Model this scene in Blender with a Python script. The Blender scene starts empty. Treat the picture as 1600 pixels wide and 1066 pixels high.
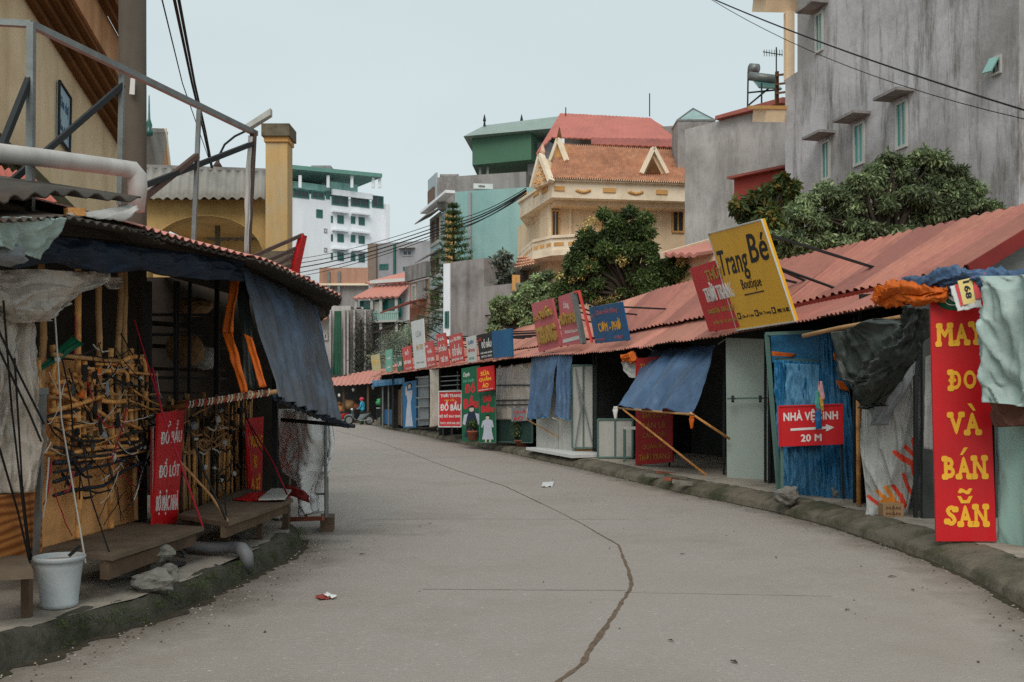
import bpy, bmesh, math, random
import numpy as np
from mathutils import Vector, Matrix, noise
C0 = bpy.context.scene
COL = C0.collection
PI = math.pi
# ---------------------------------------------------------------- camera
F, H, CX, HY = 1556.0, 1.6, 800.0, 622.0
cam_d = bpy.data.cameras.new("camera")
cam = bpy.data.objects.new("camera", cam_d); COL.objects.link(cam)
cam.location = (0, 0, H); cam.rotation_euler = (PI/2, 0, 0)
cam_d.sensor_width = 36.0; cam_d.lens = F/1600*36.0
cam_d.shift_y = (HY-533.0)/1600.0
cam_d.clip_end = 2000; cam_d.clip_start = .05
C0.camera = cam
# ---------------------------------------------------------------- sky and sun
SUN_EL, SUN_AZ = math.radians(46), math.radians(-172)    # azimuth from +Y towards +X
wd = bpy.data.worlds.new("World"); C0.world = wd; wd.use_nodes = True
nt = wd.node_tree; nt.nodes.clear()
out = nt.nodes.new('ShaderNodeOutputWorld'); bg = nt.nodes.new('ShaderNodeBackground')
sky = nt.nodes.new('ShaderNodeTexSky'); sky.sky_type = 'NISHITA'; sky.sun_disc = False
sky.sun_elevation = SUN_EL; sky.sun_rotation = SUN_AZ
sky.dust_density = 3.0; sky.air_density = 1.2
tc = nt.nodes.new('ShaderNodeTexCoord')
nz = nt.nodes.new('ShaderNodeTexNoise'); nz.inputs['Scale'].default_value = 1.6; nz.inputs['Detail'].default_value = 5
mp = nt.nodes.new('ShaderNodeMapping'); mp.inputs['Scale'].default_value = (1, 1, 3)
rp = nt.nodes.new('ShaderNodeValToRGB')
rp.color_ramp.elements[0].position = .3; rp.color_ramp.elements[0].color = (5.2, 6.1, 6.3, 1)
rp.color_ramp.elements[1].position = .75; rp.color_ramp.elements[1].color = (5.8, 6.6, 6.72, 1)
mx = nt.nodes.new('ShaderNodeMix'); mx.data_type = 'RGBA'; mx.inputs['Factor'].default_value = .93
nt.links.new(tc.outputs['Generated'], mp.inputs['Vector']); nt.links.new(mp.outputs['Vector'], nz.inputs['Vector'])
nt.links.new(nz.outputs['Fac'], rp.inputs['Fac'])
nt.links.new(sky.outputs['Color'], mx.inputs['A']); nt.links.new(rp.outputs['Color'], mx.inputs['B'])
nt.links.new(mx.outputs['Result'], bg.inputs['Color']); bg.inputs['Strength'].default_value = .1
nt.links.new(bg.outputs['Background'], out.inputs['Surface'])
sl = bpy.data.lights.new("sun", 'SUN'); sl.energy = 1.5; sl.angle = math.radians(40); sl.color = (1, .95, .88)
so = bpy.data.objects.new("sun", sl); COL.objects.link(so)
sd = Vector((math.sin(SUN_AZ)*math.cos(SUN_EL), math.cos(SUN_AZ)*math.cos(SUN_EL), math.sin(SUN_EL)))
so.rotation_euler = sd.to_track_quat('Z', 'Y').to_euler(); so.location = (0, 0, 60)
C0.view_settings.view_transform = 'Standard'; C0.view_settings.look = 'None'
C0.view_settings.exposure = 0.25; C0.view_settings.gamma = 1
C0.render.engine = 'CYCLES'
C0.cycles.use_denoising = False
C0.render.filter_size = 1.1
C0.cycles.max_bounces = 6; C0.cycles.transparent_max_bounces = 12
random.seed(7)
# ---------------------------------------------------------------- helpers
def V(*a): return Vector(a)
def W(px, py, Y): return Vector(((px-CX)/F*Y, Y, H+(HY-py)/F*Y))
def G(px, py, z=0.0):
    return W(px, py, (H-z)*F/(py-HY))
def lin(c):
    if isinstance(c, str): c = tuple(int(c[i:i+2], 16) for i in (0, 2, 4))
    return tuple(((v/255)/12.92 if v/255 <= .04045 else ((v/255+.055)/1.055)**2.4) for v in c)
def n3(p, s=1.0, o=0.0): return noise.noise(Vector((p[0]*s+o, p[1]*s+o*1.7, p[2]*s-o)))

MATS = {}
def mat(name, col, rough=.8, var=.18, scale=3., bump=.15, bscale=60., dirt=None, dscale=2., damt=.5,
        streak=None, samt=.5, sscale=6., metal=0., spec=.3, alpha=1., trans=0., attr=False, fine=0.0, tint=1.0, sdetail=4, mid=0.0, mscale=28, sz=.09, big=None, bigs=.2, bigamt=.6, edge=None, fleck=None, grit=0., sramp=(.45,.75)):
    """col/dirt/streak: sRGB hex.  Colour varies in world space; dirt = blotches, streak = vertical runs."""
    if name in MATS: return MATS[name]
    m = bpy.data.materials.new(name); m.use_nodes = True; MATS[name] = m
    t = m.node_tree; N = t.nodes; L = t.links
    b = N['Principled BSDF']
    geo = N.new('ShaderNodeNewGeometry')
    c = tuple(v*tint for v in lin(col))
    def noise_tex(sc, detail=5, vec=None, rgh=.6):
        n = N.new('ShaderNodeTexNoise'); n.inputs['Scale'].default_value = sc; n.inputs['Detail'].default_value = detail
        n.inputs['Roughness'].default_value = rgh
        L.new(vec or geo.outputs['Position'], n.inputs['Vector']); return n.outputs['Fac']
    def ramp(fac, a, bb):
        r = N.new('ShaderNodeMapRange'); r.inputs['From Min'].default_value = a; r.inputs['From Max'].default_value = bb
        L.new(fac, r.inputs['Value']); return r.outputs['Result']
    def mixc(fac, a, bb, mode='MIX', amt=None):
        x = N.new('ShaderNodeMix'); x.data_type = 'RGBA'; x.blend_type = mode
        for sock, val in (('Factor', fac), ('A', a), ('B', bb)):
            if isinstance(val, (tuple, list)): x.inputs[sock].default_value = (*val[:3], 1)
            elif isinstance(val, (int, float)): x.inputs[sock].default_value = val
            else: L.new(val, x.inputs[sock])
        return x.outputs['Result']
    def mul(f, k):
        q = N.new('ShaderNodeMath'); q.operation = 'MULTIPLY'; L.new(f, q.inputs[0]); q.inputs[1].default_value = k; return q.outputs[0]
    base = mixc(ramp(noise_tex(scale), .3, .7), tuple(v*(1-var) for v in c), tuple(min(1, v*(1+var)) for v in c))
    if attr:
        at = N.new('ShaderNodeAttribute'); at.attribute_name = 'tint'
        base = mixc(1.0, base, at.outputs['Color'], 'MULTIPLY')
    if fine:
        base = mixc(ramp(noise_tex(180, 3), .3, .7), base, tuple(v*(1-fine) for v in c), 'MIX')
    if mid:
        base = mixc(ramp(noise_tex(mscale, 4, rgh=.75), .35, .65), tuple(v*(1-mid) for v in c), base, 'MIX')
    if grit:
        base = mixc(ramp(noise_tex(8.5, 7, rgh=.82), .40, .62), tuple(v*(1-grit) for v in c), base, 'MIX')
    if fleck:
        base = mixc(mul(ramp(noise_tex(21, 6, rgh=.8), .585, .64), .7), base, lin(fleck))
        base = mixc(mul(ramp(noise_tex(5.5, 8, rgh=.8), .60, .68), .45), base, lin(fleck))
    if dirt:
        f = ramp(noise_tex(dscale, 8, rgh=.7), .48, .72)
        base = mixc(mul(f, damt), base, lin(dirt))
    if streak:
        mpn = N.new('ShaderNodeMapping'); mpn.inputs['Scale'].default_value = (1, 1, sz)
        L.new(geo.outputs['Position'], mpn.inputs['Vector'])
        f = ramp(noise_tex(sscale, sdetail, mpn.outputs['Vector'], .65 if sramp[1] > .7 else .78), *sramp)
        base = mixc(mul(f, samt), base, lin(streak))
    if big:
        f = ramp(noise_tex(bigs, 9, rgh=.62), .47, .60)
        base = mixc(mul(f, bigamt), base, lin(big))
    if edge:
        at = N.new('ShaderNodeAttribute'); at.attribute_name = 'edge'
        q = N.new('ShaderNodeMath'); q.operation = 'ADD'; L.new(at.outputs['Fac'], q.inputs[0]); q2 = N.new('ShaderNodeMath'); q2.operation = 'MULTIPLY_ADD'
        L.new(noise_tex(1.7, 9, rgh=.7), q2.inputs[0]); q2.inputs[1].default_value = 1.5; q2.inputs[2].default_value = -.75; L.new(q2.outputs[0], q.inputs[1])
        base = mixc(mul(ramp(q.outputs[0], .25, 1.0), .8), base, lin(edge))
    L.new(base, b.inputs['Base Color'])
    b.inputs['Roughness'].default_value = rough; b.inputs['Metallic'].default_value = metal
    b.inputs['Specular IOR Level'].default_value = spec
    if bump:
        bn = N.new('ShaderNodeBump'); bn.inputs['Strength'].default_value = bump; bn.inputs['Distance'].default_value = .02
        L.new(noise_tex(bscale, 6), bn.inputs['Height']); L.new(bn.outputs['Normal'], b.inputs['Normal'])
    if trans:
        tr = N.new('ShaderNodeBsdfTranslucent'); L.new(base, tr.inputs['Color'])
        ms = N.new('ShaderNodeMixShader'); ms.inputs[0].default_value = trans
        L.new(b.outputs[0], ms.inputs[1]); L.new(tr.outputs[0], ms.inputs[2])
        L.new(ms.outputs[0], N['Material Output'].inputs['Surface'])
    if alpha < 1:
        b.inputs['Alpha'].default_value = alpha
    return m
def flat(name, col, rough=.6, **k):
    return mat(name, col, rough, var=.06, bump=.03, **k)
def glass(name, col, rough=.12):
    if name in MATS: return MATS[name]
    return mat(name, col, rough, var=.25, scale=1.2, bump=0, spec=.6)

def tag(o, label=None, cat=None, group=None, kind=None):
    if label: o['label'] = label
    if cat: o['category'] = cat
    if group: o['group'] = group
    if kind: o['kind'] = kind
    return o
def thing(name, loc, label, cat, group=None):
    o = bpy.data.objects.new(name, None); COL.objects.link(o); o.location = loc
    o.empty_display_size = .2
    return tag(o, label, cat, group)
def wloc(o):
    p = Vector((0, 0, 0))
    while o is not None:
        p += o.location; o = o.parent
    return p
def obj(name, bm, m, parent=None, smooth=False, loc=None, solid=0):
    """bm carries world coordinates; links ONE mesh object, origin at loc (or the parent's)."""
    me = bpy.data.meshes.new(name)
    if isinstance(bm, bmesh.types.BMesh):
        bmesh.ops.recalc_face_normals(bm, faces=bm.faces)
        bm.to_mesh(me); bm.free()
    else:
        me.from_pydata([tuple(v) for v in bm[0]], [], bm[1])
    o = bpy.data.objects.new(name, me); COL.objects.link(o)
    org = wloc(parent) if parent is not None else Vector((0, 0, 0))
    if loc is not None: org = Vector(loc)
    me.transform(Matrix.Translation(-org))
    if parent is not None:
        o.parent = parent; o.location = org-wloc(parent)
    else: o.location = org
    for x in (m if isinstance(m, (list, tuple)) else [m]): me.materials.append(x)
    if smooth:
        me.polygons.foreach_set('use_smooth', [True]*len(me.polygons))
    if solid:
        md = o.modifiers.new('solid', 'SOLIDIFY'); md.thickness = solid; md.offset = 0
    return o
def single(name, bm, m, label, cat, group=None, smooth=False, loc=None, solid=0, kind=None):
    if loc is None:
        if isinstance(bm, bmesh.types.BMesh): vs = [v.co for v in bm.verts]
        else: vs = [Vector(v) for v in bm[0]]
        loc = Vector((sum(v.x for v in vs)/len(vs), sum(v.y for v in vs)/len(vs), min(v.z for v in vs)))
    o = obj(name, bm, m, None, smooth, loc, solid)
    return tag(o, label, cat, group, kind)
def struct(name, bm, m, smooth=False):
    return tag(obj(name, bm, m, None, smooth), kind='structure')
def BM(): return bmesh.new()
def box(bm, x0, x1, y0, y1, z0, z1):
    vs = [bm.verts.new(p) for p in ((x0,y0,z0),(x1,y0,z0),(x1,y1,z0),(x0,y1,z0),(x0,y0,z1),(x1,y0,z1),(x1,y1,z1),(x0,y1,z1))]
    for f in ((0,3,2,1),(4,5,6,7),(0,1,5,4),(1,2,6,5),(2,3,7,6),(3,0,4,7)): bm.faces.new([vs[i] for i in f])
    return bm
def hexa(bm, pts):
    """8 points: bottom quad then top quad"""
    vs = [bm.verts.new(p) for p in pts]
    for f in ((0,3,2,1),(4,5,6,7),(0,1,5,4),(1,2,6,5),(2,3,7,6),(3,0,4,7)): bm.faces.new([vs[i] for i in f])
    return bm
def obox(bm, A, B, depth, z0, z1, side=None):
    """wall from A to B (xy), thickness 'depth' to the left-hand normal (side: explicit Vector)"""
    A = Vector((A[0], A[1], 0)); B = Vector((B[0], B[1], 0)); d = (B-A).normalized()
    n = Vector((-d.y, d.x, 0))*depth if side is None else side
    return hexa(bm, [A+V(0,0,z0), B+V(0,0,z0), B+n+V(0,0,z0), A+n+V(0,0,z0), A+V(0,0,z1), B+V(0,0,z1), B+n+V(0,0,z1), A+n+V(0,0,z1)])
def bar(bm, a, b, w, h=None, up=V(0,0,1)):
    """rectangular bar from a to b"""
    a = Vector(a); b = Vector(b); h = h or w; d = (b-a).normalized()
    s = d.cross(up)
    if s.length < .05: s = d.cross(V(1,0,0))
    s.normalize(); u = s.cross(d).normalized()
    s = s*(w/2); u = u*(h/2)
    return hexa(bm, [a-s-u, a+s-u, b+s-u, b-s-u, a-s+u, a+s+u, b+s+u, b-s+u])
def tube(bm, pts, r, n=8, caps=True):
    pts = [Vector(p) for p in pts]; k = len(pts)
    rs = r if isinstance(r, (list, tuple)) else [r]*k
    rings = []; prev = None
    for i, p in enumerate(pts):
        d = (pts[min(i+1, k-1)]-pts[max(i-1, 0)])
        if d.length < 1e-9: d = V(0,0,1)
        d.normalize()
        ref = prev if prev is not None else (V(0,0,1) if abs(d.z) < .9 else V(1,0,0))
        s = d.cross(ref).cross(d)
        if s.length < 1e-4: s = d.orthogonal()
        s.normalize(); prev = s; t = d.cross(s)
        rings.append([bm.verts.new(p+(s*math.cos(2*PI*j/n)+t*math.sin(2*PI*j/n))*rs[i]) for j in range(n)])
    for a, b in zip(rings, rings[1:]):
        for j in range(n): bm.faces.new((a[j], a[(j+1)%n], b[(j+1)%n], b[j]))
    if caps:
        bm.faces.new(rings[0][::-1]); bm.faces.new(rings[-1])
    return bm
def lathe(bm, c, prof, n=20):
    """prof: list of (r,z) about vertical axis at c"""
    c = Vector(c); rings = []
    for r, z in prof: rings.append([bm.verts.new(c+V(r*math.cos(2*PI*j/n), r*math.sin(2*PI*j/n), z)) for j in range(n)])
    for a, b in zip(rings, rings[1:]):
        for j in range(n): bm.faces.new((a[j], a[(j+1)%n], b[(j+1)%n], b[j]))
    bm.faces.new(rings[0][::-1]); bm.faces.new(rings[-1])
    return bm
def blob(bm, c, r, sub=2, amp=.2, sc=1.5, seed=0):
    """lumpy stone / bundle; r = (rx,ry,rz)"""
    c = Vector(c); g = bmesh.ops.create_icosphere(bm, subdivisions=sub, radius=1)
    for v in g['verts']:
        k = 1+amp*noise.noise(v.co*sc+V(seed*3.1, seed, 0))
        v.co = Vector((v.co.x*r[0]*k, v.co.y*r[1]*k, v.co.z*r[2]*k))+c
    return bm
def quadpt(q, u, v):
    """q = TL,TR,BR,BL ; u right, v down"""
    return (q[0]*(1-u)+q[1]*u)*(1-v)+(q[3]*(1-u)+q[2]*u)*v
def qnorm(q):
    n = (q[2]-q[0]).cross(q[1]-q[3]).normalized()
    if n.dot(Vector((0, 0, H))-q[0]) < 0: n = -n
    return n
def slab(bm, q, t):
    """quad board, front face on q, thickness t behind"""
    n = qnorm(q)*t; k = 8
    A = [[bm.verts.new(quadpt(q, i/k, j/k)) for i in range(k+1)] for j in range(k+1)]
    B = [[bm.verts.new(quadpt(q, i/k, j/k)-n) for i in range(k+1)] for j in range(k+1)]
    for j in range(k):
        for i in range(k):
            bm.faces.new((A[j][i], A[j+1][i], A[j+1][i+1], A[j][i+1])); bm.faces.new((B[j][i], B[j][i+1], B[j+1][i+1], B[j+1][i]))
    for i in range(k):
        bm.faces.new((A[0][i], A[0][i+1], B[0][i+1], B[0][i])); bm.faces.new((A[k][i+1], A[k][i], B[k][i], B[k][i+1]))
        bm.faces.new((A[i+1][0], A[i][0], B[i][0], B[i+1][0])); bm.faces.new((A[i][k], A[i+1][k], B[i+1][k], B[i][k]))
    return bm
def grid(pts, closed=False):
    nv = len(pts); nu = len(pts[0]); vs = [p for r in pts for p in r]; fs = []
    for i in range(nv-1):
        for j in range(nu-(0 if closed else 1)):
            a = i*nu+j; b = i*nu+(j+1)%nu
            fs.append((a, b, b+nu, a+nu))
    if closed:
        fs.append(tuple(range(nu))[::-1]); fs.append(tuple((nv-1)*nu+j for j in range(nu)))
    return (vs, fs)
def ridg(x, y, z): return max(0., 1-2.4*abs(noise.noise(Vector((x, y, z)))))**2
def rdg2(x, y, z): return max(0., 1-5*abs(noise.noise(Vector((x, y, z)))))**1.4
def cloth(q, nu=30, nv=24, fold=.03, freq=5, crease=.02, csc=3., sag=0., grow=1.0, seed=0, diag=0., n=None, edge=.0):
    """hanging sheet between four corners; folds grow towards the bottom; sag pulls the middle out along n"""
    n = n or qnorm(q); rows = []
    if min(nu, nv) > 13: nu = int(nu*1.8); nv = int(nv*1.8)
    for i in range(nv+1):
        v = i/nv; r = []
        for j in range(nu+1):
            u = j/nu; p = quadpt(q, u, v)
            a = (1-grow)+grow*v
            ph = 2*PI*freq*(u+diag*v)+2.2*noise.noise(V(u*3+seed, v*1.5, seed*.7))
            d = fold*a*(math.sin(ph)+.4*math.sin(2.3*ph+seed))
            d += crease*.45*noise.noise(V(u*csc*1.1+seed, v*csc*.7, 3.3))
            d += crease*(.55*rdg2(u*csc*1.6+.7*v+seed, v*csc*.3, 7.1)+.45*rdg2(u*csc*1.2-1.1*v, v*csc*.35+seed, 2.7)+.25*rdg2(u*csc*3.4+.4*v, v*csc*1.0, seed+.3))
            pe = .012*noise.noise(V(v*5, seed, u*.5)); p = p+(q[1]-q[0]).normalized()*pe
            d += sag*math.sin(PI*v)*math.sin(PI*u)
            e = V(0,0,1)*edge*noise.noise(V(u*7+seed, 5, v*2))*(v if v > .5 else 0)
            r.append(p+n*d+e)
        rows.append(r)
    return grid(rows)
def drape(rows, nu=28, thick=.1, fold=.03, freq=5, crease=.03, seed=0, sub=5, closed=True):
    if nu == 28: nu, sub = 84, 12
    """bundle of cloth: rows = [(left point, right point)], an oval section between them, lofted and creased"""
    R = []
    for i in range(len(rows)-1):
        for k in range(sub):
            t = k/sub; t = t*t*(3-2*t)*.5+t*.5
            R.append((rows[i][0].lerp(rows[i+1][0], t), rows[i][1].lerp(rows[i+1][1], t)))
    R.append(rows[-1]); out_ = []
    for i, (a, b) in enumerate(R):
        v = i/len(R); r = []; d = (b-a); c = (a+b)/2
        n = Vector((0, 0, 1)).cross(d); n = n.normalized() if n.length > 1e-6 else V(0,-1,0)
        if n.y > 0: n = -n
        for j in range(nu):
            th = 2*PI*j/nu if closed else PI*(1-j/(nu-1))
            if closed: th = PI-th
            p = c+d*(.5*math.cos(th))+n*(thick*.7*math.sin(th))
            front = 1 if math.sin(th) > -.2 else .3
            k = fold*math.sin(freq*2*PI*(j/nu)*.5+2.5*noise.noise(V(j/nu*3, v*3, seed)))
            a_ = 2*j/nu if j < nu/2 else 2-2*j/nu
            k += crease*(.5*noise.noise(p*2.5+V(seed,0,0))+1.1*rdg2(a_*freq*.45+.9*v, v*.8, seed+.4)+.9*rdg2(a_*freq*.8-1.3*v, v*1.1+seed, 4.4)+.5*rdg2(a_*freq*2, v*3, seed+2.2)-.4)
            r.append(p+n*k*front+Vector((0,0,1))*crease*.4*noise.noise(p*3+V(seed,9,0)))
        out_.append(r)
    return grid(out_, closed)
def corrug(lo, hi, period=.2, amp=.02, nv=6, jag=.0, seed=0, ribs=False, lip=0):
    """corrugated sheet between polyline lo (eave) and hi (ridge), same number of stations"""
    def resample(pl, ts):
        L_ = [0]
        for a, b in zip(pl, pl[1:]): L_.append(L_[-1]+(b-a).length)
        o = []
        for t in ts:
            s = t*L_[-1]; i = 0
            while i < len(pl)-2 and s > L_[i+1]: i += 1
            w = (s-L_[i])/max(1e-9, L_[i+1]-L_[i]); o.append(pl[i].lerp(pl[i+1], w))
        return o
    ln = sum((b-a).length for a, b in zip(lo, lo[1:]))
    n = max(4, int(ln/period*6)); ts = [i/n for i in range(n+1)]
    A = resample(lo, ts); B = resample(hi, ts); rows = []
    for k in range(nv+1):
        v = k/nv; r = []
        for i in range(n+1):
            a, b = A[i], B[i]; e = A[min(i+1, n)]-A[max(i-1, 0)]
            nn = e.cross(b-a).normalized()
            if nn.z < 0: nn = -nn
            ph = ts[i]*ln/period
            s = math.sin(2*PI*ph)
            if ribs: s = max(-.6, min(1, s*2.2))
            j = 0
            if k == 0 and jag: j = jag*noise.noise(V(math.floor(ts[i]*ln/.85)*3.3+seed, seed, 1))+jag*.25*noise.noise(V(i*.37, seed, 0))
            w = .012*noise.noise(V(ts[i]*ln*1.3+seed, v*2, 5))
            r.append(a.lerp(b, v)+nn*(amp*s+w)-(b-a).normalized()*j)
        rows.append(r)
    global SHEET
    SHEET = (n, nv, ln)
    return grid(rows)
def tint_sheets(o, w=.95, seed=0, amt=.24):
    n, nv, ln = SHEET; rnd = random.Random(seed); ca = o.data.color_attributes.new('tint', 'FLOAT_COLOR', 'POINT'); T = {}
    for i in range(len(o.data.vertices)):
        k = int((i % (n+1))/n*ln/w)
        if k not in T: a = 1+rnd.uniform(-amt, amt*.7); T[k] = (a*1.02, a*(1+rnd.uniform(-.05,.05)), a, 1)
        ca.data[i].color = T[k]
    return o
def rope(bm, a, b, r=.006, sag=.02, n=6, k=8):
    pts = [Vector(a).lerp(Vector(b), i/k)-V(0,0,sag*4*(i/k)*(1-i/k)) for i in range(k+1)]
    return tube(bm, pts, r, n)
TXT = {}
def text_geo(body, bold=0., shear=0., spacing=1., extr=0.5):
    key = (body, bold, shear, spacing)
    if key in TXT: return TXT[key]
    cu = bpy.data.curves.new('t', 'FONT'); cu.body = body; cu.size = 1; cu.offset = bold; cu.shear = shear
    cu.space_character = spacing; cu.fill_mode = 'BOTH'; cu.extrude = extr; cu.resolution_u = 3
    o = bpy.data.objects.new('t', cu); COL.objects.link(o)
    dg = bpy.context.evaluated_depsgraph_get(); dg.update()
    me = bpy.data.meshes.new_from_object(o.evaluated_get(dg))
    vs = [v.co.copy() for v in me.vertices]; fs = [tuple(p.vertices) for p in me.polygons]
    bpy.data.objects.remove(o); bpy.data.curves.remove(cu); bpy.data.meshes.remove(me)
    TXT[key] = (vs, fs); return TXT[key]
def letter(q, body, box_, m, parent, bold=.012, depth=.006, shear=0., spacing=1.05, name='lettering', lift=.0):
    boldpx = bold; bold = 0.0
    """stretch the text into box_=(u0,v0,u1,v1) of quad q (v measured downwards)"""
    vs, fs = text_geo(body, bold, shear, spacing)
    if not vs: return
    x0 = min(v.x for v in vs); x1 = max(v.x for v in vs); y0 = min(v.y for v in vs); y1 = max(v.y for v in vs)
    n = qnorm(q); u0, v0, u1, v1 = box_; P = []; FS = []; b = boldpx
    for k, (ox, oy) in enumerate(((0,0),(-b,0),(b,0),(0,-b),(0,b)) if b else ((0,0),)):
        o = len(P)
        for v in vs:
            u = u0+(u1-u0)*(v.x+ox-x0+b)/max(1e-6, x1-x0+2*b); w = v1-(v1-v0)*(v.y+oy-y0+b)/max(1e-6, y1-y0+2*b)
            P.append(quadpt(q, u, w)+n*(lift+depth*(.55+v.z)+.0003*k))
        FS += [tuple(i+o for i in f) for f in fs]
    return obj(name, (P, FS), m, parent)
def poly_on(q, pts, depth=.004, lift=.002):
    """flat outline (u,v list) on a board, extruded by depth"""
    bm = BM(); n = qnorm(q)
    a = [bm.verts.new(quadpt(q, u, v)+n*lift) for u, v in pts]; b = [bm.verts.new(quadpt(q, u, v)+n*(lift+depth)) for u, v in pts]
    bm.faces.new(b); k = len(a)
    for i in range(k): bm.faces.new((a[i], a[(i+1)%k], b[(i+1)%k], b[i]))
    return bm
def ell(cu, cv, ru, rv, n=24): return [(cu+ru*math.cos(2*PI*i/n), cv+rv*math.sin(2*PI*i/n)) for i in range(n)]
def subq(q, u0, v0, u1, v1): return [quadpt(q, u0, v0), quadpt(q, u1, v0), quadpt(q, u1, v1), quadpt(q, u0, v1)]
def sign(name, q, t, m, label, cat='sign', group=None, frame=None, fw=.02):
    c = (q[2]+q[3])/2
    o = thing(name, c, label, cat, group)
    obj('board', slab(BM(), q, t), m, o)
    if frame is not None:
        bm = BM(); n = qnorm(q)
        for a, b in ((0,1),(1,2),(2,3),(3,0)): bar(bm, q[a]+n*.004, q[b]+n*.004, fw, fw, n)
        obj('frame', bm, frame, o)
    return o
def Q(tl, tr, br, bl):
    return [W(*tl), W(*tr), W(*br), W(*bl)]
def leaves(centres, n, size, seed=0, droop=.4, aspect=.4, up=.3, shell=.35):
    """numpy leaf cloud. centres: list of (Vector, (rx,ry,rz), weight)"""
    rng = np.random.default_rng(seed)
    ws = np.array([c[2] for c in centres], float); ws /= ws.sum()
    idx = rng.choice(len(centres), n, p=ws)
    cc = np.array([tuple(c[0]) for c in centres])[idx]; rr = np.array([tuple(c[1]) for c in centres])[idx]
    d = rng.normal(size=(n, 3)); d /= np.linalg.norm(d, axis=1)[:, None]
    rad = (shell+(1-shell)*rng.random(n)**.6)[:, None]*(1+.18*rng.normal(size=(n, 1)))
    P = cc+d*rr*rad
    ax = d*.3+rng.normal(size=(n, 3))*.75; ax[:, 2] -= droop; ax /= np.linalg.norm(ax, axis=1)[:, None]
    nn = rng.normal(size=(n, 3))*.7; nn[:, 2] += up*2; sd_ = np.cross(ax, nn); sd_ /= np.linalg.norm(sd_, axis=1)[:, None]+1e-9
    s = size*(.6+.8*rng.random(n))[:, None]
    a = P; b = P+ax*s*.5+sd_*s*aspect*.5; c = P+ax*s; e = P+ax*s*.5-sd_*s*aspect*.5
    vs = np.stack([a, b, c, e], 1).reshape(-1, 3)
    return vs, n, idx
def leaf_obj(name, centres, n, size, m, parent, seed=0, tints=((1,1,1),), **k):
    vs, n, idx = leaves(centres, n, size, seed, **k)
    me = bpy.data.meshes.new(name); org = np.array(tuple(wloc(parent))) if parent is not None else vs.mean(0)
    me.vertices.add(len(vs)); me.vertices.foreach_set('co', (vs-org).astype('f').ravel())
    me.loops.add(4*n); me.loops.foreach_set('vertex_index', np.arange(4*n, dtype='i'))
    me.polygons.add(n); me.polygons.foreach_set('loop_start', np.arange(0, 4*n, 4, dtype='i'))
    rng = np.random.default_rng(seed+1)
    t = np.array(tints)[(rng.integers(0, len(tints), n))]*(.7+.6*rng.random((n, 1)))*(.55+.95*rng.random(len(centres)))[idx][:, None]
    col = np.ones((n, 4, 4), 'f'); col[:, :, :3] = t[:, None, :]
    me.update(calc_edges=True)
    ca = me.color_attributes.new('tint', 'FLOAT_COLOR', 'CORNER'); ca.data.foreach_set('color', col.ravel())
    me.materials.append(m)
    o = bpy.data.objects.new(name, me); COL.objects.link(o)
    if parent is not None: o.parent = parent
    else: o.location = tuple(org)
    return o
def limbs(bm, base, fork, tips, r0, seed=0):
    """tapered trunk from base to fork, then wavering limbs to each tip"""
    base = Vector(base); fork = Vector(fork); rnd = random.Random(seed)
    tube(bm, [base, base.lerp(fork, .5)+V(rnd.uniform(-.08,.08), rnd.uniform(-.08,.08), 0), fork], [r0*1.15, r0, r0*.8], 10)
    for t in tips:
        t = Vector(t); m1 = fork.lerp(t, .35)+V(rnd.uniform(-.2,.2), rnd.uniform(-.2,.2), rnd.uniform(0,.25)); m2 = fork.lerp(t, .7)+V(rnd.uniform(-.15,.15), rnd.uniform(-.15,.15), .1)
        tube(bm, [fork, m1, m2, t], [r0*.6, r0*.42, r0*.25, r0*.08], 7)
    return bm
def cutq(pl, t0, t1, n=8):
    """points of polyline pl (list of Vector) between arc fractions"""
    L_ = [0]
    for a, b in zip(pl, pl[1:]): L_.append(L_[-1]+(b-a).length)
    o = []
    for k in range(n+1):
        s = (t0+(t1-t0)*k/n)*L_[-1]; i = 0
        while i < len(pl)-2 and s > L_[i+1]: i += 1
        o.append(pl[i].lerp(pl[i+1], (s-L_[i])/(L_[i+1]-L_[i])))
    return o
def atY(pl, Y):
    for a, b in zip(pl, pl[1:]):
        if a.y <= Y <= b.y: return a.lerp(b, (Y-a.y)/(b.y-a.y))
    a, b = (pl[0], pl[1]) if Y < pl[0].y else (pl[-2], pl[-1])
    return a.lerp(b, (Y-a.y)/(b.y-a.y))
def spanY(pl, Y0, Y1, step=.5):
    n = max(2, int(abs(Y1-Y0)/step)); return [atY(pl, Y0+(Y1-Y0)*i/n) for i in range(n+1)]
def perp(pl, Y):
    a = atY(pl, Y-.6); b = atY(pl, Y+.6); d = (b-a); d.z = 0; d.normalize(); return V(d.y, -d.x, 0)  # to the right
# ================================================================ materials
M = {}
M['road'] = mat('road concrete', 'b0a69d', .62, var=.08, scale=.5, bump=.7, bscale=45, dirt='877c71', dscale=.5, damt=.75, fine=.3, mid=.3, grit=.26, fleck='cbc5bd', spec=.35, big='998e85', bigs=.16, bigamt=.6, edge='5a4f42', streak='94897e', samt=.4, sscale=2.5, sz=1)
M['crack'] = mat('crack fill', '6b5a4a', .95, var=.3, scale=14, bump=.6, bscale=70)
M['kerb'] = mat('kerb stone', '827869', .95, var=.25, scale=5, bump=1., bscale=28, dirt='2c3018', dscale=1.5, damt=.92, fine=.35, mid=.3, mscale=22, grit=.35, big='353a20', bigs=1.1, bigamt=.75)
M['kerb_wet'] = mat('mossy kerb', '4f4c42', .95, var=.35, scale=7, bump=1., bscale=30, dirt='1c210c', dscale=2.2, damt=.97, fine=.4)
M['pave'] = mat('pavement concrete', 'b1a698', .92, var=.2, scale=2.2, bump=.4, bscale=50, dirt='4d473c', dscale=1.1, damt=.8, fine=.25, grit=.3)
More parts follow.
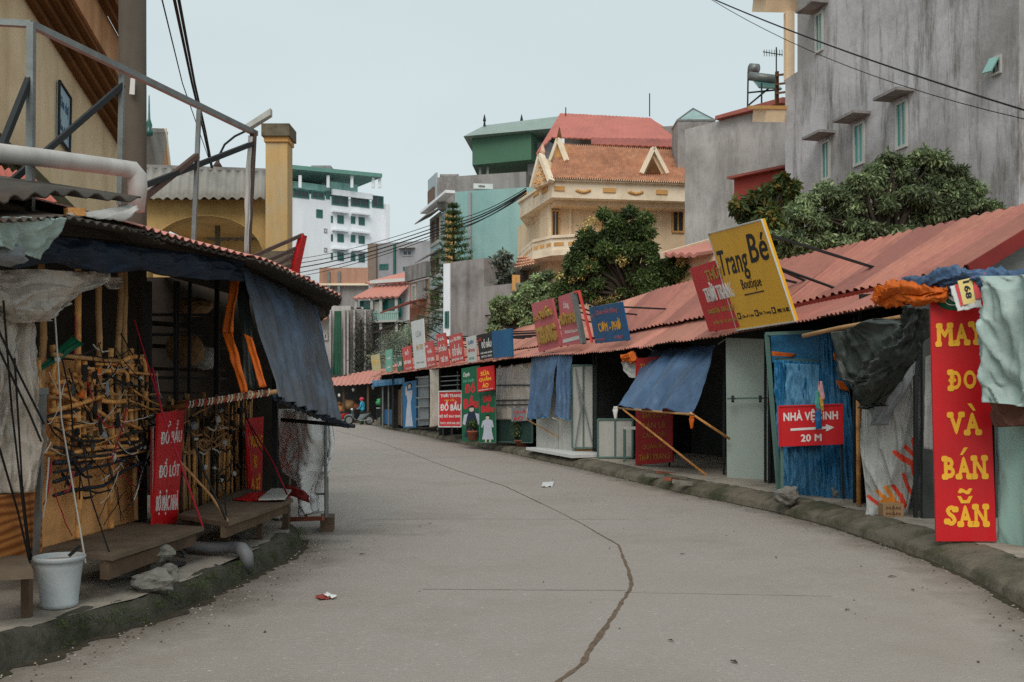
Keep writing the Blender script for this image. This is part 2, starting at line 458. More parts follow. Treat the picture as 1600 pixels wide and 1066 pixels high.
M['earth'] = mat('earth', '6a6256', .95, var=.2, scale=1., bump=.4, bscale=20)
M['roof'] = mat('red roof sheet', 'b9695b', .55, var=.10, scale=.8, bump=.05, bscale=30, dirt='8b4f45', dscale=.7, damt=.5, spec=.35)
M['roof_dull'] = mat('dull red sheet', '9a5448', .6, var=.14, scale=1.2, bump=.06, dirt='5f3a33', dscale=1.1, damt=.6)
M['roof_s'] = mat('red roof sheets', 'a4695a', .55, var=.10, scale=.8, bump=.08, bscale=30, dirt='7d4c42', dscale=.9, damt=.6, spec=.35, attr=True, streak='7a4a40', samt=.4, sscale=7, sz=.5)
M['pink_s'] = mat('pink roof sheets', 'b87f6e', .6, var=.10, scale=.6, bump=.08, dirt='95604f', dscale=.8, damt=.6, attr=True, streak='8d5a4c', samt=.4, sscale=7, sz=.5)
M['roof_pink'] = mat('faded pink sheet', 'c98a7c', .6, var=.10, scale=.6, bump=.05, dirt='a86657', dscale=.6, damt=.5)
M['tin_dark'] = mat('rusty dark tin', '4b4640', .75, var=.3, scale=3, bump=.3, bscale=25, dirt='5a3a28', dscale=1.5, damt=.5)
M['fascia'] = mat('fascia paint', '7b2520', .6, var=.15, bump=.05)
M['dark'] = mat('shade tone board', '3a3d3b', .9, var=.3, bump=.1)  # dark tone stands in for the near-black shade of the interiors
M['darkgreen'] = mat('dark green board', '1d3b33', .7, var=.2, bump=.05, dirt='12211d', dscale=1.2)
M['galv'] = mat('galvanised pipe', '7d817f', .45, var=.15, scale=8, bump=.08, metal=.5, dirt='5b4334', dscale=3, damt=.5)
M['steel_green'] = mat('green painted steel', '56756d', .55, var=.2, bump=.05, dirt='5b4334', dscale=3, damt=.4)
M['steel_dark'] = mat('dark steel', '232526', .6, var=.2, bump=.05)
M['wood'] = mat('weathered wood', '5c4a3a', .85, var=.25, scale=5, bump=.35, bscale=30, dirt='332a22', dscale=1.5, damt=.6)
M['plank'] = mat('grey bench board', '655647', .8, var=.18, scale=4, bump=.25, bscale=40, dirt='3a3128', dscale=1.2, damt=.6)
M['bamboo'] = mat('bamboo', 'd99a58', .45, var=.3, scale=6, bump=.15, dirt='4d311c', dscale=5, damt=.9)
M['bamboo_old'] = mat('old bamboo', 'b08659', .65, var=.3, scale=6, bump=.15, dirt='3d2b1c', dscale=3, damt=.8)
M['ply'] = mat('plywood', 'e0a468', .7, var=.18, scale=3, bump=.1, dirt='6e4a2c', dscale=1.2, damt=.6)
M['tarp'] = mat('blue tarpaulin', '4a6687', .42, var=.22, scale=3, bump=.5, bscale=14, dirt='2b405a', dscale=1.1, damt=.8, trans=.12, spec=.4)
M['tarp_dirty'] = mat('sooty blue tarpaulin', '56677c', .55, var=.3, scale=2, bump=.5, bscale=14, dirt='524b42', dscale=.8, damt=.95, big='565046', bigs=.7, bigamt=.6, streak='3a352e', samt=.8, sscale=6, trans=.1)
M['tarp_navy'] = mat('dark blue tarpaulin', '18273a', .6, var=.35, scale=2.5, bump=.4, bscale=14, dirt='1a1b1b', dscale=1.1, damt=1., streak='1c1c1b', samt=.6)
M['tarp_cyan'] = mat('bright blue tarpaulin', '2f7cab', .4, var=.22, scale=4, bump=1., bscale=9, dirt='1d5278', dscale=1.6, damt=.7, grit=.25, big='5f8fae', bigs=.9, bigamt=.55, trans=.1)
M['tarp_pale'] = mat('pale blue tarpaulin', '5c93b5', .55, var=.2, scale=5, bump=.3, bscale=30, dirt='3f779c', dscale=2.0, damt=.6, trans=.1)
M['orange'] = mat('orange tarpaulin', 'd96a1e', .5, var=.2, scale=4, bump=.2, dirt='a8480f', dscale=2, damt=.5, trans=.15)
M['tarp_black'] = mat('black green tarpaulin', '343a36', .4, var=.25, scale=3, bump=.4, bscale=12, dirt='1e211f', dscale=1.5, damt=.7)
M['sack'] = mat('white woven sack', 'b9bab6', .7, var=.14, scale=4, bump=.3, bscale=60, dirt='85837c', dscale=1.6, damt=.6, trans=.1)
M['sack_grey'] = mat('grey sack', '85878a', .7, var=.18, scale=3, bump=.3, dirt='5e5f60', dscale=1.6, damt=.6)
M['silver'] = mat('silver green tarpaulin', 'a3b5af', .4, var=.12, scale=3, bump=.4, bscale=12, dirt='66746f', dscale=1.8, damt=.6)
M['mint'] = mat('pale mint tarpaulin', '9dbdb4', .6, var=.12, scale=3, bump=.2, dirt='6f9389', dscale=1.5, damt=.5, trans=.1)
M['brown_cloth'] = mat('brown cloth', '6a4438', .75, var=.2, scale=4, bump=.3, dirt='47302a', dscale=2)
M['plastic'] = mat('clear plastic sheet', 'eeeeec', .25, var=.06, scale=4, bump=.3, bscale=30, alpha=.86, spec=.9)
M['plastic_dirty'] = mat('dirty clear plastic', 'bdb0a2', .32, var=.25, scale=3, bump=.3, bscale=30, alpha=.85, spec=.7, dirt='7b6b5b', dscale=1.5, damt=.6)
M['red'] = flat('red sign paint', 'c8141c', .4, dirt='a01218', dscale=1.2, damt=.45, streak='b8403a', samt=.25, sscale=4)
M['red_faded'] = mat('faded red sign', 'cf4a45', .55, var=.1, bump=.03, dirt='b03a36', dscale=1.2, damt=.5)
M['pink'] = mat('faded pink sign', 'c76a70', .55, var=.1, bump=.03, dirt='b5555c', dscale=1.5, damt=.5)
M['yellow'] = mat('yellow sign paint', 'eeb42a', .5, var=.05, bump=.03, dirt='b98a1c', dscale=.9, damt=.35)
M['sblue'] = mat('blue sign paint', '165a8c', .5, var=.15, scale=1.2, bump=.03, dirt='1e6f86', dscale=.8, damt=.5)
M['white'] = flat('white paint', 'cfcfcc', .55)
M['white_dirty'] = mat('dirty white sheet', 'b9b8b2', .7, var=.1, scale=3, bump=.1, dirt='8f8b80', dscale=1.5, damt=.5, streak='8d887b', samt=.35)
M['black'] = flat('black paint', '17181a', .6)
M['letter_yellow'] = flat('yellow letters', 'f0b030', .5)
M['letter_gold'] = mat('weathered gold letters', 'b08a4a', .6, var=.25, scale=12, bump=.1)
M['letter_white'] = flat('white letters', 'dedad6', .5)
M['letter_dim'] = flat('dim ochre letters', '9c6a22', .6)
M['letter_red'] = flat('red letters', 'c02a30', .5)
M['green_board'] = flat('green banner', '0f5a3c', .5, dirt='0a3f2c', dscale=1.2)
M['teal_board'] = flat('teal banner', '6aa791', .55)
M['panel'] = mat('pale green panel', 'a9b5ad', .5, var=.05, scale=1.5, bump=.05, bscale=120, dirt='97a39b', dscale=1.2, damt=.5, fine=.05)
M['stone'] = mat('rough stone', '7b7770', .95, var=.3, scale=8, bump=.8, bscale=25, dirt='4b4c3e', dscale=3)
M['brick'] = mat('brick', '8d5340', .9, var=.2, scale=8, bump=.4)
M['moss'] = mat('moss', '2e3a18', 1., var=.4, scale=12, bump=1.)
M['cardboard'] = mat('cardboard', '9a7a57', .85, var=.1, bump=.1)
M['skin'] = flat('skin', 'a8765a', .6)
M['rope_dark'] = flat('black rope', '1b1a1a', .8)
M['rope_red'] = flat('red rope', 'a31e33', .7)
M['rope_white'] = flat('white string', 'c2bdb4', .7)
M['concrete_pole'] = mat('pole concrete', '574e44', .9, var=.15, scale=2, bump=.3, streak='474038', samt=.6, sscale=9)
M['pvc'] = mat('white pvc pipe', 'b9b5b0', .4, var=.08, scale=3, bump=.02, streak='8a7b74', samt=.5)
# ================================================================ ground
struct('ground', ([V(-400,-60,-.012), V(400,-60,-.012), V(400,900,-.012), V(-400,900,-.012)], [(0,1,2,3)]), M['earth'])
def PL(l, z=0.): return [V(x, y, z) for y, x in l]
K = PL([(2.5,1.2),(4.5,2.9),(6,3.55),(7.55,3.88),(8.74,4.07),(9.76,4.10),(10.97,4.07),(12.39,3.98),(13.83,3.75),(15.1,3.39),(16.6,2.93),(19,2.38),(22.4,1.62),(25.4,.83),(29.6,-.21),(34.6,-1.62),(42.2,-3.66),(48.8,-5.5),(59.3,-8.4),(72,-12.5)])
KL = PL([(2.,-3.5),(4.5,-3.3),(6.59,-2.83),(7.13,-2.60),(8.06,-2.44),(8.9,-2.38),(9.8,-2.28),(10.6,-2.27),(11.3,-2.42),(11.9,-2.75),(12.4,-3.4),(12.7,-4.6),(12.9,-7),(13,-14)])
def road_mesh():
    ys = [2.2+.25*i for i in range(280)]; rows = []
    for y in ys:
        xr = atY(K, y).x+.06
        xl = atY(KL, y).x-.06 if y < 11.3 else (-2.5-(y-11.3)*6 if y < 13.4 else -15.1-(y-13.4)*.25)
        rows.append([V(xl+(xr-xl)*(.5-.5*math.cos(PI*j/24)), y, 0.) for j in range(25)])
    return grid(rows)
rd = struct('road', road_mesh(), M['road'])
at_ = rd.data.attributes.new('edge', 'FLOAT', 'POINT')
for i, v in enumerate(rd.data.vertices):
    r_ = i//25; y = v.co.y; xl = rd.data.vertices[r_*25].co.x; xr = rd.data.vertices[r_*25+24].co.x
    e = 1.0*max(0, 1-(xr-v.co.x)/.75)+(1.0*max(0, 1-(v.co.x-xl)/1.0) if y < 11.6 else (.9*max(0, 1-((v.co.x+2.3)**2+(y-11.5)**2)**.5/2.2) if y < 14 else 0))
    at_.data[i].value = e
def strip(pts, w, z, jag=.0, seed=0):
    rows = []
    P = []
    for a, b in zip(pts, pts[1:]):
        k = max(2, int((b-a).length/.05))
        P += [a.lerp(b, i/k) for i in range(k)]
    P.append(pts[-1])
    for i, p in enumerate(P):
        d = P[min(i+1, len(P)-1)]-P[max(0, i-1)]; d.normalize(); n = V(d.y, -d.x, 0)
        ww = w(p) if callable(w) else w
        l = ww*(.5+jag*noise.noise(p*6+V(seed,0,0))+jag*.6*noise.noise(p*19)); r = ww*(.5+jag*noise.noise(p*6+V(seed,7,0))+jag*.6*noise.noise(p*21+V(3,3,3)))
        o = n*ww*jag*.8*noise.noise(p*3+V(0,0,seed))
        rows.append([V(p.x, p.y, z)-n*l+o, V(p.x, p.y, z)+n*r+o])
    return grid(rows)
cr = [G(x, y) for x, y in [(860,1085),(873,1066),(912,1036),(925,1011),(940,990),(954,970),(966,950),(978,933),(987,916),(983,893),(974,871),(966,851),(945,840),(908,818),(871,799),(789,760),(706,733),(640,708),(590,690),(525,673)]]
struct('road_crack', strip(cr, lambda p: max(.010, .038-.0040*max(0, p.y-6.5)) if p.y < 15 else .022, .004, .42, 2), M['crack'])
M['joint'] = mat('joint', '857b70', .95, var=.2, bump=.3)
struct('road_joint', strip([G(660,921), G(800,922), G(978,923)], .012, .004, .5, 5), M['joint'])
struct('road_joint', strip([G(975,926), G(1300,932)], .007, .004, .5, 6), M['joint'])
struct('road_joint', strip([G(560,812), G(700,811), G(985,812)], .010, .004, .6, 7), M['joint'])
struct('road_joint', strip([G(0,1044), G(60,1022), G(132,1001)], .016, .004, .5, 8), M['joint'])
def loft_side(line, prof, side, y0, y1, step=.09, seg=1.0, rough=.02, seed=0, ts=None):
    """extrude a kerb profile [(offset,z)] along a polyline; grooves every seg metres"""
    L_ = [0]
    for a, b in zip(line, line[1:]): L_.append(L_[-1]+(b-a).length)
    n = int(L_[-1]/step); rows = []
    for i in range(n+1):
        s = L_[-1]*i/n; j = 0
        while j < len(line)-2 and s > L_[j+1]: j += 1
        p = line[j].lerp(line[j+1], (s-L_[j])/(L_[j+1]-L_[j]))
        q0 = line[max(j-1,0)]; q1 = line[min(j+2, len(line)-1)]
        d = (q1-q0).normalized(); nn = V(d.y, -d.x, 0)*side
        g = abs((s/seg) % 1.0-.5)*seg if seg else 0
        notch = 1-.7*max(0, 1-(.5*seg-g)/.06) if seg else 1
        r = []
        for o, z in prof:
            w = rough*(noise.noise(V(p.x*2.3, p.y*2.3, o*6+seed))+.6*noise.noise(V(p.x*8, p.y*8, o*15+seed)))
            zz = z*notch+(w if z > .01 else 0)
            r.append(p+nn*(o+w*.8)+V(0,0,zz))
        rows.append(r)
    return grid(rows)
struct('kerb', loft_side(K, [(-.02,-.02),(0,.0),(.008,.075),(.03,.105),(.10,.135),(.2,.165),(.32,.185),(.45,.19)], 1, 0, 0, step=.05, seg=.8, rough=.013), M['kerb'], True)
M['gutter'] = mat('gutter dirt and shade', '3f382c', .95, var=.35, scale=9, bump=.6, dirt='2a2c18', dscale=3, damt=.8)  # dirt and moss tone, kept dark to double as contact shade along the kerb
struct('gutter_dirt_shade', strip([p+perp(K, p.y)*-.02 for p in spanY(K, 5, 60, .6)], .07, .004, .6, 3), M['gutter'])
struct('gutter_dirt_shade', strip([p+V(.04,0,0) for p in spanY(KL, 4.6, 11.2, .4)], .14, .004, .6, 6), M['gutter'])
pav = []
for i in range(170):
    y = 3+.42*i; p = atY(K, y); n = perp(K, y)
    pav.append([p+n*o+V(0,0,.185+.012*noise.noise(V(p.x*1.2, y*1.2, o*2))) for o in (.42,.6,.9,1.3,1.8,2.4,3.2,4.5,6.5,9)])
struct('pavement', grid(pav), M['pave'], True)
# ================================================================ the market row on the right
E = PL([(10.2,4.5),(11.1,4.4),(14.26,4.08),(17.1,3.72),(20.2,2.8),(23.4,2.0),(25.2,1.24),(28.5,-.37),(31.1,-1.2),(36.4,-2.8),(41.2,-4.0),(47.5,-6),(57,-8.6),(66,-11.4)], 2.7)
U = PL([(11.65,5.38),(16.2,4.6),(19,3.64),(21.5,3.04),(25.4,2.12),(27.7,1.37),(33.5,-.43),(40.9,-2.9),(51.3,-6.2),(61.9,-9.4),(68,-11.2)], 3.15)
RG = PL([(12.25,7.25),(13.7,7.06),(19.3,5.14),(24,3.64),(27.1,3.10),(33.5,1.6),(40.9,-.7),(51.3,-3.9),(61.9,-7.0),(68,-9)], 4.25)
S = PL([(9,4.85),(11,4.8),(12.5,4.75),(14.7,4.5),(17.4,4.15),(20.5,3.4),(23,2.6),(25.3,1.8),(28.5,.6),(32,-.6),(35.8,-1.9),(41,-3.6),(47,-5.4),(57,-8.2),(66,-11)], .19)
def Ye(px):
    best = None
    for i in range(2000):
        Y = 10.3+i*.027; p = atY(E, Y); q = CX+p.x/Y*F
        if best is None or abs(q-px) < best[0]: best = (abs(q-px), Y)
    return best[1]
def stall(Y0, Y1, label, roofm, awn, wallm, near=False, seed=0, eave_dz=0.0, parts=(True, True)):
    c = (atY(S, (Y0+Y1)/2)); t = thing('market_stall', c, label, 'market stall', 'stalls in the row on the right')
    u = spanY(U, Y0, Y1); k = len(u)-1
    rg = [atY(RG, Y0+(Y1-Y0)*i/k+.45) for i in range(k+1)]
    rm = {M['roof']: M['roof_s'], M['roof_pink']: M['pink_s'], M['roof_dull']: M['roof_s']}
    tint_sheets(obj('roof', corrug(u, rg, .22, .026, 4, .06, seed, ribs=True), rm[roofm], t, False, solid=.006), .95, seed)
    back = [p+perp(RG, p.y)*2.2+V(0,0,-1.1) for p in rg]
    obj('roof', corrug(back, rg, .19, .016, 2, 0, seed+9, ribs=True), roofm, t, solid=.006)
    e = [V(p.x, p.y, p.z+eave_dz+.04*noise.noise(V(p.y*.6, seed, 0))) for p in spanY(E, Y0-.02, Y1+.02)]; e2 = [p+perp(U, p.y)*.12+V(0,0,-.03) for p in u]
    tint_sheets(obj('awning', corrug(e, e2, .13, .018, 3, .10, seed+3), rm[awn], t, solid=.006), .8, seed+5, .2)
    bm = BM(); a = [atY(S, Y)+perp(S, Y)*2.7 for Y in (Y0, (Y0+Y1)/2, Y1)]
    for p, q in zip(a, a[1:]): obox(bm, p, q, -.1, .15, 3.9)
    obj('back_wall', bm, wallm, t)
    for Y, on in zip((Y0, Y1), parts):
        if on:
            p = atY(S, Y); q = p+perp(S, Y)*2.68
            obj('partition', obox(BM(), p+perp(S, Y)*.05, q, .06, .15, 3.0), wallm, t)
    for Y in (Y0+.08, Y1-.08):
        p = atY(S, Y); obj('post', bar(BM(), p+V(0,0,-.05), p+V(0,0,2.5), .04, .04, V(0,1,0)), M['steel_dark'], t)
        q = p-perp(S, Y)*.45
    bm = BM()
    for i in range(6):
        Ya = Y0+(Y1-Y0)*i/6; Yb = Y0+(Y1-Y0)*(i+1)/6
        bar(bm, atY(S, Ya)+V(0,0,2.62+eave_dz), atY(S, Yb)+V(0,0,2.62+eave_dz), .05, .09)
    obj('beam', bm, M['wood'], t)
    return t
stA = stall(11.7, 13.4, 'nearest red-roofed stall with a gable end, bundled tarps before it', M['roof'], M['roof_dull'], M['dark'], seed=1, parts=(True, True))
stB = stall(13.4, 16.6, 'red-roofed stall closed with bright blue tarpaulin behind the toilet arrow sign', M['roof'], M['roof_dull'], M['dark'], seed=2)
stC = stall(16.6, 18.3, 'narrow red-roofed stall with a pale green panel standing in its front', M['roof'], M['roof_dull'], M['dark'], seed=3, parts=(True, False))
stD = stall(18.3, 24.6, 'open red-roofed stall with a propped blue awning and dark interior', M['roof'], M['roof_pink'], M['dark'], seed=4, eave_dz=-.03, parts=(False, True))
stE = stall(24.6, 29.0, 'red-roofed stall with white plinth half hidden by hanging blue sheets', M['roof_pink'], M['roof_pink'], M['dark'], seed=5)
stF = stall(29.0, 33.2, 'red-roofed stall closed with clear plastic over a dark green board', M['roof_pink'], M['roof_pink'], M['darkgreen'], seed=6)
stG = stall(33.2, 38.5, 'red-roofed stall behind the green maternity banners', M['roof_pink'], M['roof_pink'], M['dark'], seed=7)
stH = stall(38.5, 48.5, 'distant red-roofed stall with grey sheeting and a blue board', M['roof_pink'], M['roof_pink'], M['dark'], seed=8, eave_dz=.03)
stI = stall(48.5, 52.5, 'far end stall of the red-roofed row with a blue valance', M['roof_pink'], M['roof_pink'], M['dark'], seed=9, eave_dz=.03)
# gable end of the nearest stall
u0 = atY(U, 11.7); r0 = atY(RG, 12.15); b0 = r0+perp(RG, 12.2)*2.2+V(0,0,-1.1)
bm = BM(); ga = [V(u0.x,u0.y,.15), V(b0.x,b0.y,.15), b0-V(0,0,.06), r0-V(0,0,.08), u0-V(0,0,.06)]
off = V(.1,.35,0)
f1 = [bm.verts.new(p+off) for p in ga]; f2 = [bm.verts.new(p+off+V(-.03,.12,0)) for p in ga]
bm.faces.new(f1); bm.faces.new(f2[::-1])
for i in range(5): bm.faces.new((f1[i], f1[(i+1)%5], f2[(i+1)%5], f2[i]))
M['gable'] = mat('gable render', '8d8b86', .9, var=.12, bump=.2, dirt='6d6a62')
obj('gable_wall', bm, M['gable'], stA)
bm = BM(); bar(bm, u0+V(0,-.02,-.06), r0+V(0,-.02,-.06), .03, .17); bar(bm, r0+V(.02,-.02,-.06), b0+V(0,-.02,-.06), .03, .17)
obj('bargeboard', bm, M['fascia'], stA)
bm = BM()
for Ya in np.arange(12, 17, .5): bar(bm, atY(U, Ya)+V(-.02,0,-.09), atY(U, Ya+.5)+V(-.02,0,-.09), .02, .13)
obj('fascia', bm, M['fascia'], stB)
# ---------------------------------------------------------------- big vertical sign
q = [W(1453,447,9.95), W(1541,441,9.85), W(1557,846,9.7), W(1463,846,9.8)]
s = sign('vertical_sign', q, .05, M['red'], 'tall red board with yellow stacked words beside the pavement edge')
SER = {'M':((0,0),(1,0),(.08,1),(.92,1)),'A':((0,0),(1,0)),'Y':((0,1),(1,1),(.5,0)),'Đ':((.1,0),(.1,1)),'V':((0,1),(1,1)),'B':((0,0),(0,1)),'N':((0,0),(0,1),(1,0),(1,1)),'S':((.04,.16),(.96,.86)),'O':()}
def fat_word(q, chars, u0, u1, v0, v1, gap=.045):
    ws = [1.25 if c[0] == 'M' else 1.08 if c[0] in 'ĐO' else 1.0 if c[0] in 'ANV' else .85 for c in chars]; tot = sum(ws); u = u0; W_ = (u1-u0)-gap*(len(chars)-1)
    for c, w in zip(chars, ws):
        w = W_*w/tot; letter(q, c[0], (u, v0, u+w, v1), M['letter_yellow'], s, .042, .005)
        for x, y in SER[c[0]]:
            r = .05; cx_ = u+w*(.09+.82*x); cy_ = v1-(v1-v0)*(.075+.85*y)
            obj('lettering', poly_on(q, [(cx_-r*1.15, cy_-.006), (cx_-r*.7, cy_-.0115), (cx_+r*.7, cy_-.0115), (cx_+r*1.15, cy_-.006), (cx_+r*1.15, cy_+.006), (cx_+r*.7, cy_+.0115), (cx_-r*.7, cy_+.0115), (cx_-r*1.15, cy_+.006)], .0062), M['letter_yellow'], s)
        for kind in c[1:]:
            uc = u+w/2; a_ = .016
            if kind == 'g': pts = [(uc-.08, v0-.036), (uc-.01, v0-.036), (uc+.06, v0-.008), (uc+.02, v0-.006)]
            elif kind == 'a': pts = [(uc+.08, v0-.036), (uc+.01, v0-.036), (uc-.06, v0-.008), (uc-.02, v0-.006)]
            elif kind == 'b': pts = [(uc-.13, v0-.036), (uc-.07, v0-.036), (uc-.03, v0-.02), (uc+.03, v0-.02), (uc+.07, v0-.036), (uc+.13, v0-.036), (uc+.07, v0-.008), (uc-.07, v0-.008)]
            else: pts = [(uc-.12, v0-.050), (uc-.08, v0-.066), (uc-.03, v0-.064), (uc+.03, v0-.056), (uc+.08, v0-.066), (uc+.13, v0-.064), (uc+.08, v0-.044), (uc+.03, v0-.042), (uc-.03, v0-.050), (uc-.08, v0-.046)]
            obj('lettering', poly_on(q, pts, .005), M['letter_yellow'], s)
        u += w+gap
fat_word(q, ('M','A','Y'), .10, .88, .155, .238); fat_word(q, ('Đ','O'), .28, .76, .34, .413); fat_word(q, ('V','Ag'), .27, .79, .505, .588); fat_word(q, ('B','Aa','N'), .16, .87, .675, .757); fat_word(q, ('S','Abt','N'), .17, .86, .862, .94)
M['oval'] = flat('green oval', '0b5236', .5)
obj('emblem', poly_on(q, ell(.42,.052,.33,.05), .003), M['oval'], s)
bm = BM(); n = qnorm(q)
for k in range(3):
    tube(bm, [quadpt(q, .40+(.16-.03*k)*math.cos(a+k*.9)+.03*k*math.sin(2*a), .052+(.03-.006*k)*math.sin(a*1.0+k*1.7))+n*.008 for a in np.linspace(0, 6.0, 30)], .005, 5)
obj('flourish', bm, M['letter_white'], s)
bm = BM(); bar(bm, W(1552,867,9.85), W(1546,460,9.98), .045); bar(bm, W(1470,862,9.98), W(1460,460,10.1), .045)
obj('post', bm, M['steel_dark'], s)
# printed bag over the corner of the sign
q = [W(1484,448,9.7), W(1529,438,9.6), W(1534,480,9.5), W(1496,487,9.58)]
bg_ = thing('printed_bag', (q[2]+q[3])/2, 'white printed plastic bag with red band and sideways number on the red board', 'bag')
obj('bag_sheet', cloth(q, 14, 14, .01, 2, .008, 4, seed=3), M['white'], bg_, True, solid=.004)
M['cream'] = flat('cream print', 'd8c07a', .6)
q2 = subq(q, .3,-.12,.78,.82)
obj('print', slab(BM(), [p+qnorm(q)*.018 for p in q2], .004), M['cream'], bg_)
obj('print', slab(BM(), [p+qnorm(q)*.018 for p in subq(q, .18,0,.28,.86)], .004), M['red'], bg_)
obj('print', slab(BM(), [p+qnorm(q)*.018 for p in subq(q, .8,-.2,1.25,.7)], .004), M['red'], bg_)
obj('print', poly_on([p+qnorm(q)*.018 for p in q], ell(1.02,.04,.16,.16), .004), M['oval'], bg_)
qr = [q2[1], q2[2], q2[3], q2[0]]
letter([p+qnorm(q)*.02 for p in qr], '168', (.08,.2,.8,.66), M['black'], bg_, bold=.03, depth=.004)
# ---------------------------------------------------------------- tarps around it
def dr(name, rows, m, label, cat, group=None, **k):
    return single(name, drape([(W(*a), W(*b)) for a, b in rows], **k), m, label, cat, group, True)
def rollt(name, pts, rs, m, label, cat, seed=0, amp=.35, parent=None):
    """rolled tarpaulin: crumpled tube through pixel points"""
    P = [W(*p) for p in pts]; Q_ = []
    R_ = []
    for i in range(len(P)-1):
        for k in range(22): Q_.append(P[i].lerp(P[i+1], k/22)); R_.append(rs[i]+(rs[i+1]-rs[i])*k/22)
    Q_.append(P[-1]); R_.append(rs[-1])
    bm = BM(); tube(bm, Q_, R_, 48)
    bm.verts.ensure_lookup_table(); mr = max(rs); ax = (Q_[-1]-Q_[0]).normalized()
    for i, v in enumerate(bm.verts):
        c = Q_[min(i//48, len(Q_)-1)]; d = v.co-c; th = 2*PI*(i%48)/48; s_ = c.dot(ax)/mr
        nn = d.normalized() if d.length > 1e-6 else V(0,0,1); cs, sn = math.cos(th), math.sin(th)
        k = 1.1*noise.noise(V(s_*.45+seed, cs*.9, sn*.9))+.9*ridg(s_*.35+cs*1.3+seed, sn*1.3, s_*.2)+.7*ridg(cs*2.4+s_*.8, sn*2.4, seed+s_*.3)+.35*ridg(cs*5, sn*5+s_*1.2, seed)-.9
        v.co += nn*(amp*mr*k)+V(0,0,amp*mr*.5*noise.noise(V(s_*.6, seed, 2)))
    if parent is not None: return obj(name, bm, m, parent, True)
    return single(name, bm, m, label, cat, None, True)
rollt('rolled_tarp', [(1690,448,8.9),(1600,440,9.3),(1540,437,9.6),(1480,437,9.9),(1425,452,10.2),(1408,462,10.4)], [.09,.09,.1,.12,.12,.08], M['tarp'], 'blue tarpaulin rolled along the eave above the tall red board', 'tarpaulin', 2, .4)
rollt('rolled_tarp', [(1480,452,9.8),(1440,462,9.95),(1410,455,10.1),(1385,462,10.3),(1368,472,10.4)], [.04,.08,.12,.11,.05], M['orange'], 'crumpled orange tarpaulin bunched at the left end of the rolled blue one', 'tarpaulin', 5, .55)
dr('hanging_tarp', [((1312,520,12.2),(1372,498,11.6)),((1314,560,12.2),(1420,500,11.2)),((1330,590,12.1),(1432,520,11.1)),((1345,600,12.),(1428,560,11.1)),((1352,625,12),(1398,600,11.4)),((1358,640,12),(1372,632,11.7))], M['tarp_black'], 'dark green tarpaulin slung over a pole left of the tall red board', 'tarpaulin', thick=.16, fold=.05, freq=7, crease=.07, seed=3)
rollt('rolled_tarp', [(1345,600,11.5),(1372,585,11.2),(1400,560,10.9),(1425,520,10.7),(1432,478,10.6)], [.08,.12,.14,.13,.1], M['tarp_black'], 'dark rolled sheet climbing diagonally to the orange tarpaulin', 'tarpaulin', 8, .5)
sk = dr('hanging_sack', [((1345,575,12.4),(1432,560,12.0)),((1346,620,12.4),(1434,610,12.0)),((1346,700,12.4),(1432,700,12.0)),((1352,760,12.3),(1428,755,12.0)),((1356,805,12.3),(1416,808,12.0))], M['sack'], 'white woven sheet with orange flame print hanging to the pavement', 'tarpaulin', nu=150, sub=36, thick=.13, fold=.025, freq=4, crease=.05, seed=6)
M['flame'] = flat('flame print', 'd1432a', .6); M['flame2'] = flat('orange print', 'cf7e28', .6)
sk.data.materials.append(M['flame']); sk.data.materials.append(M['flame2'])
FL = [((1398,707),(1410,716),5,1),((1410,716),(1425,724),6,1),((1425,722),(1428,740),5,1),((1412,742),(1418,760),4,1),((1418,760),(1425,771),4,1),((1396,760),(1408,776),4.5,1),((1408,776),(1414,790),5,1),((1357,776),(1374,789),4,1),((1426,686),(1430,706),4,1),((1415,699),(1430,713),4.5,1),((1371,768),(1385,781),4.5,2),((1385,762),(1396,780),5,2),((1386,781),(1404,787),5,2),((1376,784),(1400,789),4,2)]
so_ = sk.location
for p in sk.data.polygons:
    c = p.center+so_; px = CX+c.x/c.y*F; py = HY-(c.z-H)/c.y*F
    for a_, b_, r_, k_ in FL:
        ax, ay = a_; dx, dy = b_[0]-ax, b_[1]-ay; t_ = max(0, min(1, ((px-ax)*dx+(py-ay)*dy)/(dx*dx+dy*dy)))
        if (px-ax-t_*dx)**2+(py-ay-t_*dy)**2 < r_*r_*.55: p.material_index = k_
dr('hanging_tarp', [((1350,590,12.1),(1432,555,11.7)),((1352,620,12.1),(1428,585,11.7)),((1360,645,12.05),(1412,615,11.75)),((1372,665,12),(1378,663,11.9))], M['sack_grey'], 'grey folded sheet with a hanging corner over the white flame sheet', 'tarpaulin', thick=.15, fold=.02, freq=3, crease=.03, seed=9)
dr('hanging_tarp', [((1424,540,12.9),(1475,530,12.3)),((1426,650,12.9),(1475,650,12.3)),((1420,740,12.9),(1470,740,12.3)),((1418,808,12.9),(1465,812,12.3))], M['sack_grey'], 'grey cloth hanging in the gap behind the tall red board', 'tarpaulin', thick=.1, fold=.05, freq=5, crease=.03, seed=12)
dr('hanging_tarp', [((1449,560,10.3),(1462,550,10.2)),((1447,620,10.3),(1464,620,10.2)),((1446,700,10.3),(1462,705,10.2))], M['sack'], 'narrow strip of pale net curtain at the left edge of the tall red board', 'curtain', thick=.04, fold=.02, freq=5, crease=.01, seed=4)
dr('hanging_tarp', [((1553,437,9.5),(1625,430,8.9)),((1546,455,9.45),(1640,450,8.8)),((1543,500,9.4),(1640,500,8.8)),((1546,560,9.35),(1640,560,8.8)),((1550,600,9.35),(1640,610,8.8)),((1552,628,9.3),(1640,640,8.8))], M['silver'], 'silver green tarpaulin bulging over the right side of the tall red board', 'tarpaulin', thick=.2, fold=.07, freq=5, crease=.07, seed=15)
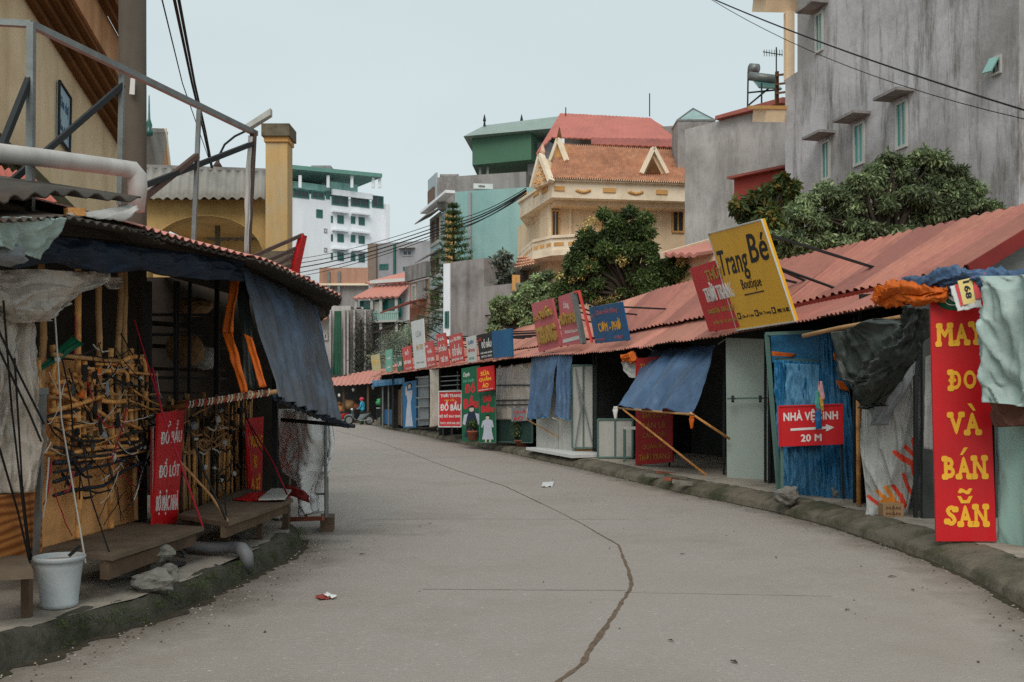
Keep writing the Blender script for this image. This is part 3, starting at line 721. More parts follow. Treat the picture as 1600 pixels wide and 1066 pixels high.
dr('hanging_tarp', [((1545,615,9.6),(1640,560,9.05)),((1552,640,9.55),(1640,625,9.0)),((1560,668,9.5),(1640,660,9.0))], M['brown_cloth'], 'brown cloth showing under the silver tarpaulin by the tall red board', 'cloth', thick=.2, fold=.03, freq=4, crease=.04, seed=18)
dr('hanging_tarp', [((1562,640,9.9),(1650,640,9.2)),((1562,740,9.85),(1650,740,9.2)),((1566,855,9.8),(1650,862,9.15))], M['mint'], 'pale mint sheet hanging to the pavement right of the tall red board', 'tarpaulin', thick=.09, fold=.04, freq=6, crease=.02, seed=21)
# pole that carries the dark tarp, cardboard box, stones
single('bamboo_pole', tube(BM(), [W(1255,525,13.0), W(1310,513,12.4), W(1440,490,11.2)], .028, 9), M['bamboo_old'], 'pale bamboo pole sticking out left from the dark green tarpaulin', 'pole', smooth=True)
single('bamboo_pole', tube(BM(), [W(1342,790,13.0), W(1341,600,12.9)], .03, 9), M['bamboo'], 'upright bamboo post between blue tarpaulin and white flame sheet', 'pole', smooth=True)
c = G(1391,806,.19)
bx = thing('cardboard_box', c, 'small brown cardboard box standing against the white flame sheet', 'box')
bm = BM(); hexa(bm, [c+V(*v) for v in ((-.12,-.1,0),(.11,-.12,0),(.13,.1,0),(-.1,.12,0),(-.125,-.1,.15),(.115,-.12,.155),(.13,.1,.15),(-.1,.12,.15))])
obj('carton', bm, M['cardboard'], bx)
qf = [c+V(-.122,-.102,.15), c+V(.113,-.122,.155), c+V(.11,-.122,0), c+V(-.12,-.102,0)]
letter(qf, 'MẬN', (.15,.12,.85,.5), M['brown_cloth'], bx, .01, .003); letter(qf, 'MẬN', (.15,.58,.85,.92), M['brown_cloth'], bx, .01, .003)
for i, (px, py, r, z, lb) in enumerate(((1231,776,.17,.12,'pale rough stone lying before the left post of the toilet arrow sign'),(1310,770,.2,.13,'dark rough stone lying at the right post of the toilet arrow sign'))):
    c = G(px, py+6, .19); bm = BM(); blob(bm, c+V(0,0,z*.6), (r, r*.8, z), 3, .45, 1.8, i)
    single('stone', bm, M['stone'], lb, 'stone', 'stones at the toilet sign')
# ---------------------------------------------------------------- blue tarpaulin stall front
fr = thing('stall_front_frame', W(1200,775,14.9), 'green steel door frame around the bright blue tarpaulin', 'frame')
for a, b in (((1198,522,14.9),(1218,785,14.6)),((1332,516,14.3),(1345,775,14.2)),((1196,522,14.9),(1336,516,14.3)),((1212,562,14.95),(1290,566,14.7))):
    obj('rail', bar(BM(), W(*a), W(*b), .05), M['steel_green'], fr)
obj('top_panel', slab(BM(), Q((1204,522,15.05),(1332,518,14.5),(1330,566,14.5),(1206,566,15.05)), .03), M['tarp_cyan'], fr)
tb = Q((1210,563,14.85),(1292,566,14.5),(1296,782,14.35),(1222,776,14.75))
single('tarp_sheet', cloth(tb, 44, 44, .01, 3, .13, 6, seed=2), M['tarp_cyan'], 'bright blue tarpaulin closing the stall behind the toilet sign', 'tarpaulin', smooth=True, solid=.005)
single('tarp_sheet', cloth(Q((1228,568,14.7),(1284,570,14.45),(1292,690,14.3),(1229,700,14.6)), 26, 26, .008, 3, .09, 6, seed=5), M['tarp_pale'], 'pale blue patch of tarpaulin over the darker blue sheet', 'tarpaulin', smooth=True, solid=.005)
single('tarp_sheet', cloth(Q((1281,520,14.3),(1316,520,14.2),(1348,780,13.95),(1286,782,14.2)), 30, 44, .02, 3, .12, 5, seed=8, diag=.3), M['tarp_cyan'], 'wrinkled blue tarpaulin with orange patches at the right of the toilet sign', 'tarpaulin', smooth=True, solid=.005)
for i, qd in enumerate((((1302,550),(1311,556),(1310,566),(1303,562)),((1306,594),(1318,596),(1328,612),(1312,608)),((1206,549),(1245,553),(1238,558),(1206,556)))):
    Y = 14.02 if i < 2 else 14.85
    single('tarp_patch', cloth([W(x, y, Y) for x, y in qd], 8, 6, .01, 2, .01), M['orange'], ('small orange tarpaulin patch high on the wrinkled blue sheet','larger orange tarpaulin flap on the wrinkled blue sheet above the toilet sign','orange tarpaulin strip along the top rail of the blue stall')[i], 'tarpaulin', 'orange patches', True, solid=.006)
q = Q((1217,635,13.75),(1316,632,13.55),(1317,693,13.55),(1218,697,13.75))
s = sign('direction_sign', q, .02, M['red'], 'red toilet sign with white words and an arrow on two posts', frame=M['red'])
letter(q, 'NHÀ VỆ SINH', (.07,.09,.93,.44), M['letter_white'], s, .035, .004)
letter(q, '20 M', (.34,.73,.67,.92), M['letter_white'], s, .035, .004)
obj('arrow', poly_on(q, [(.18,.57),(.74,.55),(.74,.49),(.87,.58),(.74,.68),(.74,.61),(.18,.63)], .004), M['letter_white'], s)
bm = BM(); bar(bm, W(1221,640,13.82), W(1222,784,13.8), .035); obj('post', bm, M['steel_green'], s)
bm = BM(); bar(bm, W(1313,640,13.6), W(1318,780,13.6), .03); obj('post', bm, M['steel_dark'], s)
hr = thing('hanging_rag', W(1284,670,13.4), 'coloured rags dangling on a string in front of the toilet sign', 'rag')
obj('string', tube(BM(), [W(1280,520,13.2), W(1281,560,13.3), W(1280,600,13.35)], .006, 5), M['rope_dark'], hr)
M['rag1'] = flat('pink rag', 'c4969a', .8); M['rag2'] = flat('teal rag', '4f958b', .8); M['rag3'] = flat('ochre rag', 'c2913c', .8)
for rows, m, sd in (([((1279,596),(1284,596)),((1278,612),(1288,614)),((1282,626),(1289,624))], 'rag1', 1), ([((1274,612),(1279,610)),((1273,628),(1281,630)),((1276,638),(1282,640))], 'rag2', 2), ([((1279,622),(1285,620)),((1281,634),(1287,632)),((1283,642),(1287,642))], 'rag3', 3), ([((1276,640),(1282,640)),((1273,655),(1284,655)),((1275,671),(1284,670))], 'sblue', 4)):
    obj('rag', drape([(W(*a, 13.4), W(*b, 13.36)) for a, b in rows], thick=.02, fold=.01, freq=3, crease=.012, seed=sd, nu=14), M[m], hr, True)
# pale panel
q = Q((1134,528,17.9),(1196,530,17.3),(1214,753,17.15),(1136,754,17.75))
pn = thing('panel_board', (q[2]+q[3])/2, 'pale grey green panel standing upright beside the blue tarpaulin stall', 'panel')
obj('board', slab(BM(), q, .04), M['panel'], pn)
bm = BM(); bar(bm, W(1137,623,17.6), W(1200,622,17.1), .03); obj('rail', bm, M['steel_green'], pn)
for px in (1145,1188): obj('bracket', bar(BM(), W(px,619,17.55-(px-1137)*.008), W(px,628,17.5-(px-1137)*.008), .05), M['steel_dark'], pn)
# ---------------------------------------------------------------- propped awning stall
aw = Q((1022,549,21.6),(1122,538,18.4),(1082,647,17.4),(963,637,19.9))
single('awning_sheet', cloth(aw, 50, 36, .05, 3.2, .05, 2.5, sag=.16, grow=.6, seed=11, diag=.25), M['tarp'], 'blue tarpaulin awning propped outward on two bamboo sticks', 'awning', smooth=True, solid=.006)
bm = BM(); tube(bm, [W(961,637,19.9), W(1010,642,18.9), W(1084,648,17.35)], .022, 8)
single('awning_rod', bm, M['bamboo_old'], 'rod along the lower edge of the propped blue awning', 'rod', smooth=True)
for a, b, lb in (((974,640,19.6),(1104,743,18.25),'left bamboo stick propping the blue awning'),((1078,645,17.4),(1140,686,17.6),'right bamboo stick propping the blue awning')):
    single('prop_stick', tube(BM(), [W(*a), W(*b)], [.02,.024], 8), M['bamboo'], lb, 'pole', 'awning props', True)
for px, py, Y, m, lb in ((1081,660,17.3,'orange','orange rag tied at the right corner of the propped awning'),(962,645,19.8,'white','white rag tied at the left corner of the propped awning')):
    single('tied_rag', drape([(W(px-3,py-10,Y), W(px+3,py-10,Y)), (W(px-5,py-4,Y), W(px+4,py-4,Y)), (W(px-2,py+10,Y), W(px+2,py+9,Y))], thick=.03, fold=.012, freq=3, crease=.02, nu=14), M[m], lb, 'rag', 'tied rags', True)
q = Q((993,645,21.0),(1051,648,20.3),(1051,722,20.1),(993,727,20.8))
q[0] = W(993,560,21.1); q[1] = W(1051,556,20.4)
s = sign('standing_sign', q, .03, mat('deep red sign', '96191b', .6, var=.12, bump=.03, dirt='6e1012'), 'dark red board with ochre words half covered by the propped awning')
M['shelfgreen'] = M['steel_green']
letter(q, 'Thời trang', (.12,.05,.9,.14), M['letter_dim'], s, .03, .004, .2)
for i, tx in enumerate(('BÁN BUÔN','BÁN LẺ','CÁC LOẠI','QUẦN ÁO','THỜI TRANG')):
    v0 = .50+i*.098; letter(q, tx, (.2 if i < 4 else .1, v0, .82 if i < 4 else .94, v0+.072), M['letter_dim'], s, .02, .004)
bm = BM()
for x in (1000, 1046): bar(bm, W(x,722,20.75), W(x,736,20.8), .04)
obj('post', bm, M['steel_dark'], s)
# cabinets and table
def cabinet(x0, x1, y0, y1, Y, d, m, label, fm):
    c = W((x0+x1)/2, y1, Y); t = thing('display_cabinet', c, label, 'cabinet')
    a = W(x0, y1, Y); b = W(x1, y1, Y-.15); z1 = W(x0, y0, Y).z
    obj('carcass', obox(BM(), a, b, d, a.z, z1), m, t)
    bm = BM(); n = V(0,-.012,0)
    for p, q_ in ((a, b), (V(a.x,a.y,z1), V(b.x,b.y,z1)), (a, V(a.x,a.y,z1)), (b, V(b.x,b.y,z1)), (V((a.x+b.x)/2,(a.y+b.y)/2,a.z), V((a.x+b.x)/2,(a.y+b.y)/2,z1))): bar(bm, Vector(p)+n, Vector(q_)+n, .04)
    obj('frame', bm, fm, t); return t
cabinet(934, 988, 655, 715, 23.2, .7, M['white_dirty'], 'low white cabinet inside the dark open stall', M['steel_green'])
cb = cabinet(894, 929, 571, 700, 24.9, .6, M['white_dirty'], 'tall white panelled cupboard at the corner of the dark stall', M['steel_green'])
obj('base', obox(BM(), W(898,717,24.95), W(926,717,24.8), .5, .15, W(898,700,24.9).z), M['bamboo_old'], cb)
bm = BM(); tube(bm, [W(898,700,24.78), W(908,640,24.7), W(899,575,24.78)], .02, 6); tube(bm, [W(925,690,24.65), W(905,600,24.7)], .015, 6); obj('cord', bm, M['sack_grey'], cb)
tb_ = thing('side_table', W(985,715,22.0), 'small green steel table next to the dark red board', 'table')
obj('tabletop', obox(BM(), W(974,668,22.0), W(1000,668,21.7), .5, W(974,671,22).z, W(974,667,22).z), M['white_dirty'], tb_)
for px, dy in ((975,0),(999,-.25),(977,.45),(1001,.2)):
    a = W(px, 670, 22+dy); obj('leg', bar(BM(), V(a.x,a.y,.18), a, .035), M['steel_green'], tb_)
rollt('rag_bundle', [(972,562,21.3),(986,556,21.2),(990,566,21.1)], [.06,.1,.05], M['orange'], 'orange rag bundle tied under the eave of the dark stall', 'rag', 3, .4)
dr('hanging_cloth', [((970,566,21.4),(998,560,21.2)),((976,578,21.4),(998,580,21.2)),((986,590,21.3),(997,592,21.2))], M['sack'], 'dirty white rag hanging under the eave beside the dark red board', 'cloth', thick=.06, fold=.03, freq=5, crease=.03, seed=2)
# loose bricks by the kerb
for i, (px, py, a, lb) in enumerate(((1040,742,.4,'orange brick lying flat by the kerb under the propped awning'),(1049,752,1.0,'broken brick in the gutter nearest the road'),(1066,757,-.2,'grey slab lying on the kerb by the bricks'),(1022,746,.1,'dark brick half hidden on the kerb edge'))):
    c = G(px, py, .15); bm = BM(); box(bm, -.17, .17, -.07, .07, 0, .06)
    bmesh.ops.rotate(bm, verts=bm.verts, matrix=Matrix.Rotation(a, 3, 'Z')@Matrix.Rotation(.12, 3, 'Y')); bmesh.ops.translate(bm, verts=bm.verts, vec=c)
    single('loose_brick', bm, M['brick'] if i in (0,1) else M['stone'], lb, 'brick', 'loose bricks by the kerb')
# ---------------------------------------------------------------- stall E : white plinth, hanging sheets
pl_ = thing('tiled_plinth', G(860,708,.19), 'white tiled plinth with two white wall panels behind blue sheets', 'plinth')
a = G(822,703,.2); b = G(893,716,.2)
obj('floor_slab', hexa(BM(), [a, b, b+V(1.6,.9,0), a+V(1.6,.9,0)]+[p+V(0,0,.07) for p in (a, b, b+V(1.6,.9,0), a+V(1.6,.9,0))]), M['white'], pl_)
obj('wall_panel', obox(BM(), W(838,699,27.2), W(872,704,26.0), .08, .25, 2.4), M['white_dirty'], pl_)
obj('wall_panel', obox(BM(), W(873,705,25.9), W(894,708,25.2), .08, .25, 2.4), M['white_dirty'], pl_)
single('tarp_sheet', cloth(Q((832,553,27.2),(874,550,25.6),(858,652,25.4),(824,656,26.9)), 34, 30, .05, 4, .05, 3, seed=3), M['tarp'], 'left hanging blue tarpaulin sheet of the white plinth stall', 'tarpaulin', smooth=True, solid=.005)
single('tarp_sheet', cloth(Q((872,552,25.5),(895,555,24.9),(893,658,24.6),(869,650,25.2)), 24, 30, .04, 3, .05, 3, seed=13), M['tarp'], 'right hanging blue tarpaulin sheet beside the tall white cupboard', 'tarpaulin', smooth=True, solid=.005)
single('prop_stick', tube(BM(), [W(822,655,26.8), W(872,683,25.8)], .02, 8), M['bamboo_old'], 'thin stick slanting down from the left hanging blue sheet', 'pole', 'awning props', True)
def potted(px, py, Y, hp, rp, hb, rb, label, seed, potm, flower=None):
    c = W(px, py, Y); t = thing('potted_plant', c, label, 'plant', 'potted plants')
    obj('pot', lathe(BM(), c, [(rp*.7,0),(rp*.95,hp*.8),(rp*1.05,hp*.82),(rp*1.05,hp),(rp*.9,hp),(rp*.85,hp*.9)], 16), potm, t, True)
    bm = BM()
    for k in range(5): tube(bm, [c+V(0,0,hp*.9), c+V(.5*rb*math.cos(k*1.3), .5*rb*math.sin(k*1.3), hp+hb*.5)], .012, 5)
    obj('stem', bm, M['wood'], t)
    leaf_obj('foliage', [(c+V(0,0,hp+hb*.5), (rb, rb, hb*.5), 1), (c+V(rb*.4,0,hp+hb*.75), (rb*.6, rb*.6, hb*.3), .5)], 420, rb*.42, M['leaf_dark'], t, seed, LT_DARK, aspect=.5)
    if flower: leaf_obj('flower', [(c+V(0,-.02,hp+hb*.55), (rb*1.05, rb*1.05, hb*.5), 1)], 60, rb*.2, M['white'], t, seed+3, ((1,1,1),), aspect=.8)
M['leaf_dark'] = mat('dark leaves', '55643c', .55, var=.25, scale=2, bump=0, attr=True, trans=.25, spec=.35)
M['leaf_mid'] = mat('mid leaves', '7c8765', .55, var=.2, scale=1.5, bump=0, attr=True, trans=.25, spec=.35)
M['leaf_pale'] = mat('pale leaves', '95a27d', .55, var=.2, scale=1.5, bump=0, attr=True, trans=.25, spec=.35)
M['bark'] = mat('bark', '3a3229', .9, var=.3, scale=6, bump=.6, bscale=20)
LT_DARK = ((1,1,1),(.8,.9,.75),(1.25,1.15,.8),(.6,.75,.7))
potted(820, 698, 29.2, .2, .3, .65, .36, 'bushy potted plant with white flowers before the dark green board', 2, M['brick'], True)
potted(739, 688, 31.0, .3, .19, .32, .2, 'small potted plant in a brown pot between the green banners', 5, M['brick'])
# ---------------------------------------------------------------- stall F
q = Q((776,575,30.6),(832,566,28.0),(832,655,28.0),(776,656,30.6))
single('plastic_sheet', cloth(q, 30, 20, .02, 6, .03, 3, seed=4), M['plastic_dirty'], 'dirty clear plastic sheet above the dark green board', 'plastic sheet', smooth=True, solid=.004)
q = Q((778,657,30.6),(832,656,28.2),(832,692,28.2),(778,690,30.6))
gb = sign('low_board', q, .04, M['darkgreen'], 'dark green low board under the clear plastic sheet', 'board', frame=M['steel_green'])
q = Q((799,638,29.2),(830,637,28.1),(830,657,28.1),(799,659,29.2))
s = sign('cloth_banner', q, .02, M['sack_grey'], 'faded grey banner with red words under the clear plastic sheet', 'banner')
letter(q, 'QUẦN', (.1,.08,.95,.46), M['letter_red'], s, .02, .004); letter(q, 'ÁO', (.1,.54,.6,.95), M['letter_red'], s, .02, .004)
gr = thing('steel_grille', W(776,690,30.8), 'steel rails across the front of the clear plastic stall', 'grille')
for a, b in (((775,602,30.5),(832,602,27.9)),((775,626,30.5),(832,625,27.9)),((775,633,30.5),(832,632,27.9)),((777,575,30.6),(777,694,30.6))): obj('rail', bar(BM(), W(*a), W(*b), .04), M['steel_dark'], gr)
for i, px in enumerate((781,800,817)): 
    c = W(px, 575-i, 30-i*.8); t = thing('light_bulb', c, ('left','middle','right')[i]+' bare bulb hanging under the eave above the plastic sheet', 'bulb', 'bare bulbs')
    obj('glass', lathe(BM(), c, [(.01,.09),(.03,.07),(.05,.02),(.03,-.03),(.005,-.045)], 10), M['white'], t, True); obj('cord', tube(BM(), [c+V(0,0,.08), c+V(0,0,.35)], .008, 5), M['rope_dark'], t)
# ---------------------------------------------------------------- green banners and red boards
def person_print(q, parent, cu, top, bot, w, dress, skinm, arm=True, legs=False):
    """a flat printed figure on a poster: body outline, face, arms"""
    h = bot-top; a = lambda x, y: (cu+x*w, top+y*h)
    obj('printed_figure', poly_on(q, [a(*p) for p in ((-.12,.17),(.12,.17),(.34,.22),(.42,.46),(.3,.46),(.27,.32),(.28,.6),(.4,.9),(-.4,.9),(-.28,.6),(-.27,.32),(-.36,.46),(-.46,.44),(-.34,.22))], .004), dress, parent)
    obj('printed_face', poly_on(q, [(cu+.13*w*math.cos(t), top+h*(.1+.075*math.sin(t))) for t in np.linspace(0, 6.28, 16)[:-1]], .005), skinm, parent)
    obj('printed_hair', poly_on(q, [a(*p) for p in ((-.15,.12),(-.14,.04),(-.05,.0),(.07,.0),(.15,.05),(.15,.13),(.1,.06),(-.08,.055))], .006), M['black'], parent)
    if legs:
        for x in (-.18, .12): obj('printed_leg', poly_on(q, [a(x,.9), a(x+.1,.9), a(x+.09,1.0), a(x-.02,1.0)], .004), skinm, parent)
M['print_pale'] = flat('printed pale dress', 'b5b8c4', .6); M['print_dark'] = flat('printed navy dress', '1e2b3e', .6); M['print_skin'] = flat('printed skin', 'c9b3a6', .6)
q = Q((721,576,31.6),(750,571,30.8),(750,690,30.8),(722,690,31.6))
s = sign('shop_banner', q, .03, M['green_board'], 'tall green banner with red words over a woman in a dark dress', 'banner')
letter(q, 'Chuyên', (.1,.06,.45,.14), M['letter_white'], s, .01, .003, .2); letter(q, 'bán buôn', (.1,.155,.7,.2), M['teal_board'], s, .01, .003, .2)
letter(q, 'Đồ', (.18,.20,.75,.35), M['letter_red'], s, .06, .004); letter(q, 'Bầu', (.1,.38,.92,.56), M['letter_red'], s, .06, .004)
person_print(q, s, .55, .52, .99, 1.05, M['print_dark'], M['print_skin'])
for sgn in (-1, 1): obj('printed_sleeve', poly_on(q, [(.55+sgn*.2,.62),(.55+sgn*.42,.64),(.55+sgn*.5,.76),(.55+sgn*.36,.78)], .007), M['print_pale'], s)
q = Q((749,604,30.4),(774,601,29.8),(775,692,29.8),(750,692,30.4))
s = sign('shop_banner', q, .03, M['green_board'], 'shorter green banner with red words over a woman in a pale dress', 'banner', frame=M['steel_green'])
letter(q, 'Chuyên', (.1,.02,.6,.08), M['letter_white'], s, .01, .003, .2); letter(q, 'may bán', (.1,.10,.8,.14), M['teal_board'], s, .01, .003, .2)
letter(q, 'Đồ', (.2,.15,.75,.29), M['letter_red'], s, .06, .004); letter(q, 'Bầu', (.1,.31,.92,.47), M['letter_red'], s, .06, .004)
person_print(q, s, .5, .51, .99, .9, M['print_pale'], M['print_skin'], legs=True)
q = Q((745,575,30.2),(772,571,29.5),(773,609,29.5),(746,613,30.2))
s = sign('hanging_sign', q, .03, M['red'], 'small red board with yellow words hung above the green banners')
for i, tx in enumerate(('SỬA','QUẦN','ÁO')): letter(q, tx, (.22-.1*(i==1)+.08*(i==2), .13+.25*i, .72+.1*(i==1)-.06*(i==2), .36+.25*i), M['letter_yellow'], s, .04, .004)
letter(q, 'NHẬN MAY ĐO', (.08,.9,.92,.97), M['letter_white'], s, .02, .003)
q = Q((686,612,36.0),(722,611,34.8),(721,667,34.8),(686,667,36.0))
s = sign('standing_sign', q, .04, M['red'], 'wide red board with white words standing on legs on the pavement', frame=M['white'], fw=.04)
letter(q, 'THỜI TRANG', (.07,.05,.97,.17), M['letter_white'], s, .03, .004); letter(q, 'cao cấp', (.25,.2,.7,.29), M['letter_yellow'], s, .02, .004)
letter(q, 'ĐỒ BẦU', (.06,.27,.98,.55), M['letter_white'], s, .05, .004); letter(q, 'BỘ ĐỒ SAU SINH', (.03,.63,.98,.76), M['letter_white'], s, .03, .004)
letter(q, 'THÚY: 0978 046 558', (.05,.85,.92,.93), M['letter_white'], s, .02, .004)
bm = BM()
for x, Y in ((692,35.8),(706,35.3)): bar(bm, W(x,667,Y), W(x,680,Y), .07)
obj('post', bm, M['steel_dark'], s)
# ---------------------------------------------------------------- stall G/H fronts
single('plastic_sheet', cloth(Q((672,578,37.5),(686,576,36.8),(688,665,36.8),(673,668,37.5)), 16, 22, .04, 4, .03, 3, seed=7), M['plastic_dirty'], 'pale plastic sheet hanging left of the wide red board', 'plastic sheet', smooth=True, solid=.005)
gr = thing('shelf_rack', W(700,670,37.2), 'bare steel shelf rack behind the wide red board', 'rack')
for yy in (590,597,604,612): obj('shelf', bar(BM(), W(676,yy,37.6), W(722,yy-3,35.6), .2, .03), M['galv'], gr)
for xx, Y in ((684,37.2),(715,35.9)): obj('upright', bar(BM(), W(xx,580,Y), W(xx,672,Y), .05), M['galv'], gr)
q = Q((629,598,46.5),(651,594,45.2),(650,668,45.2),(630,669,46.5))
s = sign('shop_board', q, .05, flat('teal blue board', '12628f', .5), 'blue board with a printed woman in a long pale gown', 'board')
obj('printed_figure', poly_on(q, [(.28,.2),(.72,.2),(.7,.34),(.6,.46),(.66,.7),(.78,.97),(.18,.97),(.28,.6),(.36,.42),(.3,.3)], .006), M['print_pale'], s)
obj('printed_face', poly_on(q, ell(.5,.1,.12,.055,14), .006), M['print_skin'], s)
obj('printed_hair', poly_on(q, [(.36,.14),(.37,.06),(.45,.03),(.58,.03),(.65,.08),(.64,.17),(.58,.07),(.44,.07)], .008), M['black'], s)
obj('printed_arm', poly_on(q, [(.22,.1),(.32,.1),(.34,.27),(.22,.3)], .006), M['print_skin'], s)
gr = thing('shelf_rack', W(662,668,42.5), 'grey steel rack with pale back sheet right of the blue gown board', 'rack')
for yy in (590,604,622,636,655): obj('shelf', bar(BM(), W(652,yy,44.5), W(672,yy-1,40.5), .15, .05), M['galv'], gr)
obj('back_sheet', slab(BM(), Q((652,590,45.2),(672,586,41.2),(672,664,41.2),(652,666,45.2)), .03), M['sack_grey'], gr)
for xx, Y in ((652,44.7),(671,40.8)): obj('upright', bar(BM(), W(xx,582,Y), W(xx,670,Y), .06), M['steel_dark'], gr)
gr = thing('stall_gate', W(612,666,50), 'blue and brown folding gate left of the blue gown board', 'gate')
obj('leaf', slab(BM(), Q((600,640,51),(614,640,49.5),(614,664,49.5),(600,662,51)), .05), flat('blue gate', '174b74', .6), gr)
obj('leaf', slab(BM(), Q((616,610,49.3),(628,608,47.8),(628,664,47.8),(616,664,49.3)), .05), M['wood'], gr)
for xx, Y in ((598,51),(607,50.2),(615,49.4),(628,47.8)): obj('upright', bar(BM(), W(xx,604,Y), W(xx,666,Y), .07), M['galv'], gr)
single('valance_sheet', cloth(Q((582,595,52),(632,590,46.8),(632,600,46.8),(582,605,52)), 30, 6, .06, 8, .04), M['tarp_cyan'], 'blue valance along the eave of the far end stall', 'tarpaulin', smooth=True, solid=.01)
# ---------------------------------------------------------------- signs standing on the roof edge
def rsign(px, m, texts, label, fwd=.25, t=.04, cat='sign', frame=None, name='roof_sign', back=True):
    """px: TL,TR,BR,BL pixel corners; stands on the eave"""
    Yl = Ye(px[3][0]); Yr = Ye(px[2][0])
    q = [W(*px[0], Yl-fwd), W(*px[1], Yr-fwd), W(*px[2], Yr), W(*px[3], Yl)]
    o = sign(name, q, t, m, label, cat, 'signs on the roof edge', frame)
    for tx in texts:
        letter(q, tx[0], tx[1], M[tx[2]], o, *(tx[3:] if len(tx) > 3 else (.02,)))
    if back:
        for u in (.12, .88):
            bm = BM(); p = quadpt(q, u, .12)-qnorm(q)*t; y = max(12, min(60, p.y+.6)); r = atY(U, y)+perp(U, y)*.7+V(0,0,.42)
            bar(bm, p, r, .035); bar(bm, quadpt(q, u, 0)-qnorm(q)*(t+.02), quadpt(q, u, 1.02)-qnorm(q)*(t+.02), .035)
            obj('strut', bm, M['steel_dark'], o)
    return o, q
o, q = rsign([(1107,365),(1190,343),(1243,502),(1152,516)], M['yellow'], (), 'large yellow board with black words standing on the roof edge', t=.05, frame=M['white'])
letter(q, 'Trang', (.04,.19,.58,.52), M['black'], o, .012, .004, .25); letter(q, 'Bé', (.62,.10,.95,.38), M['black'], o, .014, .004, .25)
letter(q, 'Boutique', (.33,.51,.68,.64), M['black'], o, .008, .004, .1); obj('underline', poly_on(q, [(.33,.66),(.68,.655),(.68,.667),(.33,.672)], .004), M['black'], o)
for tx, bx in (('Cầu số 3 chợ', (.17,.855,.38,.895)), ('Bé Trang', (.49,.855,.68,.895)), ('0982 116 882', (.79,.855,.97,.895))): letter(q, tx, bx, M['black'], o, .015, .003)
for cu in (.12,.445,.735):
    obj('icon', poly_on(q, [(cu-.03,.83),(cu+.03,.83),(cu+.03,.895),(cu-.03,.895)], .003), M['black'], o); obj('icon', poly_on(q, [(cu-.012,.845),(cu+.015,.845),(cu+.015,.88),(cu-.012,.88)], .003, .0055), M['yellow'], o)
bm = BM(); tube(bm, [W(1215,418,14.6), W(1290,445,15.3), W(1360,472,14.9)], .022, 8); single('stay_rod', bm, M['steel_dark'], 'dark rod from the yellow board across the red roof', 'rod', smooth=True)
o, q = rsign([(1077,420),(1132,402),(1166,510),(1108,519)], M['red'], (), 'red board with raised white words tucked behind the yellow board', fwd=.1)
for p in q: p.y += .0
letter(q, 'THÚY', (.40,.06,.86,.26), M['letter_gold'], o, .02, .015); letter(q, 'THỜI TRANG', (.22,.27,1.0,.56), M['letter_white'], o, .012, .022)
letter(q, 'BÁN BUÔN - BÁN LẺ QUẦN ÁO', (.16,.62,1.05,.75), M['letter_gold'], o, .02, .006); letter(q, 'QUẦN ÁO TRẺ EM HÀNG ĐỘC', (.2,.83,1.0,.91), M['letter_gold'], o, .01, .004)
o, q = rsign([(920,481),(971,472),(983,532),(930,537)], M['sblue'], (), 'blue board with orange words standing on the roof edge')
letter(q, 'Quán Hải Đăng', (.2,.1,.85,.26), M['pink'], o, .01, .004, .2); letter(q, 'CƠM - PHỞ', (.2,.38,.86,.70), M['letter_yellow'], o, .03, .006)
letter(q, 'SỐ 1', (.03,.16,.12,.28), M['pink'], o, .01, .004); letter(q, 'ĐT 02203', (.03,.87,.32,.94), M['pink'], o, .01, .004); letter(q, '0 986 7', (.62,.84,.86,.93), M['pink'], o, .01, .004)
o, q = rsign([(872,464),(895,456),(911,537),(879,541)], M['pink'], (), 'pale pink board with wooden letters beside an open steel frame', t=.06)
letter(q, 'Lũng', (.3,.13,.6,.3), M['letter_white'], o, .01, .004); letter(q, 'HÙYTHU', (.05,.33,.96,.58), M['letter_gold'], o, .05, .05)
letter(q, 'boutique', (.2,.68,.85,.78), M['letter_white'], o, .01, .004, .2); obj('label', poly_on(q, [(.05,.87),(.95,.83),(.95,.9),(.05,.94)], .004), M['white'], o)
bm = BM(); bar(bm, W(905,456,22.9), W(925,535,22.7), .05); bar(bm, W(896,457,23.1), W(906,455,22.9), .04); obj('side_frame', bm, M['red_faded'], o)
bm = BM(); bar(bm, W(896,457,23.1), W(912,537,22.8), .12, .08); obj('side_panel', bm, M['galv'], o)
o, q = rsign([(830,475),(862,466),(877,541),(842,551)], M['pink'], (), 'dark pink board with two rows of weathered wooden letters', t=.06)
letter(q, 'QUẦN', (.30,.12,.92,.36), M['letter_gold'], o, .06, .06); letter(q, 'DÁNG', (.02,.27,.2,.36), M['letter_gold'], o, .04, .03); letter(q, 'TRUNG', (.1,.5,.95,.86), M['letter_gold'], o, .07, .06)
rsign([(768,518),(799,513),(801,557),(771,560)], M['sblue'], (), 'plain blue board without words on the roof edge')
rsign([(745,524),(768,519),(771,559),(750,563)], M['black'], (('ĐỒ BẦU',(.25,.2,.95,.56),'letter_white',.04),('LAN',(.06,.12,.3,.26),'letter_red',.03),('THỜI TRANG BÀ BẦU',(.1,.68,.95,.78),'letter_white',.02),('0975 046',(.15,.85,.9,.93),'letter_white',.02)), 'black board with white words between blue and white boards')
rsign([(728,527),(742,524),(744,565),(731,567)], M['white'], (('LAN',(.2,.15,.8,.3),'sblue',.03),('THỜI TRANG',(.1,.45,.92,.6),'pink',.02),('0976',(.2,.8,.8,.9),'teal_board',.02)), 'narrow white board with pale blue words on the roof edge')
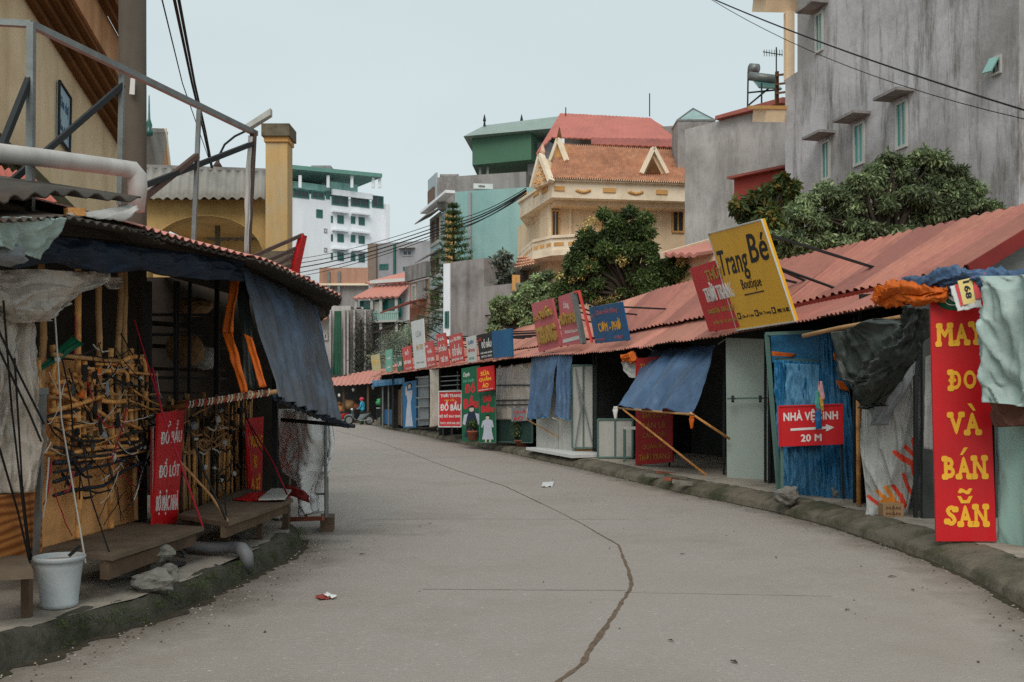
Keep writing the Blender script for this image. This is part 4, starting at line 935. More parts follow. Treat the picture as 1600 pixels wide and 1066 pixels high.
rsign([(701,525),(720,520),(725,563),(705,568)], M['red_faded'], (('THỦY',(.05,.14,.35,.26),'letter_white',.03),('ĐỒ BẦU',(.18,.36,.92,.78),'letter_white',.04),('SAU SINH',(.4,.1,.95,.24),'letter_white',.03),('0978 046 558',(.1,.86,.95,.95),'letter_white',.02)), 'bright red board with tall white words left of the white board')
rsign([(681,523),(695,520),(702,570),(687,573)], M['red_faded'], (('HÀ',(.2,.1,.85,.22),'letter_white',.02),('ĐỒ BẦU',(.12,.33,.95,.55),'letter_white',.04),('TRẺ EM',(.2,.68,.95,.88),'letter_white',.04)), 'slim faded red board with three white lines of words')
rsign([(663,536),(676,532),(681,572),(667,575)], M['red_faded'], (('AN',(.06,.12,.4,.22),'letter_white',.02),('HÀ',(.3,.28,.75,.46),'letter_white',.04),('THỜI TRANG',(.15,.58,.95,.78),'letter_white',.03),('0912 334',(.2,.89,.9,.95),'letter_white',.02)), 'short red board just right of the tall white board')
rsign([(642,503),(661,498),(665,574),(648,577)], M['white'], (('LỤA',(.35,.22,.8,.38),'sack_grey',.01),('MAY ĐO',(.3,.5,.9,.62),'letter_gold',.01),('thời trang',(.2,.86,.9,.9),'sack_grey',.01)), 'tall white board rising above the other roof edge signs', fwd=.1)
rsign([(628,544),(641,540),(644,577),(631,580)], M['red_faded'], (('ĐỖ',(.3,.12,.75,.36),'letter_white',.03),('THỜI TRANG',(.1,.54,.95,.74),'letter_white',.03),('0912 88',(.3,.9,.95,.96),'letter_white',.02)), 'red board just left of the tall white board')
rsign([(620,559),(628,557),(629,579),(621,581)], M['green_board'], (('LAN',(.15,.3,.9,.65),'letter_white',.03),), 'small dark green board left of the red boards')
rsign([(602,548),(612,545),(612,580),(603,582)], M['teal_board'], (('VẢI',(.2,.3,.8,.45),'letter_white',.02),('SỢI',(.2,.75,.8,.87),'letter_white',.02)), 'pale teal board near the far end of the row')
rsign([(579,556),(592,553),(594,579),(582,580)], mat('cream sign', 'cdbb86', .6, var=.15, bump=.03), (('MAI',(.2,.3,.8,.6),'letter_yellow',.02),), 'cream board farthest along the row of roof signs')

def hem(a, b, label, m='tarp_pale', r=.012):
    P = [a.lerp(b, i/14)+V(.008*noise.noise(V(i*.9,1,2)), .01*noise.noise(V(i,4,1)), .012*noise.noise(V(i*.8,2,7))) for i in range(15)]
    return single('hem_cord', tube(BM(), P, r, 7), M[m], label, 'cord', None, True)
hem(W(824,655,26.85), W(858,652,25.35), 'pale cord along the lower edge of the left hanging blue sheet'); hem(W(869,650,25.15), W(893,658,24.55), 'pale cord along the lower edge of the right hanging blue sheet')
for pts, lb in (([(1022,549,21.5),(1012,543,21.7)],'tie at the upper left corner of the propped awning'),([(1122,538,18.3),(1134,530,18.3)],'tie at the upper right corner of the propped awning'),([(863,653,25.3),(872,656,25.2),(876,662,25.15)],'white knotted tie between the two hanging blue sheets')):
    single('knotted_rope', tube(BM(), [W(*p) for p in pts], .012, 6), M['rope_white'], lb, 'cord', 'ties of the blue sheets')
# ================================================================ LEFT SIDE
struct('kerb', loft_side(KL, [(-.03,-.02),(-.01,.03),(.005,.08),(.03,.13),(.06,.155),(.10,.166),(.15,.168)], -1, 0, 0, step=.04, seg=0, rough=.042, seed=4), M['kerb_wet'], True)
rows = []
for i in range(90):
    y = 2.5+.113*i; x = atY(KL, y).x if y < 11.4 else atY(KL, 11.4).x-(y-11.4)*.6
    rows.append([V(x-o, y, .166+.012*noise.noise(V(x*1.5-o, y*1.5, 0))+.01*noise.noise(V(o*4, y*4, 3))) for o in (.10,.25,.4,.6,.9,1.3,2,3,5,8)])
struct('pavement', grid(rows), M['pave'], True)
M['weed'] = mat('weeds', '4c5a31', .7, var=.3, bump=0, attr=True, trans=.2)
cs = []
for i in range(260):
    y = random.uniform(6.2, 11.2); p = atY(KL, y); cs.append((V(p.x-random.uniform(-.05,.07), y, random.uniform(.01,.17)), (.06,.06,.025), random.uniform(.3,1)))
o = leaf_obj('moss', cs, 7000, .012, M['weed'], None, 3, ((.55,.6,.5),(.8,.9,.6),(.4,.42,.35)), aspect=.6); o['kind'] = 'stuff'
# ---------------------------------------------------------------- stalls
M['darkwood'] = mat('dark wood', '3c342d', .9, var=.3, scale=4, bump=.2)  # dark tone also carries the deep shade inside the left stalls
sl1 = thing('market_stall', V(-4.2,7.8,.17), 'near left stall of dark tin with a bamboo and plywood front', 'market stall', 'stalls on the left corner')
lo1 = [W(-60,330,5.0), W(0,313,5.7), W(110,302,6.4), W(222,312,7.05)]
obj('roof', corrug(lo1, [p+V(-3.2,.6,.55) for p in lo1], .21, .02, 5, .04, 3), M['tin_dark'], sl1, True, solid=.012)
lo2 = [W(-40,345,5.3), W(100,340,6.2), W(222,362,7.1), W(262,383,7.5)]
obj('roof', corrug(lo2, [p+V(-3,.6,.35) for p in lo2], .1, .012, 4, .06, 5), M['tin_dark'], sl1, solid=.006)
obj('back_wall', obox(BM(), (-6.2,4), (-6.2,14.5), .1, .15, 3.6), M['darkwood'], sl1)
obj('partition', obox(BM(), (-6.2,9.45), (-3.6,9.5), .06, .15, 2.9), M['darkwood'], sl1)
sl2 = thing('market_stall', V(-4.2,11.5,.17), 'corner left stall of rusty tin with a big sooty blue sheet hung from its eave', 'market stall', 'stalls on the left corner')
lo = [W(222,362,7.12), W(300,384,7.9), W(410,411,9.0), W(470,436,9.9), W(531,466,10.9), W(524,478,12.2), W(506,502,14.2)]
hi = [V(-5.2,7.3,3.45), V(-5.2,8.1,3.45), V(-5.2,9.2,3.45), V(-5.2,10.2,3.45), V(-5.2,11.2,3.45), V(-5.2,12.8,3.45), V(-5.2,14.8,3.45)]
obj('roof', corrug([p+V(0,0,.035) for p in lo], [p+V(0,0,.035) for p in hi], .12, .014, 5, .05, 7), M['roof_pink'], sl2, solid=.005)
obj('shade_underlay', corrug(lo, hi, .12, .014, 5, .10, 7), M['tin_dark'], sl2, solid=.008)  # added dark sheet; its colour paints the roof's shaded underside
obj('back_wall', obox(BM(), (-6.1,14.9), (-3.0,14.7), .1, .15, 3.4), M['darkwood'], sl2)
for t_, pts in ((sl1, [(232,440,640,9.35,.05),(68,612,872,7.0,.035)]), (sl2, [(430,420,780,11.5,.06),(274,440,640,10.2,.03),(340,430,640,11.2,.035)])):
    for px, y0, y1, Y, w in pts: obj('post', bar(BM(), W(px,y0,Y), W(px-(12 if px==68 else 0),y1,Y), w, w, V(0,1,0)), M['galv'] if px == 68 else M['steel_dark'], t_)
obj('beam', bar(BM(), W(-30,385,6.3), W(376,430,9.4), .06, .09), M['darkwood'], sl1)
obj('beam', bar(BM(), W(376,428,9.4), W(505,492,12.5), .06, .09), M['darkwood'], sl2)
gr = thing('steel_grille', V(-3.45,10.2,1.8), 'black steel grid over the dark opening of the corner stall', 'grille')
for a, b in (((232,492,9.7),(352,492,11.6)),((232,523,9.7),(352,524,11.6)),((232,590,9.7),(352,592,11.6)),((278,440,10.3),(276,640,10.3)),((297,440,10.6),(295,640,10.6)),((338,440,11.3),(336,640,11.3))): obj('bar', bar(BM(), W(*a), W(*b), .03), M['steel_dark'], gr)
# goods in the dark
for i, (px, py, Y, w, h, m, lb) in enumerate(((290,545,12.5,.5,.45,'cardboard','brown carton on a shelf deep inside the corner stall'),(318,560,12.8,.4,.3,'sack','grey bundle on a shelf deep inside the corner stall'),(300,480,12.2,.5,.25,'cardboard','flattened carton pushed under the roof of the corner stall'))):
    c = W(px, py, Y); bm = BM(); blob(bm, c, (w/2, .2, h/2), 2, .15, 1.2, i); single('carton', bm, M[m], lb, 'box', 'goods inside the left stall')
sh = thing('storage_shelf', W(300,600,12.6), 'dark wooden shelves inside the corner stall', 'shelf')
for yy in (505, 540, 575, 612): obj('shelf_board', obox(BM(), W(240,yy,12.5), W(352,yy,13.4), .4, W(300,yy,12.9).z-.03, W(300,yy,12.9).z), M['darkwood'], sh)
# ---------------------------------------------------------------- bamboo and plywood front
bf = thing('bamboo_fence', V(-3.5,8.4,.45), 'plywood and bamboo front lashed with ropes and canes', 'fence')
rnd = random.Random(11)
for Y0, Y1, z0, z1 in ((7.3,8.02,.46,1.90),(8.04,8.72,.46,1.42),(8.73,9.32,.46,1.30)):
    obj('plywood', obox(BM(), (-3.54,Y0), (-3.52+.02*rnd.random(),Y1), .03, z0, z1), M['ply'], bf)
def xw(Y): return -3.5+.02*(Y-7.3)
for k in range(19):
    Y = 7.25+.116*k+rnd.uniform(-.03,.03); top = 1.95+rnd.uniform(-.25,.1)
    if k in (1,5,8,11,13): top = 2.72
    x = xw(Y)+rnd.uniform(.03,.09); r = rnd.uniform(.014,.024) if top < 2 else .026
    zb = .5 if k % 5 == 0 else rnd.uniform(1.0,1.3)
    bm = BM(); n = 7; P = [V(x+rnd.uniform(-.008,.008), Y+(.12*(i/n) if k == 11 else 0)+rnd.uniform(-.008,.008), zb+(top-zb)*i/n) for i in range(n+1)]
    PP = []; RR = []
    for a, b in zip(P, P[1:]):
        PP += [a, a.lerp(b, .06), a.lerp(b, .94)]; RR += [r*1.12, r, r]
    PP.append(P[-1]); RR.append(r)
    obj('bamboo_pole', tube(bm, PP, RR, 8), M['bamboo'] if rnd.random() < .6 else M['bamboo_old'], bf, True)
def wavy(a, b, r, amp, seed, n=14, bend=0.):
    P = []
    for i in range(n+1):
        t = i/n; p = a.lerp(b, t)
        P.append(p+V(amp*.5*noise.noise(V(t*3,seed,0)), amp*noise.noise(V(t*2.5,seed,4)), amp*noise.noise(V(t*3.5,seed,8))-bend*4*t*(1-t)))
    return P
obj('dark_backing', obox(BM(), (-3.62,7.3), (-3.62,9.4), .03, .46, 1.9), M['darkwood'], bf)  # added dark backing; its colour stands in for shade in the lattice gaps
for k in range(46):
    Y0 = rnd.uniform(7.2, 8.8); L_ = rnd.uniform(.35,1.5); Y1 = min(9.46, Y0+L_); z = 1.12+.82*((k*.618) % 1.0); r = rnd.choice((.008,.010,.013,.017,.019)); x = xw(Y0)+rnd.uniform(.07,.15)
    dz = rnd.choice((-.16,-.06,-.03,0,0,.03,.05,.12)); n = 9; a = V(x,Y0,z); b = V(x+rnd.uniform(-.02,.03),Y1,z+dz); bow = rnd.uniform(-.02,.03); PP = []; RR = []
    P = [a.lerp(b, i/n)+V(0,0,bow*4*(i/n)*(1-i/n)) for i in range(n+1)]
    for p, q_ in zip(P, P[1:]): PP += [p, p.lerp(q_, .08), p.lerp(q_, .92)]; RR += [r*1.14, r, r]
    PP.append(P[-1]); RR.append(r)
    if k % 6 == 0: PP += [b+V(.015,.03,-.03), b+V(.02,.035,-.12)]; RR += [r, r*.9]
    obj('cane', tube(BM(), PP, RR, 8), M[rnd.choice(('bamboo','bamboo','bamboo','darkwood','bamboo_old'))], bf, True)
for k in range(34):
    Y0 = rnd.uniform(7.2, 9.1); Y1 = min(9.45, Y0+rnd.uniform(.1,.9)); z = rnd.uniform(.95,1.95); x = xw(Y0)+rnd.uniform(.08,.19)
    obj('cord', tube(BM(), wavy(V(x,Y0,z), V(x,Y1,z+rnd.uniform(-.35,.3)), .01, .02, 700+k, 8, rnd.uniform(0,.06)), rnd.choice((.005,.008,.011)), 6), M[rnd.choice(('rope_dark','rope_dark','darkwood'))], bf)
for k in range(16):
    c = V(xw(8)+rnd.uniform(.1,.18), rnd.uniform(7.3,9.3), rnd.uniform(1.0,1.9)); w = rnd.uniform(.02,.05); h = rnd.uniform(.04,.12)
    obj('torn_rag', cloth([c+V(0,-w,0), c+V(.01,w,.01), c+V(.02,w*.6,-h), c+V(0,-w*.5,-h*1.2)], 5, 6, .008, 1, .01, n=V(1,0,0)), M[rnd.choice(('sack_grey','rope_dark','rope_dark','tarp_black'))], bf, True, solid=.003)
M['hose'] = flat('black hose', '23272e', .5)
for k, (z0, z1, d) in enumerate(((1.05,1.16,.05),(.88,1.10,.07),(1.12,1.22,.03),(1.24,1.18,.06),(.98,1.32,.02))):
    obj('hose', tube(BM(), wavy(V(-3.38,7.35,z0), V(-3.34,9.35,z1), .02, .08, 40+k, bend=d), .011+.004*(k%3), 7), M['hose'], bf, True)
for k in range(70):
    Y0 = rnd.uniform(7.2, 9.3); Y1 = max(7.15, min(9.4, Y0+rnd.uniform(-.7,.7))); z = rnd.uniform(.65,2.0); z1 = max(.55, min(2.3, z+rnd.uniform(-.5,.35)))
    m = rnd.choice(('rope_red','rope_white','rope_dark','rope_white','rope_dark','rope_dark')); x = xw(Y0)+rnd.uniform(.1,.2)
    obj('rope', tube(BM(), wavy(V(x,Y0,z), V(x,Y1,z1), .01, .014, 90+k, 8, rnd.uniform(0,.08)), rnd.choice((.003,.004,.006)), 5), M[m], bf)
for k in range(18):
    Y = rnd.uniform(7.3, 9.3); z = rnd.uniform(1.1,1.95); c = V(xw(Y)+rnd.uniform(.09,.16), Y, z); bm = BM()
    blob(bm, c, (.02,.018+.02*rnd.random(),.018+.03*rnd.random()), 1, .6, 3, k); obj('knot', bm, M[rnd.choice(('rope_white','bamboo','bamboo','rope_dark','orange'))], bf)
for k, (px, y0, y1, Y) in enumerate(((90,430,880,7.15),(105,560,690,7.4),(137,690,870,7.2))):
    single('steel_rod' if k == 0 else 'hanging_rope', tube(BM(), [W(px-8,y0,Y), W(px+6,(y0+y1)/2,Y+.02), W(px+(44 if k==0 else 10 if k==1 else 36),y1,Y+.05)], .006, 5), M[('rope_white','rope_dark','rope_dark')[k]], ('thin pale string leaning down the bamboo front to the bench','dark cord hanging on the upper bamboo front','dark cord running down to the bench behind the bucket')[k], 'string', 'loose strings at the bamboo front')
M['grainboard'] = mat('orange wood laminate', 'b06a2e', .5, var=.12, scale=1.5, bump=.04)
nt_ = M['grainboard'].node_tree; wv = nt_.nodes.new('ShaderNodeTexWave'); wv.bands_direction = 'Z'; wv.inputs['Scale'].default_value = 2.6; wv.inputs['Distortion'].default_value = 7; wv.inputs['Detail'].default_value = 3; wv.inputs['Detail Scale'].default_value = .8
g_ = nt_.nodes.new('ShaderNodeNewGeometry'); mp_ = nt_.nodes.new('ShaderNodeMapping'); mp_.inputs['Scale'].default_value = (.5,.5,2.2); nt_.links.new(g_.outputs['Position'], mp_.inputs['Vector']); nt_.links.new(mp_.outputs['Vector'], wv.inputs['Vector'])
rr_ = nt_.nodes.new('ShaderNodeValToRGB'); rr_.color_ramp.elements[0].color = (*lin('7d4318'), 1); rr_.color_ramp.elements[1].color = (*lin('b8743a'), 1); nt_.links.new(wv.outputs['Fac'], rr_.inputs['Fac']); nt_.links.new(rr_.outputs['Color'], nt_.nodes['Principled BSDF'].inputs['Base Color'])
q = Q((-50,778,6.2),(66,768,7.2),(66,868,7.15),(-50,886,6.2))
single('laminate_board', slab(BM(), q, .025), M['grainboard'], 'orange wood grain board at the near end of the bamboo front', 'board')
# ---------------------------------------------------------------- hanging sheets at the near left
dr('plastic_sheet', [((-30,420,6.3),(156,424,7.3)),((-20,450,6.3),(154,440,7.3)),((-8,478,6.3),(110,455,7.1)),((8,495,6.4),(82,478,6.9)),((22,505,6.5),(58,502,6.8))], M['plastic_dirty'], 'dirty plastic sheet bunched under the eave of the near left stall', 'plastic sheet', thick=.16, fold=.04, freq=9, crease=.05, seed=3)
dr('plastic_sheet', [((6,492,6.6),(36,500,6.8)),((-10,560,6.6),(47,585,6.8)),((-20,640,6.6),(58,640,6.85)),((-30,700,6.6),(72,690,6.9)),((-40,775,6.6),(52,765,6.9))], M['plastic_dirty'], 'dirty plastic sheet hanging straight down at the left picture edge', 'plastic sheet', thick=.12, fold=.05, freq=7, crease=.05, seed=6)
single('tarp_sheet', cloth(Q((-30,338,5.5),(102,340,6.2),(58,404,6.2),(-30,372,5.5)), 26, 16, .03, 3, .03, 3, seed=3), M['silver'], 'grey green sheet lying over the eave at the left picture edge', 'tarpaulin', smooth=True, solid=.005)
single('tarp_sheet', cloth([W(-30,352,5.9), W(382,408,9.2), W(378,440,9.15), W(-30,408,5.9)], 90, 14, .03, 7, .035, 5, sag=.05, grow=.3, seed=9, edge=.05), M['tarp_navy'], 'dark blue tarpaulin band tucked along under the left eaves', 'tarpaulin', smooth=True, solid=.006)
dr('hanging_cloth', [((160,432,7.8),(192,432,8.0)),((163,445,7.8),(188,442,8.0)),((172,452,7.8),(180,452,7.9))], M['plastic_dirty'], 'small plastic rag tied under the blue tarpaulin band', 'rag', thick=.05, fold=.02, freq=5, crease=.02, nu=16)
single('fabric_strip', cloth(Q((112,525,7.6),(131,538,7.6),(52,588,7.2),(50,585,7.2)), 10, 16, .01, 2, .01), M['oval'], 'green strap stretched across the dark opening above the bamboo front', 'strap', smooth=True, solid=.004)
for i, pts in enumerate(([(-10,500,6.0),(30,590,6.3),(66,662,6.6)],[(4,470,6.0),(20,640,6.5),(48,872,6.85)],[(0,545,6.1),(45,645,6.5),(62,690,6.6)],[(20,560,6.3),(34,760,6.7),(50,875,6.9)],[(2,700,6.2),(30,800,6.6),(46,880,6.8)])):
    single('black_strap', tube(BM(), [W(*p)+V(.012*math.sin(9*i+j),0,0) for j, p in enumerate(pts)], .007, 6), M['rope_dark'], ('black strap crossing the plastic at the left edge to the grey post','long black strap running from the eave to the low bench','short black strap knotted at the grey post','black strap falling steeply to the low bench end','lowest black strap beside the orange wood board')[i], 'strap', 'black straps at the left edge')
fr = thing('wall_bracket', W(68,612,6.95), 'short grey steel bracket behind the plastic at the left edge', 'bracket')
obj('rail', bar(BM(), W(28,613,6.75), W(72,611,7.0), .045), M['galv'], fr); obj('upright', bar(BM(), W(66,608,6.98), W(66,660,7.0), .055), M['galv'], fr)
# ---------------------------------------------------------------- benches
def bench(corners, z, th, legs, label, beam=True):
    cs_ = [G(px, py, z) for px, py in corners]; c = sum(cs_, V(0,0,0))/4
    t = thing('plank_bench', V(c.x, c.y, .17), label, 'bench', 'plank benches on the left pavement')
    rows = [[cs_[0].lerp(cs_[1], u).lerp(cs_[3].lerp(cs_[2], u), v)+V(0,0,.008*noise.noise(V(u*3,v*5,z*9))) for u in np.linspace(0,1,8)] for v in np.linspace(0,1,16)]
    obj('seat', grid(rows), M['plank'], t, solid=th)
    if beam:
        a, b, cc, d = cs_
        obj('rail', bar(BM(), b+V(-.06,.05,-.07), cc+V(-.06,-.1,-.07), .05, .1), M['wood'], t); obj('rail', bar(BM(), a+V(.06,.05,-.07), d+V(.06,-.1,-.07), .05, .1), M['wood'], t)
    for px, py, w in legs:
        p = G(px, py, .165); obj('leg', bar(BM(), p, V(p.x, p.y, z-th*.5-.002), w, w, V(0,1,0)), M['wood'], t)
    return t, cs_
b1, c1 = bench([(64,861),(176,873),(319,826),(205,819)], .46, .035, [(222,905,.06),(300,862,.05)], 'nearest full bench of grey planks behind the white bucket')
obj('brace', bar(BM(), c1[1]+V(-.07,.03,-.10), c1[1].lerp(c1[2],.55)+V(-.05,0,-.08), .07, .11), M['wood'], b1)
b2, c2 = bench([(278,808),(357,820),(458,782),(384,765)], .50, .04, [(353,853,.07),(406,843,.055),(447,826,.07),(290,838,.05)], 'farther plank bench with a red paper lying on it')
b0, c0_ = bench([(-60,878),(-60,902),(52,898),(40,872)], .52, .05, [(42,964,.055),(-40,980,.055)], 'low bench end cut off by the left picture edge', False)
for i, (px, py, z, r, lb) in enumerate(((240,922,.23,(.17,.13,.085),'lowest mossy stone propping the nearest bench'),(246,902,.36,(.13,.12,.075),'upper rough stone propping the nearest bench'),(377,842,.24,(.07,.07,.07),'small round stone under the corner of the farther bench'),(262,905,.22,(.09,.08,.06),'small stone lying by the propping stones of the nearest bench'))):
    c = G(px, py, .17); bm = BM(); blob(bm, V(c.x, c.y, z), r, 3, .5, 1.6, i+5); single('stone', bm, M['stone'], lb, 'stone', 'stones under the left benches')
single('concrete_block', box(BM(), c1[2].x-.5, c1[2].x-.2, c1[2].y-.75, c1[2].y-.5, .165, .44), M['stone'], 'concrete block carrying the middle of the nearest bench', 'block')
pp = [G(262,852,.24), G(330,856,.24), G(362,855,.24), G(378,858,.235), G(385,868,.20), G(387,890,.06)]
single('drain_pipe', tube(BM(), pp, [.05,.05,.05,.062,.062,.058], 14), M['pvc_grey'] if 'pvc_grey' in M else mat('grey pvc', '77777a', .5, var=.12, bump=.05, dirt='5a544b'), 'grey drain pipe bending over the mossy kerb', 'pipe', smooth=True)
for i, (a, b) in enumerate((((266,846),(290,868)),((286,846),(304,862)),((262,880),(288,880)))):
    single('steel_offcut', bar(BM(), G(*a,.27), G(*b,.19), .03), M['galv'] if i < 2 else M['steel_dark'], ('left light steel offcut leaning by the drain pipe','right light steel offcut leaning by the drain pipe','dark steel offcut on the pavement before the drain pipe')[i], 'steel bar', 'steel offcuts')
# bucket
c = G(93,948,.168); M['bucket'] = mat('white plastic pot', 'a6abac', .45, var=.06, scale=3, bump=.35, bscale=14, dirt='8b8d8c', dscale=4, damt=.6)
bk = thing('plastic_bucket', c, 'white plastic flower pot full of sand in front of the near bench', 'bucket')
k = (H-.17)/ (c.y) if 0 else 1
prof = [(.112,0),(.118,.012),(.122,.03),(.119,.034),(.146,.27),(.150,.285),(.150,.31),(.158,.315),(.166,.325),(.170,.34),(.166,.352),(.154,.352),(.148,.34),(.146,.30)]
bm = BM(); lathe(bm, c, prof, 40)
for v in bm.verts:
    zz = v.co.z-c.z
    if .05 < zz < .27:
        a = math.atan2(v.co.y-c.y, v.co.x-c.x); f = 1+.024*abs(math.sin(a*6))*min(1,(.27-zz)/.05)+.02*noise.noise(v.co*14); v.co.x = c.x+(v.co.x-c.x)*f; v.co.y = c.y+(v.co.y-c.y)*f
obj('shell', bm, M['bucket'], bk, True)
obj('sand', lathe(BM(), c, [(.02,.318),(.09,.322),(.149,.316),(.149,.30)], 28), mat('sand', 'a08872', .95, var=.15, scale=20, bump=.5), bk, True)
obj('clip', bar(BM(), c+V(.10,-.08,.36), c+V(.155,-.03,.42), .03, .015), M['black'], bk)
# ---------------------------------------------------------------- leaning signs on the left
q = [W(248,646,8.95), W(289,640,9.75), W(277,818,9.45), W(239,820,8.8)]
s = sign('leaning_sign', q, .02, M['red'], 'tall red board with white words leaning on the bamboo fence by the near bench')
for tx, bx in (('2',(.40,.085,.47,.125)),('2',(.70,.085,.77,.125)),('ĐỒ BẦU',(.12,.12,.93,.29)),('ĐỒ LÓT',(.12,.42,.93,.59)),('BỘ MẶC NHÀ',(.08,.70,.96,.92))): letter(q, tx, bx, M['letter_white'], s, .015, .003)
q = [W(239,668,9.02), W(252,666,9.25), W(250,800,9.2), W(238,802,8.95)]
sign('leaning_sign', q, .02, M['red_faded'], 'slim red board edge showing behind the tall red words board', frame=M['letter_white'], fw=.01)
q = [W(385,655,11.9), W(412,651,12.4), W(409,768,12.3), W(388,769,12.0)]
s = sign('leaning_sign', q, .02, M['red'], 'narrow red board with yellow words above the farther bench')
for tx, bx in (('VUÔNG',(.2,.2,.95,.40)),('ĐO',(.4,.50,.62,.68)),('A SĨ',(.2,.76,.85,.97))): letter(q, tx, bx, M['letter_yellow'], s, .03, .003)
single('curled_banner', cloth([W(381,652,11.6), W(391,668,11.8), W(393,770,11.9), W(388,770,11.8)], 8, 20, .02, 1, .02), M['red'], 'curled red banner strip beside the narrow red board', 'banner', smooth=True, solid=.005)
zt = .525
single('red_paper', cloth([G(390,770,zt), G(425,768,zt), G(418,784,zt), G(364,782,zt)], 12, 8, .006, 2, .008, n=V(0,0,1)), M['red'], 'red plastic paper lying flat on the farther bench', 'paper', smooth=True, solid=.004)
single('pale_board', hexa(BM(), [p+V(0,0,d) for d in (.02,.035) for p in (G(404,785,zt), G(445,784,zt), G(455,770,zt), G(426,766,zt))]), M['white_dirty'], 'pale printed board lying on the red paper of the farther bench', 'board')
# ---------------------------------------------------------------- second bamboo fence
b2f = thing('bamboo_fence', V(-3.3,11,.45), 'dense fence of thin old bamboo behind the farther bench', 'fence')
rnd = random.Random(5)
for k in range(56):
    Y = 9.6+.055*k+rnd.uniform(-.02,.02); x = -3.33+.03*(Y-9.6)*0+rnd.uniform(0,.06); top = 1.55+rnd.uniform(-.25,.12)
    obj('bamboo_pole', tube(BM(), [V(x,Y,.4), V(x+rnd.uniform(-.02,.02),Y+rnd.uniform(-.03,.03),1), V(x+rnd.uniform(-.03,.03),Y+rnd.uniform(-.05,.05),top)], rnd.uniform(.011,.02), 6), M[rnd.choice(('bamboo_old','bamboo_old','darkwood','bamboo'))], b2f, True)
obj('dark_backing', obox(BM(), (-3.38,9.55), (-3.38,12.75), .03, .4, 1.35), M['darkwood'], b2f)
for k in range(20):
    Y0 = rnd.uniform(9.6, 11.6); Y1 = Y0+rnd.uniform(.5,1.4); z = rnd.choice((.75,1.05,1.1,1.3,1.42))+rnd.uniform(-.08,.08)
    obj('cane', tube(BM(), wavy(V(-3.22,Y0,z), V(-3.2,Y1,z+rnd.uniform(-.2,.2)), .01, .1, k+300), rnd.uniform(.007,.014), 6), M[rnd.choice(('bamboo_old','darkwood','rope_white'))], b2f, True)
for k in range(24):
    Y = rnd.uniform(9.7,12.4); c = V(-3.2+rnd.uniform(0,.06), Y, rnd.uniform(.6,1.55)); bm = BM(); blob(bm, c, (.03,.03+.04*rnd.random(),.02+.03*rnd.random()), 1, .8, 3, k)
    obj('rag', bm, M[rnd.choice(('rope_white','rope_dark','sack_grey','rope_dark'))], b2f)
rk = thing('bamboo_rod_pair', W(350,628,9.3), 'two bamboo rods wound with coloured string carrying the blue sheet', 'rods')
obj('rod', tube(BM(), [W(235,642,9.6), W(330,628,9.35), W(434,612,9.05)], .024, 9), M['bamboo_old'], rk, True)
obj('rod', tube(BM(), [W(262,630,9.65), W(350,622,9.4), W(392,613,9.2)], .018, 9), M['bamboo_old'], rk, True)
bm = BM(); bm2 = BM()
for i in range(26):
    t = .3+.66*i/26; p = W(235,642,9.6).lerp(W(434,612,9.05), t); d = V(.02*random.random(),.01,.0)
    obj('string_winding', tube(BM(), [p+V(-.006,-.03,-.03), p+V(.012,-.033,.0), p+V(.004,-.02,.034), p+V(.012,.02,.03)], .006, 5), M['rope_white' if i % 3 else 'rope_red'], rk)
# ropes to the benches
for i, (pts, m, r, lb) in enumerate((([(238,575,8.9),(252,640,8.6),(318,826,8.75)],'rope_red',.009,'crimson rope slanting from the post to the near bench corner'),([(210,500,8.9),(246,620,8.7),(312,812,8.75)],'rope_red',.006,'thin crimson cord beside the crimson rope'),([(292,660,9.0),(320,740,8.8),(356,818,8.75)],'rope_dark',.010,'black rope falling to the corner of the farther bench'),([(280,720,9.2),(330,775,8.9),(356,815,8.75)],'bamboo_old',.012,'thin cane slanting down to the farther bench corner'),([(384,652,11.5),(425,720,11.1),(452,780,10.75)],'rope_red',.010,'red cord from the narrow red board to the farther bench end'),([(365,600,9.4),(400,690,9.8),(452,778,10.8)],'rope_dark',.006,'black cord from the wound rods to the farther bench end'),([(330,700,9.6),(350,770,9.1),(357,840,8.75)],'rope_dark',.007,'thin black cord along the farther bench leg'))):
    single('tie_rope', tube(BM(), [W(*p) for p in pts], r, 6), M[m], lb, 'rope', 'ropes tied to the left benches')
# ---------------------------------------------------------------- big sooty tarp
single('tarp_sheet', cloth([W(374,416,9.35), W(492,478,11.4), W(529,660,10.75), W(432,622,9.02)], 60, 50, .025, 6, .035, 2.6, sag=.03, grow=.7, seed=21), M['tarp_dirty'], 'large sooty blue tarpaulin hanging from the left corner eave', 'tarpaulin', smooth=True, solid=.006)
single('tarp_sheet', cloth([W(487,474,11.45), W(496,486,11.9), W(529,656,11.1), W(512,652,10.72)], 14, 30, .03, 2, .03, 3, seed=4), M['tarp'], 'clean blue fold at the right edge of the large sooty tarpaulin', 'tarpaulin', smooth=True, solid=.006)
rollt('tarp_roll', [(428,621,9.0),(455,632,9.5),(490,646,10.1),(522,658,10.6),(545,666,10.9)], [.022,.03,.032,.03,.02], M['tarp_navy'], 'rolled lower hem of the large sooty tarpaulin', 'tarpaulin', 3, .5)
single('steel_rod', tube(BM(), [W(440,656,11.2), W(554,666,10.9)], .022, 8), M['steel_dark'], 'black rod sticking out below the large sooty tarpaulin', 'rod', smooth=True)
